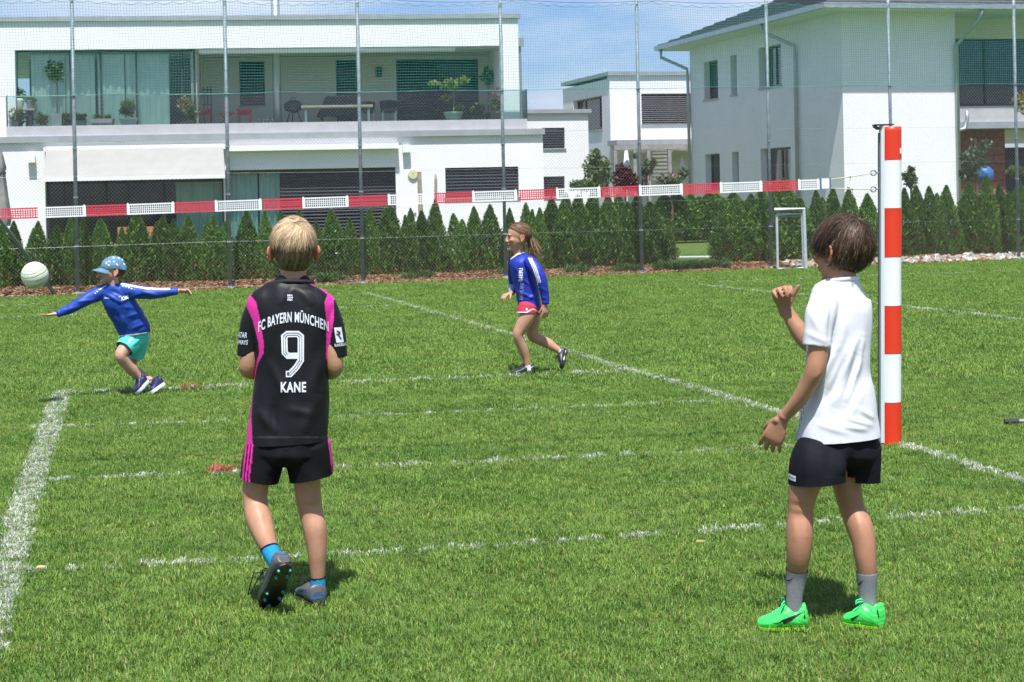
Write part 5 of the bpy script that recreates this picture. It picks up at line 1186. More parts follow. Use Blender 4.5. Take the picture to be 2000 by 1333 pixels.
def text_mesh(txt, w, h, bold=.02, sx=1.0, italic=0, spacing=1.0, fit=True):
    cu = bpy.data.curves.new('lettering', 'FONT'); cu.body = txt; cu.align_x = 'CENTER'; cu.align_y = 'CENTER'; cu.offset = bold; cu.shear = italic; cu.space_character = spacing; cu.resolution_u = 3; cu.space_line = .8
    ob = bpy.data.objects.new('lettering', cu); COL.objects.link(ob); dg = bpy.context.evaluated_depsgraph_get(); me = bpy.data.meshes.new_from_object(ob.evaluated_get(dg)); bpy.data.objects.remove(ob)
    bm = bmesh.new(); bm.from_mesh(me); bmesh.ops.triangulate(bm, faces=bm.faces); 
    c = np.array([v.co[:] for v in bm.verts]); lo, hi = c.min(0), c.max(0); kx, kz = w / (hi[0] - lo[0]), h / (hi[1] - lo[1])
    for v in bm.verts: v.co = ((v.co.x - (lo[0] + hi[0]) / 2) * kx, (v.co.y - (lo[1] + hi[1]) / 2) * kz, 0)
    for _ in range(2):
        es = [e for e in bm.edges if e.calc_length() > .012]
        if es: bmesh.ops.subdivide_edges(bm, edges=es, cuts=1, use_grid_fill=False); bmesh.ops.triangulate(bm, faces=bm.faces)
    V = np.array([v.co[:] for v in bm.verts]); Fc = [tuple(v.index for v in f.verts) for f in bm.faces]; bm.free(); return V[:, :2], Fc
def strips(paths, w, closed=False):
    """thick polylines (mitred) as flat quads"""
    V = []; Fc = []
    for pts in paths:
        pts = [np.array(p, float) for p in pts]; n = len(pts); b = len(V)
        for i in range(n):
            a = pts[i] - pts[i - 1] if i else pts[1] - pts[0]; c = pts[i + 1] - pts[i] if i < n - 1 else a; a = a / np.linalg.norm(a); c = c / np.linalg.norm(c)
            na = np.array((-a[1], a[0])); nc = np.array((-c[1], c[0])); m = na + nc; m /= max(m @ m, 1e-6) / 2; V += [pts[i] + m * w / 2, pts[i] - m * w / 2]
        for i in range(n - 1): Fc.append((b + 2 * i, b + 2 * i + 1, b + 2 * i + 3, b + 2 * i + 2))
    return np.array(V), Fc
def patch(w, h, n=6):
    V = [((i / n - .5) * w, (j / n - .5) * h) for j in range(n + 1) for i in range(n + 1)]; return np.array(V), [(j * (n + 1) + i, j * (n + 1) + i + 1, (j + 1) * (n + 1) + i + 1, (j + 1) * (n + 1) + i) for j in range(n) for i in range(n)]
def project(name, VF, target, origin, ux, uz, d, mat, parent, off=.0025, bend=None):
    """lay flat lettering on a cloth surface: cast each vertex along d on to the target mesh"""
    V, Fc = VF; me_t = target.data; wl_ = wloc(target); bvh = BVHTree.FromPolygons([v.co + wl_ for v in me_t.vertices], [p.vertices[:] for p in me_t.polygons])
    ux = Vector(ux).normalized(); uz = Vector(uz).normalized(); d = Vector(d).normalized(); out = []; ok = []
    for x, y in V:
        if bend: x, y = bend(x, y)
        o = Vector(origin) + ux * x + uz * y - d * .6; h = bvh.ray_cast(o, d)
        if h[0] is None or (h[0] - Vector(origin)).length > .4: out.append(o); ok.append(False)
        else: out.append(h[0] - d * off); ok.append(True)
    Fc = [f for f in Fc if all(ok[i] for i in f) and max((out[f[0]] - out[i]).length for i in f) < .05]
    if not Fc: return None
    us = sorted({i for f in Fc for i in f}); mp_ = {k: i for i, k in enumerate(us)}
    me = bpy.data.meshes.new(name); me.from_pydata([tuple(out[i]) for i in us], [], [tuple(mp_[i] for i in f) for f in Fc]); me.update()
    return link(name, me, mat, parent)
def foot_basis(heel, toe, up):
    h, t = Vector(heel), Vector(toe); x = t - h; L = x.length; x.normalize(); z = Vector(up); z = (z - x * z.dot(x)).normalized(); y = z.cross(x); return h, x, y, z, L
def shoe(person, heel, toe, up, wid, hgt, colfn, solecol, studcol, name='shoe', lab=None, studs=True, laces=None, sole_t=.008, collar=.95):
    """low shoe: lasted upper, sole with edge, studs, laces"""
    h, x, y, z, L = foot_basis(heel, toe, up); P = lambda a, b, c: h + x * (a * L) + y * (b * wid) + z * c
    st = [(-.01, .52, .60), (.05, .80, 1.0), (.13, .88, .88), (.22, .88, .76), (.33, .88, .90), (.41, .92, .93), (.53, 1.0, .76), (.66, 1.08, .58), (.80, 1.02, .44), (.92, .78, .36), (1.0, .42, .25)]
    V = []; Fc = []; n = 24; sub = 3; A = np.array(st); ts = np.linspace(0, len(A) - 1, (len(A) - 1) * sub + 1); R = [cr(A, t) for t in ts]
    for a, w, t in R:
        tz = sole_t + t * hgt
        for k in range(n):
            g = 2 * pi * k / n; cx_ = cos(g); cz_ = sin(g); ww = w * .5 * (math.copysign(abs(cx_) ** .75, cx_)); zz = sole_t + (tz - sole_t) * (.5 + .5 * math.copysign(abs(cz_) ** .7, cz_))
            if cz_ > 0: ww *= 1 - .30 * cz_ * (.45 if a < .40 else .8)
            V.append(P(a, ww, zz))
    m = len(R)
    for i in range(m - 1):
        for k in range(n): q = i * n; Fc.append((q + k, q + (k + 1) % n, q + n + (k + 1) % n, q + n + k))
    Fc.append(tuple(range(n))[::-1]); Fc.append(tuple((m - 1) * n + k for k in range(n)))
    me = fuse(name, [(V, Fc)], .0032, 3)
    c = coords(me) - np.array(h); X, Y_, Z = c @ np.array(x) / L, c @ np.array(y) / wid, c @ np.array(z)
    set_col(me, colfn(X, Y_, Z / hgt)); o = link(name, me, SHOE, person, smooth=True)
    if lab: o['label'] = lab
    # sole
    V = []; Fc = []; n2 = 34; out = []
    for i in range(n2):
        g = 2 * pi * i / n2; a = .5 - .515 * cos(g); w_ = np.interp(a, [0, .08, .25, .42, .64, .8, .93, 1.0], [.36, .80, .88, .84, 1.08, 1.04, .78, .3]) * .5 * (1 if sin(g) >= 0 else -1); out.append((a, w_ * min(1, abs(sin(g)) * 3)))
    for zz, k in ((0, .94), (sole_t * .5, 1.05), (sole_t + .004, 1.04)):
        for a, b in out: V.append(P(a, b * k, zz))
    for j in range(2):
        for i in range(n2): q = j * n2; Fc.append((q + i, q + (i + 1) % n2, q + n2 + (i + 1) % n2, q + n2 + i))
    Fc.append(tuple(range(n2))[::-1]); Fc.append(tuple(2 * n2 + k for k in range(n2)))
    me = bpy.data.meshes.new('sole'); me.from_pydata([tuple(v) for v in V], [], Fc); me.update()
    bm = bmesh.new(); bm.from_mesh(me); bmesh.ops.recalc_face_normals(bm, faces=bm.faces); bm.to_mesh(me); bm.free()
    so = link('sole', me, pm('sole_%02x%02x%02x' % tuple(int(min(c_, 1) * 255) for c_ in solecol), solecol, .3, .1, 20, coat=.3), o)
    if studs:
        sm = pm('stud_%02x%02x%02x' % tuple(int(min(c_, 1) * 255) for c_ in studcol), studcol, .35, .05, 20)
        for a, b in ((.10, .26), (.10, -.26), (.24, .25), (.24, -.25), (.58, .36), (.58, -.36), (.72, .34), (.72, -.34), (.88, 0)):
            mb = MB(); mb.lathe(P(a, b, .001), [(.0068, 0), (.0055, .006), (.0045, .011)], 10, -z); mb.build('stud', sm, o)
    if laces:
        lm = pm('lace_%02x%02x%02x' % tuple(int(min(c_, 1) * 255) for c_ in laces), laces, .8, .1, 50); mb = MB()
        topz = lambda a: sole_t + np.interp(a, A[:, 0], A[:, 2]) * hgt
        for i in range(5):
            a = .44 + .055 * i; mb.tube([P(a, -.20, topz(a) * .97), P(a + .02, 0, topz(a + .02) + .003), P(a + .045, .20, topz(a + .045) * .97)], .0026, 5)
        a = .43
        for sd in (-1, 1): mb.tube([P(a, 0, topz(a) + .003), P(a + .02, sd * .25, topz(a) + .016), P(a + .06, sd * .45, topz(a) + .014), P(a + .08, sd * .5, topz(a) + .0), P(a + .03, sd * .4, topz(a) + .008), P(a, 0, topz(a) + .004)], .0024, 5)
        mb.build('laces', lm, o, smooth=True)
    return o, P
def sock(person, a, b, ra, rb, col, band=None, mat=None, mid=None, wid_side=(1, 0, 0)):
    st = [(a, ra), (Vector(a).lerp(Vector(b), .4) if mid is None else mid, (ra + rb) / 2 * (.97 if mid is None else 1)), (b, rb)]
    me = fuse('sock', [loft(st, wid_side, 28, 8)], .0032, 2)
    A, B = Vector(a), Vector(b); cut(me, [(A, A - B, .2)])
    c = coords(me); t = (c - np.array(A)) @ np.array((B - A).normalized()); C = np.tile(np.array(col), (len(c), 1))
    if band: C[t < band[0]] = band[1]
    set_col(me, C); return link('sock', me, mat or KNIT, person, smooth=True)
def leg_sock(person, leg, cutp, grow, col, band=None, grow_end=None):
    st = [(Vector(s[0]), s[1] + grow, (s[2] if len(s) > 2 else s[1]) + grow) for s in leg[:-1]] + [(Vector(leg[-1][0]), leg[-1][1] + (grow_end or grow), (leg[-1][2] if len(leg[-1]) > 2 else leg[-1][1]) + (grow_end or grow))]
    me = fuse('sock', [loft(st, (1, 0, 0), 28, 8)], .0032, 2); A = Vector(cutp); d = (st[-2][0] - st[0][0]).normalized(); cut(me, [(A, -d, .25)])
    c = coords(me); t = (c - np.array(A)) @ np.array(d); C = np.tile(np.array(col), (len(c), 1))
    if band: C[t < band[0]] = band[1]
    set_col(me, C); return link('sock', me, KNIT, person, smooth=True)
def start_person(me_body, base, label):
    o = link('person', me_body, SKIN, None, base, True); tag(o, label, 'child'); return o
# ------------------------------------------------------------------ boy in black, seen from behind
YK = 6.23; K = lambda x, y, d=0.0: W(x, y, YK + d); sk = YK / F
def px(w): return w * sk
TAN = (.44, .235, .145)
hf = (-.16, 1, 0); hc = K(573, 490, .01); HS = 1.06
arm_l = [(K(508, 602, .01), .038), (K(494, 650, 0), .035), (K(486, 705, -.01), .033), (K(485, 722, .01), .033), (K(500, 726, .10), .028), (K(522, 716, .20), .021)]
arm_r = [(K(636, 604, .01), .038), (K(648, 655, 0), .035), (K(653, 705, -.01), .032), (K(652, 722, .01), .032), (K(636, 727, .10), .027), (K(612, 716, .20), .021)]
leg_l = [(K(522, 880), .062, .066), (K(505, 925, -.005), .053, .060), (K(497.5, 962, -.01), .0475, .05), (K(500, 990, -.02), .045, .048), (K(507, 1018, -.055), .0475, .053), (K(518, 1052, -.095), .039, .044), (K(529, 1078, -.122), .029, .031), (K(539, 1100, -.135), .022, .024)]
leg_r = [(K(598, 880), .062, .066), (K(599, 930, .01), .051, .060), (K(603, 978, .02), .047, .049), (K(608, 1005, .02), .0445, .046), (K(615.5, 1035, .01), .0440, .050), (K(619, 1072, 0), .0365, .041), (K(620, 1108, 0), .0295, .032), (K(621, 1140, .0), .024, .026), (K(621.5, 1160, .0), .022, .022)]
tor = [(K(572, 560), .05, .045), (K(571, 585), .09, .055), (K(570, 610), .12, .07), (K(571, 660), .122, .08), (K(571, 730), .112, .078), (K(566, 800), .118, .082), (K(561, 868), .13, .09)]
neck = [(K(573, 518, .0), .047, .052), (K(573, 535, -.005), .046, .050), (K(572, 552, -.005), .050, .05), (K(572, 566), .055, .05)]
body = head(hc, hf, HS) + [loft(neck, n=22), loft(tor, ex=2.4), loft(arm_l), loft(arm_r), loft(leg_l), loft(leg_r)]
body += hand(K(524, 714, .215), (.7, .7, .15), (0, .3, 1), (1, 0, 0), .85, .5) + hand(K(610, 714, .215), (-.7, .7, .15), (0, .3, 1), (-1, 0, 0), .85, .5)
_unused = [loft([(K(540, 1098, -.18), .028), (K(533, 1130, -.13), .03), (K(522, 1180, -.085), .02)]), loft([(K(622, 1145, 0), .028), (K(612, 1160, .06), .03), (K(590, 1168, .13), .02)])]
me = fuse('person_body', body, .0042, 4); folds(me, [(K(480, 968), K(515, 972), .012, -.004), (K(588, 984), K(622, 988), .012, -.004), (K(497, 1000), K(507, 1040), .012, .0025), (K(516, 1000), K(520, 1045), .010, .0025), (K(610, 1010), K(613, 1050), .012, .0025), (K(628, 1010), K(628, 1050), .012, .0025)], .0012, 16, 2); skin_col(me, TAN, (hc, hf, HS, (0, 0, 1)), (.35, .25, .13))
kane = start_person(me, G(600, 1180), 'blond boy in black and pink number nine shirt, seen from behind')
# shirt
S_st = [(K(572, 547, 0), px(35.5), .055), (K(572, 553, 0), px(40), .058), (K(571, 562, 0), px(56), .068), (K(570.5, 575, 0), px(76), .076), (K(570, 592, 0), px(87), .083), (K(570, 620, 0), px(84), .09), (K(571, 665, 0), px(76), .094), (K(572, 712, 0), px(71.5), .094), (K(569, 765, 0), px(73.5), .097), (K(565, 815, 0), px(76.5), .101), (K(561.5, 862, 0), px(79), .106), (K(560, 890, 0), px(80), .107)]
sl_l = [(K(512, 592), .046), (K(497, 625), .048), (K(488, 660), .045), (K(484, 697), .042), (K(482, 716), .041)]
sl_r = [(K(632, 594), .046), (K(645, 627), .048), (K(654, 662), .044), (K(658.5, 699), .039), (K(661, 718), .038)]
me = fuse('shirt', [loft(S_st, n=36, ex=2.5), loft(sl_l[:-1], n=24, cap=0), loft(sl_r[:-1], n=24, cap=0)], .0036, 5)
FD = [(K(520, 700, -.1), K(560, 780, -.12), .018, .004), (K(630, 690, -.1), K(600, 790, -.12), .02, .004), (K(500, 800, -.1), K(540, 850, -.12), .02, .005), (K(620, 770, -.1), K(590, 850, -.12), .022, .005), (K(575, 560, -.1), K(540, 600, -.1), .014, .003), (K(575, 560, -.1), K(615, 600, -.1), .014, .003), (K(535, 790, -.12), K(530, 860, -.12), .02, -.005), (K(600, 600, -.1), K(615, 690, -.1), .018, .004), (K(540, 610, -.1), K(525, 690, -.1), .016, .004), (K(560, 800, -.12), K(610, 812, -.12), .016, .003)]
FD = [(a, b, w, h * 1.7) for a, b, w, h in FD]; folds(me, FD, .0045, 11, 1)
dn = Vector((-.01, 0, -1)); cut(me, [(K(561, 863), dn + Vector((.05, 0, 0)), .26)])
c = coords(me); C = np.tile(np.array((.0075, .0075, .010)), (len(c), 1))
# picture coordinates of each cloth point, used to lay out the panels
def pic(c):
    a = c[:, 0] / c[:, 1]; b = (H - c[:, 2]) / c[:, 1]; return CX + (a * cR + b * sR) * F, CY + (-a * sR + b * cR) * F
X, Yp = pic(c); back = c[:, 1] < YK + .02
L0 = np.interp(Yp, [575, 590, 625, 670, 690, 712, 760, 815, 865], [476, 477, 493, 505, 506, 500, 494, 488, 470]); L1 = np.interp(Yp, [575, 590, 625, 670, 690, 712, 760, 815, 865], [487, 500, 508, 515, 515, 503, 494, 491, 493])
R0 = np.interp(Yp, [575, 590, 625, 665, 700, 715, 760, 900], [640, 634, 637, 637, 637, 643, 646, 640]); R1 = np.interp(Yp, [575, 590, 625, 665, 700, 715, 760, 900], [652, 652, 652, 645, 642, 644, 646, 640])
PINK = (.68, .032, .30); pk = ((X > L0) & (X < L1) | (X > R0) & (X < R1)) & (Yp > 576); C[pk] = PINK
sh = (np.abs(Yp - np.interp(X, [478, 520, 545, 600, 625, 652], [583, 562, 551, 551, 562, 583])) < 2.2) & ((X < 536) | (X > 606)); C[sh & (c[:, 1] > YK - .03)] = PINK
hem = (Yp > 853) & (Yp < 856) & ~pk; C[hem] = (.03, .03, .035)
set_col(me, C); shirt = link('shirt', me, SHINY, kane, smooth=True)
mb = MB(); ring = [K(572, 548, 0) + Vector((px(37.5) * cos(g), .057 * sin(g), -.004 * cos(2 * g) - .004)) for g in np.linspace(0, 2 * pi, 33)]; mb.tube(ring, .0085, 8); mb.build('collar', pm('black_rib', (.012, .012, .015), .8, .1, 60), shirt, smooth=True)
# lettering on the back
o9 = K(572, 640); ux, uz = (cR, 0, -sR), (sR, 0, cR); dB = (0, 1, 0)
def at_px(x, y): return K(x, y)
def arch(x, y): return x, y - 4.4 * x * x * .55
ph = px(25)
project('back_name', text_mesh('FC BAYERN MÜNCHEN', px(134), ph * .98, .022, spacing=1.08), shirt, at_px(577.5, 614), ux, uz, dB, PRINT, shirt, bend=arch)
def zz9(p): return ((p[0] - 335) * .1125 * sk, -(p[1] - 500) * .1125 * sk)
path9 = [(440, 525), (255, 540), (200, 485), (195, 215), (250, 165), (425, 165), (485, 215), (485, 605), (440, 690), (390, 770), (300, 850), (222, 852)]
path9 = [(455, 540), (260, 540), (205, 485), (195, 212), (250, 168), (425, 168), (478, 215), (478, 615), (400, 740), (295, 850), (225, 852)]
o9p = at_px(577.7, 686)
def dens(path, k=6):
    out = []
    for a, b in zip(path[:-1], path[1:]):
        for i in range(k): out.append((a[0] + (b[0] - a[0]) * i / k, a[1] + (b[1] - a[1]) * i / k))
    return out + [path[-1]]
def offs(path, d):
    V, _ = strips([path], 2 * d); return [tuple(v) for v in V[0::2]]
w9 = 106 * .1125 * sk
project('back_number', strips([[zz9(p) for p in dens(path9)]], w9), shirt, o9p, ux, uz, dB, PRINT, shirt)
LINEM = pm('dark_print_line', (.06, .05, .09), .6, .05, 30)
p9 = [zz9(p) for p in dens(path9[1:])]
for d in (-18, 18): project('number_inline', strips([offs(p9, d * .1125 * sk)[2:-2]], 9 * .1125 * sk), shirt, o9p, ux, uz, dB, LINEM, shirt, off=.0036)
project('number_emblem', text_mesh('≈', 40 * .1125 * sk, 55 * .1125 * sk, .05), shirt, at_px(569.5, 724.5), ux, uz, dB, LINEM, shirt, off=.0038)
project('player_name', text_mesh('KANE', px(48), px(20), .03, spacing=1.1), shirt, at_px(580, 750.5), ux, uz, dB, PRINT, shirt)
for i, t in enumerate(('MIA', 'SAN', 'MIA')): project('motto_print', text_mesh(t, px(10), px(3.6), .04), shirt, at_px(572.5, 574.5 + 4.3 * i), ux, uz, dB, PRINT, shirt)
project('sleeve_print', text_mesh('QATAR', px(32), px(13), .01), shirt, at_px(478, 654), ux, (.16, 0, 1), (.28, .95, 0), PRINT, shirt)
project('sleeve_print', text_mesh('AIRWAYS', px(36), px(9), .01), shirt, at_px(477, 667), ux, (.16, 0, 1), (.28, .95, 0), PRINT, shirt)
project('sleeve_badge', patch(.028, .056), shirt, at_px(661, 653), (1, 0, .0), (-.14, 0, 1), (-.15, 1, 0), PRINT, shirt)
project('badge_figure', strips([[(-.006, .015), (.004, .010), (-.001, -.002), (.006, -.016)], [(-.009, .002), (.007, .004)]], .0065), shirt, at_px(661, 653), (1, 0, .0), (-.14, 0, 1), (-.15, 1, 0), LINEM, shirt, off=.0036)
project('sleeve_print', text_mesh('BUNDESLIGA', px(27), px(5.5), .02), shirt, at_px(666, 672), (1, 0, .05), (-.14, 0, 1), (-.15, 1, 0), PRINT, shirt)
# shorts
me = fuse('shorts', [loft([(K(562, 845), px(77), .098), (K(561, 885), px(79), .104)], n=32, ex=2.4), loft([(K(523, 868), px(42), .09), (K(514, 905), px(40), .088), (K(507.5, 938, -.005), px(36.5), .085), (K(504, 960, -.01), px(35), .083)], n=26, ex=2.3), loft([(K(600, 868), px(46), .09), (K(605, 905, .01), px(45.5), .09), (K(608, 936, .01), px(42.5), .09), (K(610, 956, .01), px(42), .09)], n=26, ex=2.3)], .005, 3)
folds(me, [(K(555, 880, -.1), K(520, 930, -.1), .02, .007), (K(565, 880, -.1), K(600, 935, -.1), .022, .007), (K(490, 880, -.1), K(485, 930, -.1), .016, .005), (K(630, 880, -.1), K(640, 930, -.1), .018, .005)], .004, 11, 4)
cut(me, [(K(508, 937), (-.22, 0, -1), .115), (K(608, 934), (.16, 0, -1), .125)])
c = coords(me); C = np.tile(np.array((.006, .006, .007)), (len(c), 1)); X, Yp = pic(c)
e = np.interp(Yp, [860, 930], [481, 473]); 
for k in range(3): C[(X > e + k * 6.0 - .5) & (X < e + k * 6.0 + 3.0) & (c[:, 1] < YK + .12) & (X < 500)] = PINK
C[(X > np.interp(Yp, [860, 935], [640.5, 650]))] = PINK
C[(c[:, 1] > YK + .02) & (X > 600)] = (.006, .006, .007)
set_col(me, C); link('shorts', me, CLOTH, kane, smooth=True)
# socks and boots
SOCKB = (.03, .33, .62)
leg_sock(kane, leg_l[-4:], K(526, 1071, -.117), .0035, SOCKB, (.007, (.012, .014, .03)), .006)
leg_sock(kane, leg_r[-5:], K(620, 1128, 0), .0035, SOCKB, (.007, (.012, .014, .03)), .006)
def boot_col(X, Y_, Z):
    C = np.tile(np.array((.085, .082, .078)), (len(X), 1)); C *= (.9 + .2 * np.sin(Z * 60) * (X < .25))[:, None]
    sw = (np.abs(Z - .62 + .5 * (X - .35)) < .10 + .12 * np.clip(.55 - np.abs(X - .42), 0, 1) * 0) & (X > .1) & (X < .62) & (np.abs(Y_) > .25); C[sw] = (.02, .02, .025)
    ed = (np.abs(np.abs(Z - .62 + .5 * (X - .35)) - .115) < .025) & (X > .1) & (X < .64) & (np.abs(Y_) > .25); C[ed] = (.03, .09, .20)
    C[(X < .10) & (np.abs(Z - .62) < .04)] = (.035, .10, .22)
    return C
hl, tl_ = K(556, 1103, -.205), K(521, 1194, -.085)
dirf = (tl_ - hl).normalized(); upv = (Vector(K(529, 1078, -.14)) - hl); 
s1, P1 = shoe(kane, hl + Vector((.006, -.012, .0)), tl_, Vector((-.45, .85, .5)), .084, .066, boot_col, (.008, .008, .009), (.03, .24, .22), 'boot', 'grey football boot kicked up, black sole with teal studs', laces=(.012, .012, .014))
h2_ = G(625, 1180) + Vector((0, -.06, 0)); t2_ = h2_ + Vector((-.075, .195, .0))
s2, P2 = shoe(kane, h2_ + Vector((0, 0, .010)), t2_ + Vector((0, 0, .010)), (0, 0, 1), .092, .066, boot_col, (.03, .03, .03), (.03, .24, .22), 'boot', 'grey football boot planted flat on the grass', laces=(.012, .012, .014))
BLUP = pm('blue_print', (.04, .17, .42), .5, .05, 40)
project('boot_lettering', text_mesh('TIEMPO', .052, .010, .03), s2, h2_ + Vector((0, 0, .038)), (1, .1, 0), (0, 0, 1), (-.1, 1, 0), BLUP, s2, .0015)
project('boot_lettering', text_mesh('TIEMPO', .046, .009, .03), s1, hl + Vector((.004, .0, .045)), (1, .25, .12), (-.1, .3, .9), (-.25, 1, -.25), BLUP, s1, .0015)
mb = MB(); q = K(515, 1118, -.08)
mb.tube([q, q + Vector((-.035, -.01, .0)), q + Vector((-.05, -.01, -.05)), q + Vector((-.058, -.01, -.08)), q + Vector((-.045, -.01, -.07)), q + Vector((-.02, -.01, -.02)), q], .0028, 5); mb.build('loose_lace', pm('black_lace', (.01, .01, .012), .8), s1, smooth=True)
# hair
def keepK(d):
    r, f, u = d; back = -.80 + .25 * abs(r) ** 2
    lim = (back - .17) if f < -.15 else (-.28 if f < .12 else .12 + .45 * max(0, f - .12))
    if abs(r) > .75 and -.35 < f < .25: lim = max(lim, -.02)
    return u - lim
def lenK(d): return .013 if d[2] < .05 else (.032 if d[2] < .35 else .058)
bl = np.array((.40, .285, .165)); bd = np.array((.115, .078, .045))
def colK(d):
    t = np.clip((d[2] - .12) / .42, 0, 1); c = bd * (1 - t) + bl * t; return c * (1.4 if rng.random() < .2 else (.55 if rng.random() < .15 else 1))  # strand colour darkens downwards, shadow on the lower head painted in
hair(kane, hc, hf, HS, (0, 0, 1), keepK, 9000, lenK, (.32, -.55, .77), colK, rad=(.074, .094, .100), off=(0, -.010, .015), lift=.13, width=.0022, fall=.22, basecol=(.17, .115, .065), puff=lambda d: .075 * max(0, min(1, (d[2] - .02) * 2.2)) * (1 - .75 * max(0, d[2]) ** 2) + .07 * abs(d[0]) * max(0, min(1, d[2] * 2.5)), stray=.03)
# ------------------------------------------------------------------ boy in the white shirt
YW = 5.774; Q_ = lambda x, y, d=0.0: W(x, y, YW + d); sw_ = YW / F
def pw(w): return w * sw_
TANW = (.39, .195, .115)
th = radians(28); sideW = (cos(th), sin(th), 0); fw = Vector((-sin(th), cos(th), 0))
hfW = (-.66, .75, -.04); hcW = Q_(1643, 490, .02); HW = 1.06
armL = [(Q_(1604, 610, -.085), .035), (Q_(1600, 640, -.10), .036), (Q_(1597, 690, -.11), .0335), (Q_(1592, 720, -.115), .0325), (Q_(1581, 748, -.10), .031), (Q_(1560, 782, -.07), .0265), (Q_(1537, 808, -.04), .0215), (Q_(1530, 816, -.035), .021)]
armR = [(Q_(1676, 596, .10), .038), (Q_(1640, 640, .17), .036), (Q_(1596, 672, .25), .034), (Q_(1575, 665, .27), .034), (Q_(1556, 640, .28), .031), (Q_(1541, 615, .29), .0245), (Q_(1534, 603, .29), .022)]
legL = [(Q_(1595, 890, -.05), .064, .07), (Q_(1574, 940, -.05), .055, .062), (Q_(1565.5, 980, -.05), .0455, .05), (Q_(1563, 1005, -.045), .0435, .047), (Q_(1562, 1045, -.06), .0455, .051), (Q_(1559.5, 1085, -.06), .041, .045), (Q_(1556, 1120, -.042), .033, .035), (Q_(1552, 1160, -.035), .025, .027), (Q_(1550, 1195, -.032), .02, .02)]
legR = [(Q_(1655, 890, .05), .062, .066), (Q_(1653, 940, .05), .0495, .06), (Q_(1662, 985, .045), .0445, .05), (Q_(1669, 1005, .04), .0445, .048), (Q_(1679, 1030, .02), .0455, .051), (Q_(1687, 1060, .0), .0415, .046), (Q_(1690.5, 1090, -.01), .037, .041), (Q_(1693, 1120, -.01), .0325, .036), (Q_(1693.5, 1160, -.005), .026, .028), (Q_(1695, 1200, -.005), .022, .023)]
torW = [(Q_(1647, 562), .046, .045), (Q_(1643, 585), .075, .055), (Q_(1640, 612), .09, .07), (Q_(1638, 660), .10, .085), (Q_(1638, 720), .095, .085), (Q_(1643, 780), .095, .08), (Q_(1640, 850), .095, .07)]
neckW = [(Q_(1642, 520, .01), .046, .05), (Q_(1644, 536, .0), .046, .05), (Q_(1646, 550, -.005), .044, .046), (Q_(1645, 568), .04, .04)]
bd_ = head(hcW, hfW, HW) + [loft(neckW, sideW, 22), loft(torW, sideW, ex=2.3), loft(armL), loft(armR), loft(legL), loft(legR)]
# left hand: hanging, back of the hand to us, fingers curled under
bd_ += hand(Q_(1528, 819, -.03), (-.40, .25, -.9), (.35, .75, .1), (-.9, .1, .1), 1.08, [.30, .36, .34, .30], .10, (.6, .5))
# right hand: raised, fingers folded over towards us
bd_ += hand(Q_(1532, 603, .29), (-.20, -.32, .9), (.12, -.9, -.35), (1, -.1, .2), 1.04, [.95, .95, .92, .88], .16, (.5, -.1), .1, (1.05, 1.25, .6))
_un = [loft([(Q_(1551, 1190, -.045), .03), (Q_(1530, 1203, -.03), .03), (Q_(1490, 1212, -.02), .018)]), loft([(Q_(1695, 1192, -.005), .03), (Q_(1682, 1205, .03), .028), (Q_(1663, 1215, .05), .018)])]
me = fuse('person_body', bd_, .0038, 3); folds(me, [(Q_(1545, 988, -.1), Q_(1585, 992, -.1), .012, -.004), (Q_(1642, 1000), Q_(1688, 990), .012, -.004), (Q_(1553, 1015, -.1), Q_(1553, 1060, -.1), .012, .003), (Q_(1573, 1015, -.1), Q_(1573, 1055, -.1), .012, .003), (Q_(1672, 1015), Q_(1682, 1050), .012, .003), (Q_(1690, 1010), Q_(1698, 1050), .012, .003), (Q_(1585, 740, -.1), Q_(1598, 722, -.1), .010, .003)], .0012, 16, 2); skin_col(me, TANW, (hcW, hfW, HW, (0, 0, 1)), (.06, .035, .02))
c = coords(me); 
boyw = start_person(me, G(1615, 1228), 'dark haired boy in a white shirt standing beside the striped post')
# nails on the raised hand are shape only; ear ring
f_, r_, u_ = head_frame(hfW); ce = hcW + (-r_ * .083 - f_ * .012 - u_ * .038) * HW; mb = MB(); mb.tube([ce + (f_ * .008 * cos(g) - r_ * .002 + u_ * .010 * sin(g)) for g in np.linspace(0, 2 * pi, 17)], .0022, 6); mb.build('ear_ring', BLK, boyw, smooth=True)
# shirt
st = [(Q_(1649, 545, -.004), pw(27.5), .053), (Q_(1648, 552, -.002), pw(34), .058), (Q_(1645, 563, 0), pw(46), .064), (Q_(1642, 576, 0), pw(58), .078), (Q_(1641, 596, 0), pw(62), .092), (Q_(1641, 630, 0), pw(62), .098), (Q_(1638, 690, 0), pw(61), .098), (Q_(1637, 735, 0), pw(63), .098), (Q_(1642, 780, 0), pw(69), .104), (Q_(1639, 825, 0), pw(78), .112), (Q_(1637.5, 858, 0), pw(83), .118), (Q_(1637, 885, 0), pw(85), .12)]
sideT = (cos(radians(14)), sin(radians(14)), 0)
slL = [(Q_(1612, 588, -.06), .052), (Q_(1602, 618, -.09), .0525), (Q_(1598, 645, -.10), .049), (Q_(1594.5, 677, -.105), .0475), (Q_(1593, 696, -.11), .047)]
slR = [(Q_(1672, 588, .06), .05), (Q_(1655, 622, .13), .048), (Q_(1625, 655, .18), .046), (Q_(1610, 668, .2), .045)]
me = fuse('shirt', [loft(st, sideT, 36, ex=2.3), loft(slL[:-1], n=24, cap=0), loft(slR, n=24)], .0038, 4)
B = -.115
FD = []
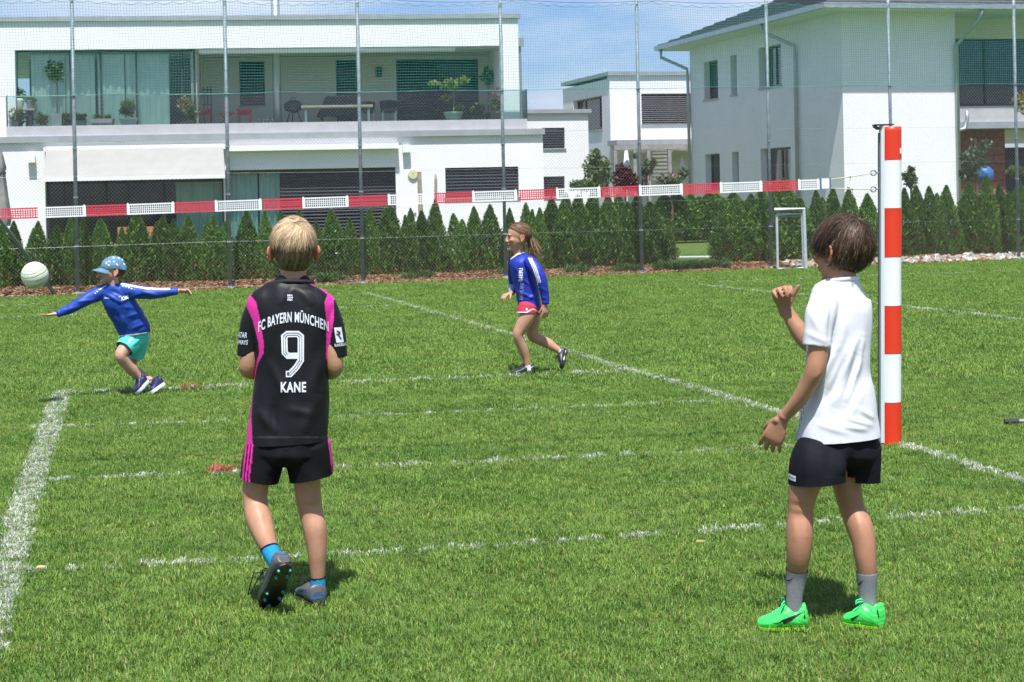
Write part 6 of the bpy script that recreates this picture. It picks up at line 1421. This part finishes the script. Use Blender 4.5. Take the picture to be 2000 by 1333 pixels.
for (x0, y0, x1, y1, w, h) in ((1628, 690, 1612, 740, 7, 7), (1640, 668, 1600, 770, 8, 8), (1668, 660, 1618, 765, 7, 6), (1682, 655, 1640, 745, 6, 7), (1692, 660, 1672, 740, 6, 7), (1688, 700, 1650, 790, 7, 6), (1655, 620, 1640, 690, 7, 4), (1668, 690, 1630, 800, 8, 6), (1640, 770, 1590, 815, 9, 4), (1660, 820, 1710, 835, 5, 5), (1640, 832, 1700, 842, 5, 5), (1680, 800, 1712, 822, 5, 5), (1600, 700, 1585, 800, 9, -6), (1652, 700, 1612, 800, 5, -6), (1680, 690, 1655, 770, 5, -7), (1622, 600, 1618, 665, 5, -7), (1640, 560, 1690, 590, 6, 4), (1655, 565, 1695, 605, 5, -3), (1580, 600, 1600, 655, 6, 4), (1576, 650, 1612, 668, 5, 4), (1690, 760, 1650, 830, 8, 4), (1600, 830, 1660, 848, 6, 4)):
    FD.append((Q_(x0, y0, B), Q_(x1, y1, B), w * 1.1 * sw_, h * .0011))
folds(me, FD, .0036, 12, 3)
cut(me, [(Q_(1637, 856), (.04, 0, -1), .28)])
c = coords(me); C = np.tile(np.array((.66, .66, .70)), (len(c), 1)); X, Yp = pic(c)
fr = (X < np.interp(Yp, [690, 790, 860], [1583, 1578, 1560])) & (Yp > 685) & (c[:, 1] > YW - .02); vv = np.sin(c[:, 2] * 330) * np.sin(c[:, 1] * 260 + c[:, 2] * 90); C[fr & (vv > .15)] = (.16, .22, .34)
C[(np.abs(Yp - 850) < 1.0) & (c[:, 1] < YW)] = (.66, .66, .72)
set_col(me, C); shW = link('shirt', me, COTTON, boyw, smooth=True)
mb = MB(); ring = [Q_(1648, 547, -.003) + Vector((pw(28) * cos(g), .052 * sin(g), .002 - .004 * sin(g) + .004 * cos(g))) for g in np.linspace(0, 2 * pi, 33)]; mb.tube(ring, .0065, 8); mb.build('collar', pm('white_rib', (.78, .78, .83), .9, .02, 60), shW, smooth=True)
# shorts
me = fuse('shorts', [loft([(Q_(1639, 838), pw(75), .10), (Q_(1635, 885), pw(79), .106)], sideT, 32, ex=2.4), loft([(Q_(1604, 868, -.025), pw(44), .085), (Q_(1597, 905, -.045), pw(53), .10), (Q_(1596, 940, -.05), pw(54), .10), (Q_(1596, 962, -.05), pw(54), .10)], sideT, 26, ex=2.3), loft([(Q_(1673, 868, .04), pw(44), .10), (Q_(1675, 905, .05), pw(41), .10), (Q_(1676, 936, .055), pw(38), .098), (Q_(1677, 955, .055), pw(38), .097)], sideT, 26, ex=2.3)], .005, 3)
folds(me, [(Q_(1660, 860, -.1), Q_(1640, 930, -.12), .025, .010), (Q_(1580, 870, -.14), Q_(1570, 935, -.14), .02, .005), (Q_(1690, 870, -.06), Q_(1700, 930, -.05), .02, .006), (Q_(1620, 870, -.14), Q_(1618, 935, -.14), .02, -.005), (Q_(1655, 880, -.08), Q_(1658, 940, -.06), .014, -.008)], .004, 11, 7)
cut(me, [(Q_(1596, 941, -.05), (.06, 0, -1), .13), (Q_(1676, 936, .055), (-.06, 0, -1), .11)])
set_col(me, np.tile(np.array((.008, .008, .012)), (len(me.vertices), 1))); shorts = link('shorts', me, CLOTH, boyw, smooth=True)
project('shorts_label', patch(.032, .018), shorts, Q_(1553, 925, 0), (1, 0, -.05), (.05, 0, 1), (.3, 1, 0), PRINT, shorts)
project('label_print', text_mesh('Belpa', .026, .009, .02), shorts, Q_(1553, 925, 0), (1, 0, -.05), (.05, 0, 1), (.3, 1, 0), LINEM, shorts, .0036)
# socks
GS = (.27, .275, .29)
s1 = leg_sock(boyw, legL[-4:], Q_(1556, 1113, -.044), .0042, GS, (.004, (.45, .45, .45)), .005); s2 = leg_sock(boyw, legR[-4:], Q_(1693, 1117, -.01), .0042, GS, (.004, (.45, .45, .45)), .006)
SWM = pm('black_print', (.01, .01, .014), .6, .05, 40)
def swoosh(L, h, k=14):
    V = []; Fc = []
    for i in range(k + 1):
        t = i / k; x = (t - .5) * L; top = h * (.9 * t ** 1.3 - .15 * sin(pi * min(1, t * 3.2)) * (t < .32)); bot = h * (.9 * t ** 1.0 - .62 * sin(pi * t ** .55) ** 1.0 * (1 - t) ** .35)
        V += [(x, top - .3 * h), (x, min(bot, top) - .3 * h)]
    for i in range(k): Fc.append((2 * i, 2 * i + 1, 2 * i + 3, 2 * i + 2))
    return np.array(V), Fc
project('sock_mark', swoosh(.040, .014), s1, Q_(1544.5, 1130, -.05), (1, .2, .02), (0, 0, 1), (.25, 1, 0), SWM, s1, .0015); project('sock_mark', swoosh(.034, .016), s2, Q_(1683, 1134, -.01), (1, .1, .25), (-.25, 0, 1), (.3, 1, 0), SWM, s2, .0015)
def neon(X, Y_, Z):
    C = np.tile(np.array((.04, .66, .10)), (len(X), 1)); st_ = (np.sin((Z - X * .8) * 34) > .86) & (X < .45); C[st_] = (.20, .80, .22); C[Z < .14] = (.38, .85, .05); return C
def neon_shoe(h, t, lab): return shoe(boyw, h, t, (0, 0, 1), .096, .080, neon, (.22, .62, .03), (.02, .45, .30), 'boot', lab, laces=(.06, .78, .25), sole_t=.007)
hA, tA = G(1573, 1223) + Vector((0, -.05, 0)), G(1475, 1220) + Vector((0, -.055, 0)); z1 = Vector((0, 0, .005))
sA, PA = neon_shoe(hA + z1, tA + z1 * .6, 'bright green football boot seen from the side, left foot'); hB = G(1722, 1231); tB = G(1652, 1218)
sB, PB2 = neon_shoe(hB + z1, tB + z1, 'bright green football boot seen from behind, right foot')
project('boot_mark', swoosh(.125, .046), sA, PA(.50, -.5, .036), -(tA - hA), (0, 0, 1), (-.1, 1, -.1), SWM, sA, .0015)
project('boot_mark', swoosh(.075, .040), sB, PB2(.60, .5, .030), -(tB - hB), (0, 0, 1), (.35, .9, -.1), SWM, sB, .0015)
project('heel_mark', strips([[(0, -.012), (0, .014)]], .007), sA, PA(.06, .4, .055), (1, 0, 0), (-.1, 0, 1), (-.1, 1, 0), SWM, sA, .0015); project('heel_mark', strips([[(0, -.012), (0, .012)]], .006), sB, PB2(.02, .2, .055), (1, 0, 0), (-.15, 0, 1), (-.2, 1, 0), SWM, sB, .0015)
# hair
def keepW(d):
    r, f, u = d; lim = (-.86 + .2 * abs(r)) if f < -.2 else (-.28 if f < .30 else .05 + .35 * max(0, f - .30))
    if abs(r) > .62 and -.30 < f < .30: lim = max(lim, .0 if f > -.05 else -.25)
    return u - lim
def lenW(d): return (.024 if d[2] < -.3 else .058) * rng.uniform(.6, 1.2)
bk = np.array((.040, .022, .013)); bh = np.array((.13, .08, .046))
def colW(d): return (bh if rng.random() < .22 + .25 * max(0, d[2]) else bk) * rng.uniform(.8, 1.2)  # more pale strands towards the crown, sun highlights put into the colour
def partW(d, fl): return fl
hair(boyw, hcW, hfW, HW, (0, 0, 1), keepW, 10000, lenW, (.18, -.62, .76), colW, rad=(.077, .099, .098), off=(0, -.012, .013), lift=.30, width=.0019, fall=.5, basecol=(.028, .016, .010), puff=lambda d: .05 * max(0, min(1, (d[2] + .35) * 1.6)) + .03 * max(0, -d[1]) * max(0, min(1, (d[2] + .5) * 2)), stray=.04)
# ------------------------------------------------------------------ boy with the cap reaching for the ball
YC = 13.13; Cc = lambda x, y, d=0.0: W(x, y, YC + d); sc_ = YC / F
def pk_(w): return w * sc_
FAIR = (.50, .29, .20)
hfC = (-.90, -.36, .14); hcC = Cc(219.5, 530, -.16); HC = .98
cuR = (-1, -.3, -.5)
armA = [(Cc(203, 568, -.12), .042), (Cc(180, 580, -.18), .038), (Cc(158, 592, -.22), .034), (Cc(136, 604, -.25), .028), (Cc(116, 612, -.28), .020), (Cc(112, 613, -.28), .0195)]
armB = [(Cc(248, 564, -.14), .042), (Cc(275, 569, -.17), .037), (Cc(300, 572, -.18), .033), (Cc(324, 571, -.17), .026), (Cc(345, 569, -.16), .019), (Cc(350, 569, -.16), .0185)]
legA = [(Cc(262, 655, -.03), .062, .066), (Cc(250, 674, -.09), .058), (Cc(239, 688, -.14), .050), (Cc(236.5, 697, -.15), .047), (Cc(245, 708, -.12), .044), (Cc(258, 722, -.08), .042), (Cc(270, 735, -.05), .031), (Cc(278, 743, -.04), .029)]
legB = [(Cc(268, 660, .03), .062, .066), (Cc(262, 690, .07), .055), (Cc(254, 712, .10), .046), (Cc(256, 722, .10), .044), (Cc(272, 731, .08), .043), (Cc(288, 741, .06), .034), (Cc(302, 750, .05), .028), (Cc(308, 753, .05), .027)]
torC = [(Cc(221, 562, -.15), .045, .04), (Cc(224, 572, -.15), .08, .055), (Cc(228, 582, -.13), .095, .07), (Cc(238, 602, -.11), .10, .08), (Cc(252, 628, -.07), .10, .08), (Cc(263, 655, -.02), .11, .09)]
neckC = [(Cc(220, 543, -.155), .042, .044), (Cc(221, 553, -.155), .042, .044), (Cc(222, 562, -.15), .044, .044)]
sideC = (.93, -.1, -.35)
bdC = head(hcC, hfC, HC, (.0, 0, 1)) + [loft(neckC, n=20), loft(torC, (.97, 0, .2), ex=2.2), loft(armA, (0, 1, 0)), loft(armB, (0, 1, 0)), loft(legA), loft(legB)]
bdC += hand(Cc(111, 613.5, -.285), (-.92, -.15, -.12), (-.35, .1, .9), (-.1, .2, 1), .88, .18, .32, (.15, .35)) + hand(Cc(349, 569, -.16), (.97, .1, -.02), (.1, -.5, -.8), (.3, -.3, .8), .86, .5, .16, (.5, .3))
_uc = [loft([(Cc(280, 745, -.04), .028), (Cc(274, 757, -.07), .03), (Cc(269, 769, -.09), .018)]), loft([(Cc(309, 754, .05), .026), (Cc(306, 762, .0), .026), (Cc(300, 768, -.05), .018)])]
me = fuse('person_body', bdC, .0045, 3); skin_col(me, FAIR, (hcC, hfC, HC, (0, 0, 1)), (.25, .15, .08))
boyc = start_person(me, G(285, 773), 'boy in a blue cap, blue shirt and turquoise shorts lunging with arms spread')
BLU = np.array((.015, .055, .31)); BLUD = np.array((.012, .035, .22))
st = [(Cc(221.5, 558, -.15), pk_(13.5), .052), (Cc(222, 564, -.15), pk_(21), .062), (Cc(225, 573, -.14), pk_(28), .08), (Cc(231, 588, -.125), pk_(29.5), .094), (Cc(241, 606, -.10), pk_(30), .098), (Cc(252, 624, -.075), pk_(30.5), .10), (Cc(261, 641, -.05), pk_(30.5), .104), (Cc(264.5, 656, -.03), pk_(29), .106), (Cc(267, 668, -.02), pk_(28), .106)]
slA = [(Cc(212, 567, -.13), .056), (Cc(190, 575, -.16), .055), (Cc(165, 588, -.21), .047), (Cc(140, 602, -.25), .039), (Cc(120, 610.5, -.275), .030), (Cc(113, 612.5, -.285), .029)]
slB = [(Cc(238, 567, -.14), .058), (Cc(262, 570, -.16), .055), (Cc(290, 573, -.18), .046), (Cc(315, 572.5, -.175), .038), (Cc(338, 570, -.165), .030), (Cc(345, 569.5, -.16), .029)]
me = fuse('shirt', [loft(st, (.97, 0, .22), 32, ex=2.2), loft(slA, (0, 1, 0), 22), loft(slB, (0, 1, 0), 22)], .0042, 4)
FD = [(Cc(x0, y0, -.24), Cc(x1, y1, -.2), w * sc_, h * .001) for x0, y0, x1, y1, w, h in ((205, 575, 240, 592, 3.5, 11), (215, 568, 245, 580, 3, -8), (235, 590, 280, 572, 3.5, 10), (240, 600, 275, 605, 4, 8), (246, 620, 282, 608, 3.5, 11), (250, 632, 286, 618, 3.5, -9), (250, 645, 284, 632, 3.5, 10), (240, 618, 236, 640, 4, 8), (270, 568, 310, 578, 3, 8), (250, 580, 300, 578, 3, -8), (150, 590, 190, 585, 3, 8), (130, 606, 160, 598, 3, 6), (225, 600, 245, 640, 4, 7), (262, 652, 286, 642, 3, 8))]
folds(me, FD, .0045, 12, 9, (1, 1, 1))
cut(me, [(Cc(264.5, 653, -.03), (.10, 0, -1), .20)])
c = coords(me); C = np.tile(BLU, (len(c), 1)); X, Yp = pic(c); front = c[:, 1] < YC - .05
lineB = np.interp(X, [236, 255, 285, 325, 345], [554.5, 558, 563.5, 564.5, 563]); C[(np.abs(Yp - lineB) < 1.7) & (X > 236) & (X < 332) & front] = (.75, .76, .78)
lineA = np.interp(X, [190, 200, 210], [569, 562, 557]); C[(np.abs(Yp - lineA) < 1.2) & (X > 196) & (X < 208) & front] = (.7, .72, .75)
for k, (x, y, r) in enumerate(((240.5, 557.5, 2.4), (246.5, 559.6, 1.9), (251.5, 561.5, 1.7), (257, 564, 1.3), (194, 566, 1.3), (190, 570, 1.2), (186, 573, 1.1))): C[(np.hypot(X - x, Yp - y) < r) & front] = (.75, .76, .78)
hemc = np.interp(X, [232, 236, 250, 262, 290], [654, 659, 645, 643, 656]); C[(Yp > 649.5) & front & (np.abs(((c - np.array(Cc(264.5, 653, -.03))) @ np.array((.10, 0, -1)))) < .009)] = (.70, .72, .74)
set_col(me, C); shC = link('shirt', me, SHINY, boyc, smooth=True)
mb = MB(); ring = [Cc(221.5, 556.5, -.15) + Vector((pk_(13) * cos(g), .05 * sin(g), .018 * sin(g) - .004 * cos(g))) for g in np.linspace(0, 2 * pi, 25)]; mb.tube(ring, .006, 7); mb.build('collar', pm('blue_rib', tuple(BLUD), .8, .1, 40), shC, smooth=True)
project('chest_print', text_mesh('ERIMA', pk_(10.5), pk_(3.2), .03), shC, Cc(203.5, 584, -.3), ux, uz, (0, 1, 0), PRINT, shC); project('chest_print', text_mesh('KiM', pk_(14), pk_(8), .02, italic=.25), shC, Cc(238.5, 583.5, -.3), (1, 0, .28), (-.2, 0, 1), (0, 1, 0), PRINT, shC)
project('chest_print', text_mesh('SG', pk_(4), pk_(3), .02, italic=.25), shC, Cc(229, 581, -.3), ux, uz, (0, 1, 0), PRINT, shC)
me = fuse('shorts', [loft([(Cc(263, 650, -.03), pk_(27), .10), (Cc(263, 664, -.02), pk_(26), .10)], n=28, ex=2.2), loft([(Cc(262, 657, -.04), .085), (Cc(252, 671, -.08), .083), (Cc(243, 681, -.12), .075), (Cc(237, 688, -.14), .072)], (.8, 0, .6), 24), loft([(Cc(270, 660, .02), .088), (Cc(268, 680, .05), .075), (Cc(266, 697, .06), .062), (Cc(264, 706, .07), .06)], n=24)], .0055, 3)
folds(me, [(Cc(250, 660, -.14), Cc(245, 682, -.18), .015, .006), (Cc(275, 660, -.1), Cc(258, 676, -.15), .014, .007), (Cc(280, 668, -.05), Cc(262, 695, .0), .014, .007)], .004, 13, 2)
cut(me, [(Cc(242.5, 681.5, -.12), Vector(Cc(237, 688, -.14)) - Vector(Cc(252, 671, -.08)), .11), (Cc(266, 699, .06), (-.25, .1, -1), .09)])
c = coords(me); C = np.tile(np.array((.09, .62, .53)), (len(c), 1)); X, Yp = pic(c); lt = (np.abs(X - np.interp(Yp, [650, 676], [263, 248])) < 3.5) & (Yp > 652) & (Yp < 673) & (np.sin(Yp * 2.4) > -.1); C[lt & (c[:, 1] < YC - .05)] = (.55, .75, .70)
set_col(me, C); link('shorts', me, CLOTH, boyc, smooth=True)
def navy(X, Y_, Z): C = np.tile(np.array((.012, .018, .075)), (len(X), 1)); C[(np.sin(X * 60 + Z * 20) > .93)] = (.05, .07, .16); return C
shoe(boyc, Cc(291, 746, -.02), Cc(267.5, 771, -.10), (-.75, -.5, .45), .078, .072, navy, (.80, .82, .82), (.1, .1, .1), 'trainer', 'navy trainer with white sole, front foot', studs=False, laces=(.02, .02, .05), sole_t=.022)
shoe(boyc, Cc(321, 754, .04), Cc(297, 770, -.10), (-.6, -.2, .75), .078, .072, navy, (.80, .82, .82), (.1, .1, .1), 'trainer', 'navy trainer with white sole, rear foot', studs=False, laces=(.02, .02, .05), sole_t=.022)
sock(boyc, Cc(277, 739, -.045), Cc(282, 749, -.035), .031, .033, (.55, .58, .5)); sock(boyc, Cc(306, 751, .05), Cc(311, 757, .04), .029, .031, (.5, .5, .5))
# hair under the cap, cap
def keepC(d): return 1 if (d[2] < .25 and d[2] > -.62 and d[1] < -.25) else (d[2] - .0 if d[1] < .1 and d[2] < .3 else 0)
hair(boyc, hcC, hfC, HC, (0, 0, 1), keepC, 1500, lambda d: .035, (0, -.3, .95), lambda d: np.array((.09, .055, .03)), fall=.7, lift=.15, width=.003, basecol=(.06, .038, .02))
f_, r_, u_ = head_frame(hfC); V = []; Q = []; C = []; nu, nv = 40, 16; cc = hcC + (u_ * .036 - f_ * .008) * HC; tiltc = Matrix.Rotation(-.18, 3, r_)
for j in range(nv + 1):
    t = (pi / 2 + .12) * j / nv
    for i in range(nu):
        g = 2 * pi * i / nu; bump = 1 + .015 * cos(6 * g) * sin(t) + .05 * noise.noise(Vector((cos(g) * 2.4, sin(g) * 2.4, t * 3)))
        d = r_ * (.083 * sin(t) * cos(g)) + f_ * (.102 * sin(t) * sin(g)) + u_ * (.084 * cos(t) - (.03 * max(0, -sin(g)) * sin(t) ** 4)); V.append(cc + tiltc @ d * HC * bump)
for j in range(nv):
    for i in range(nu): q = j * nu; Q.append((q + i, q + nu + i, q + nu + (i + 1) % nu, q + (i + 1) % nu))
def capcol(V):
    P_ = np.array([list(v) for v in V]); L = (P_ - np.array(cc)); C = np.tile(np.array((.16, .34, .52)), (len(V), 1)); return C
bmx = bmesh.new(); me = np_mesh('cap', np.array([list(v) for v in V]), np.array(Q), capcol(V)); bmx.from_mesh(me); bmesh.ops.subdivide_edges(bmx, edges=bmx.edges, cuts=2, use_grid_fill=True); bmx.to_mesh(me); bmx.free()
c = coords(me); C = np.tile(np.array((.11, .21, .31)), (len(c), 1)); X, Yp = pic(c)
for (x, y, dx, dy) in ((208, 514, -.6, 1), (214, 511.5, 1, .5), (212.5, 518, .8, .9), (222, 503.5, .7, .9), (232, 504.5, 1, .5), (239.5, 507.5, .9, -.5), (229, 517, .8, 1), (242, 516, .5, .5), (222.5, 511.5, 1, .2), (236, 499, 1, .3), (225, 498, 1, .4)):
    dv = np.array((dx, dy)) / np.hypot(dx, dy); a_ = (X - x) * dv[0] + (Yp - y) * dv[1]; b_ = (X - x) * dv[1] - (Yp - y) * dv[0]; C[(np.abs(a_) < 2.1) & (np.abs(b_) < 1.0)] = (.72, .76, .78)
set_col(me, C); capo = link('cap', me, COTTON, boyc, smooth=True)
V = []; Q = []
for th_ in (0, .003):
    for j in range(7):
        e = j / 6
        for i in range(17):
            g = pi * (.16 + .68 * i / 16); rr = 1 + e * .70 * sin(g) ** 1.3; d = r_ * (.083 * cos(g) * (1 + e * .04)) + f_ * (.100 * sin(g) * rr) - u_ * (.004 + .012 * e + .030 * cos(g) ** 2 * (1 + e * .5) - th_); V.append(cc + tiltc @ d * HC)
for s_ in (0, 119):
    for j in range(6):
        for i in range(16): q = s_ + j * 17 + i; Q.append((q, q + 1, q + 18, q + 17))
me = np_mesh('visor', np.array([list(v) for v in V]), np.array(Q), np.tile(np.array((.12, .22, .32)), (len(V), 1))); link('visor', me, COTTON, capo, smooth=True)

# ------------------------------------------------------------------ girl striding in the middle
YG = 14.05; Gg = lambda x, y, d=0.0: W(x, y, YG + d); sg_ = YG / F
def pg_(w): return w * sg_
FAIRG = (.45, .25, .16)
hfG = (-.97, -.22, -.02); hcG = Gg(1012, 463.5, -.02); HG = 1.04
aN = [(Gg(1040, 518, -.12), .036), (Gg(1050, 532, -.16), .035), (Gg(1059, 551, -.17), .032), (Gg(1063, 572, -.16), .027), (Gg(1065, 592, -.15), .019), (Gg(1065, 595, -.15), .0185)]
aF = [(Gg(999, 513, .12), .038), (Gg(1002, 535, .18), .034), (Gg(1005, 556, .20), .032), (Gg(1003, 566, .14), .026), (Gg(999, 572, .04), .019), (Gg(997.5, 573, .01), .0185)]
lN = [(Gg(1035, 600, -.05), .068, .07), (Gg(1029, 620, -.07), .066), (Gg(1018, 640, -.08), .055), (Gg(1011.5, 654, -.09), .044), (Gg(1015, 668, -.08), .041), (Gg(1022, 684, -.06), .043), (Gg(1027, 700, -.05), .034), (Gg(1030, 714, -.05), .026), (Gg(1031, 721, -.05), .027)]
lF = [(Gg(1039, 600, .06), .066, .07), (Gg(1040, 625, .07), .062), (Gg(1039, 645, .08), .052), (Gg(1041, 657, .09), .046), (Gg(1052, 663, .10), .044), (Gg(1070, 671, .10), .043), (Gg(1085, 681, .09), .031), (Gg(1094, 687, .09), .026), (Gg(1098, 690, .09), .027)]
tG = [(Gg(1013.5, 503, 0), .04, .045), (Gg(1016, 512, 0), .06, .08), (Gg(1021, 528, 0), .075, .095), (Gg(1027, 550, 0), .08, .10), (Gg(1032, 575, 0), .082, .10), (Gg(1035, 600, 0), .09, .11)]
nG = [(Gg(1013, 478, -.01), .040, .040), (Gg(1012.5, 487, -.01), .039, .039), (Gg(1013, 496, 0), .042, .045), (Gg(1014, 504, 0), .042, .045)]
bdG = head(hcG, hfG, HG) + [loft(nG, n=20), loft(tG, n=24), loft(aN), loft(aF), loft(lN), loft(lF)]
bdG += hand(Gg(1065, 594, -.15), (-.02, -.02, -1), (-.6, .8, 0), (-1, -.3, 0), .98, .30, .12, (.65, .35)) + hand(Gg(998, 572.5, .015), (-.75, -.62, -.25), (.2, .2, -1), (0, -.3, -1), .96, .55, .14, (.5, .35))
_ug = [loft([(Gg(1032, 722, -.05), .027), (Gg(1018, 728, -.05), .028), (Gg(1003, 731, -.06), .018)]), loft([(Gg(1100, 691, .09), .026), (Gg(1100, 705, .07), .028), (Gg(1099, 718, .05), .018)])]
me = fuse('person_body', bdG, .0045, 3); skin_col(me, FAIRG, (hcG, hfG, HG, (0, 0, 1)), (.22, .13, .07))
girl = start_person(me, G(1022, 733), 'girl with a ponytail in a blue long sleeved shirt and red shorts walking left')
st = [(Gg(1014, 499, 0), pg_(12.5), .058), (Gg(1016, 505, 0), pg_(20), .095), (Gg(1018, 515, 0), pg_(23), .118), (Gg(1021, 532, 0), pg_(23.5), .118), (Gg(1026, 552, 0), pg_(23), .11), (Gg(1031, 575, 0), pg_(22.5), .108), (Gg(1034.5, 596, 0), pg_(22), .112), (Gg(1036, 612, 0), pg_(22), .114)]
sN = [(Gg(1033, 510, -.09), .053), (Gg(1046, 525, -.14), .052), (Gg(1056, 543, -.165), .046), (Gg(1061, 562, -.16), .040), (Gg(1064.5, 583, -.15), .035), (Gg(1065.5, 592, -.15), .034)]
sF = [(Gg(1003, 510, .10), .05), (Gg(1002, 533, .17), .046), (Gg(1004, 556, .19), .042), (Gg(1002, 565, .12), .036), (Gg(999.5, 571, .05), .03)]
me = fuse('shirt', [loft(st, n=30, ex=2.2), loft(sN, n=22), loft(sF, n=22)], .0036, 4)
FD = [(Gg(x0, y0, -.14), Gg(x1, y1, -.12), w * sg_, h * .001) for x0, y0, x1, y1, w, h in ((1010, 540, 1040, 560, 3, 8), (1012, 570, 1045, 585, 3, 9), (1020, 590, 1050, 575, 3, 9), (1015, 598, 1035, 580, 3, -8), (1005, 520, 1020, 545, 3, 6), (1035, 545, 1048, 580, 3, -8), (1048, 530, 1062, 540, 3, 7), (1056, 560, 1068, 570, 3, 7), (1058, 580, 1070, 584, 2.5, 7), (1030, 530, 1042, 560, 3, 7))]
folds(me, FD, .0045, 13, 5); cut(me, [(Gg(1035, 600, 0), (.06, 0, -1), .19)])
c = coords(me); C = np.tile(np.array((.018, .036, .33)), (len(c), 1)); X, Yp = pic(c); near_ = c[:, 1] < YG - .08
for k in range(3):
    ln = np.interp(Yp, [504, 525, 545, 560, 575, 592], [1035, 1044.5, 1051, 1054, 1056, 1057.5]) + (k - 1) * 3.0; on = ((Yp < 553) | (Yp > 553) & (np.sin(Yp * 1.1 + k) > -.2) & (k < 1)); C[(np.abs(X - ln) < .85) & near_ & (Yp > 504) & on & (Yp < 593)] = (.76, .77, .80)
C[(X < 1004) & (Yp > 556) & (Yp < 570) & (np.sin(X * 2.6 + Yp * 1.6) > .35)] = (.75, .77, .8)
set_col(me, C); shG = link('shirt', me, SHINY, girl, smooth=True)
mb = MB(); ring = [Gg(1013.5, 498, 0) + Vector((pg_(12.5) * cos(g) - .012, .058 * sin(g), -.030 * max(0, -cos(g)) + .012 * cos(g) + .004)) for g in np.linspace(0, 2 * pi, 33)]; mb.tube(ring, .009, 8); mb.build('collar', pm('white_rib', (.78, .78, .83), .9, .02, 60), shG, smooth=True)
vx, vz = (sR * 1.0 + .06, 0, cR), (-cR, 0, .06)
project('chest_print', text_mesh('BIERI', pg_(26), pg_(7.5), .035), shG, Gg(1017, 537, -.1), vx, vz, (0, 1, 0), PRINT, shG); project('chest_print', text_mesh('REFURE', pg_(34), pg_(7), .0), shG, Gg(1019, 569, -.1), vx, vz, (0, 1, 0), pm('faint_print', (.30, .34, .6), .6), shG)
me = fuse('shorts', [loft([(Gg(1036, 592), pg_(20), .105), (Gg(1036, 602), pg_(20.5), .108)], n=26, ex=2.2), loft([(Gg(1032, 598, -.05), .082, .08), (Gg(1029, 610, -.06), .084, .08), (Gg(1027, 622, -.07), .084, .08)], n=22), loft([(Gg(1043, 598, .05), .072, .08), (Gg(1043, 612, .06), .072, .08), (Gg(1043, 622, .06), .072, .08)], n=22)], .005, 3)
cut(me, [(Gg(1030, 612, -.06), (-.05, -.1, -1), .10), (Gg(1043, 614.5, .06), (.1, .1, -1), .09)])
c = coords(me); C = np.tile(np.array((.50, .045, .085)), (len(c), 1)); X, Yp = pic(c); hq = np.interp(X, [1015, 1028, 1036, 1042, 1058], [611, 611, 606, 604, 613]); C[np.abs(Yp - hq) < 1.2] = (.74, .76, .76); C[np.hypot(X - 1029, Yp - 604.5) < 2.1] = (.72, .75, .76)
set_col(me, C); link('shorts', me, CLOTH, girl, smooth=True)
def blackb(X, Y_, Z): C = np.tile(np.array((.017, .018, .020)), (len(X), 1)); C[np.sin(X * 50 + Z * 15) > .9] = (.05, .05, .055); return C
shoe(girl, G(1044, 731.5) + Vector((0, -.02, .012)), G(998, 733.5) + Vector((0, -.04, .012)), (0, 0, 1), .085, .068, blackb, (.02, .02, .022), (.03, .03, .03), 'boot', 'black football boot flat on the grass', laces=(.02, .02, .02))
shoe(girl, Gg(1108, 683, .10), Gg(1100, 721, .03), (-.85, .1, .15), .082, .070, blackb, (.02, .02, .022), (.03, .03, .03), 'boot', 'black football boot lifted behind, toe down', laces=(.02, .02, .02))
sock(girl, Gg(1029.5, 714, -.05), Gg(1032, 724, -.05), .030, .031, (.72, .72, .73)); sock(girl, Gg(1092, 684.5, .09), Gg(1101, 692, .09), .029, .032, (.70, .68, .72))
def keepG(d):
    r, f, u = d; lim = -.55 if f < -.25 else (-.12 if f < .1 else .12 + .55 * max(0, f - .1)); 
    if abs(r) > .7 and -.3 < f < .2: lim = max(lim, .05)
    return u - lim
gc = np.array((.27, .165, .085)); gd = np.array((.13, .075, .04))
tie = np.array((0., -.80, -.42))
def partG(d, fl): v = tie * 1.25 - d; return v / np.linalg.norm(v) + np.array((0, 0, .5 * max(0, d[2])))
hair(girl, hcG, hfG, HG, (0, 0, 1), keepG, 4200, lambda d: .07, (0, .9, .3), lambda d: (gc if rng.random() < .5 else gd), rad=(.075, .095, .084), lift=.12, width=.0024, fall=.1, basecol=(.11, .065, .035), part=partG, puff=lambda d: .035, name='hair')
f_, r_, u_ = head_frame(hfG); tp = hcG + (-f_ * .092 - u_ * .020) * HG
mb = MB(); mb.lathe(tp, [(.016, -.008), (.021, 0), (.016, .008)], 12, -f_ - u_ * .6); mb.build('hair_tie', BLK, girl, smooth=True)
VV = []; QQ = []; CC = []
for i in range(420):
    a = rng.normal(size=3) * .010; b = len(VV); col = (gc if rng.random() < .55 else gd) * rng.uniform(.8, 1.25); ln = rng.uniform(.09, .16); sp_ = rng.normal(size=3) * .022
    for g in range(6):
        e = g / 5; q = np.array(tp) + a + np.array(-f_ * (.045 * e ** .6) - u_ * (ln * e ** 1.3)) + sp_ * e; wd = .0026 * (1 - .7 * e); VV += [q - np.array((wd, 0, 0)), q + np.array((wd, wd * .5, 0))]; CC += [col] * 2
    for g in range(5): QQ.append((b + 2 * g, b + 2 * g + 1, b + 2 * g + 3, b + 2 * g + 2))
link('ponytail', np_mesh('ponytail', np.array(VV), np.array(QQ), np.array(CC)), HAIRM, girl, smooth=True)
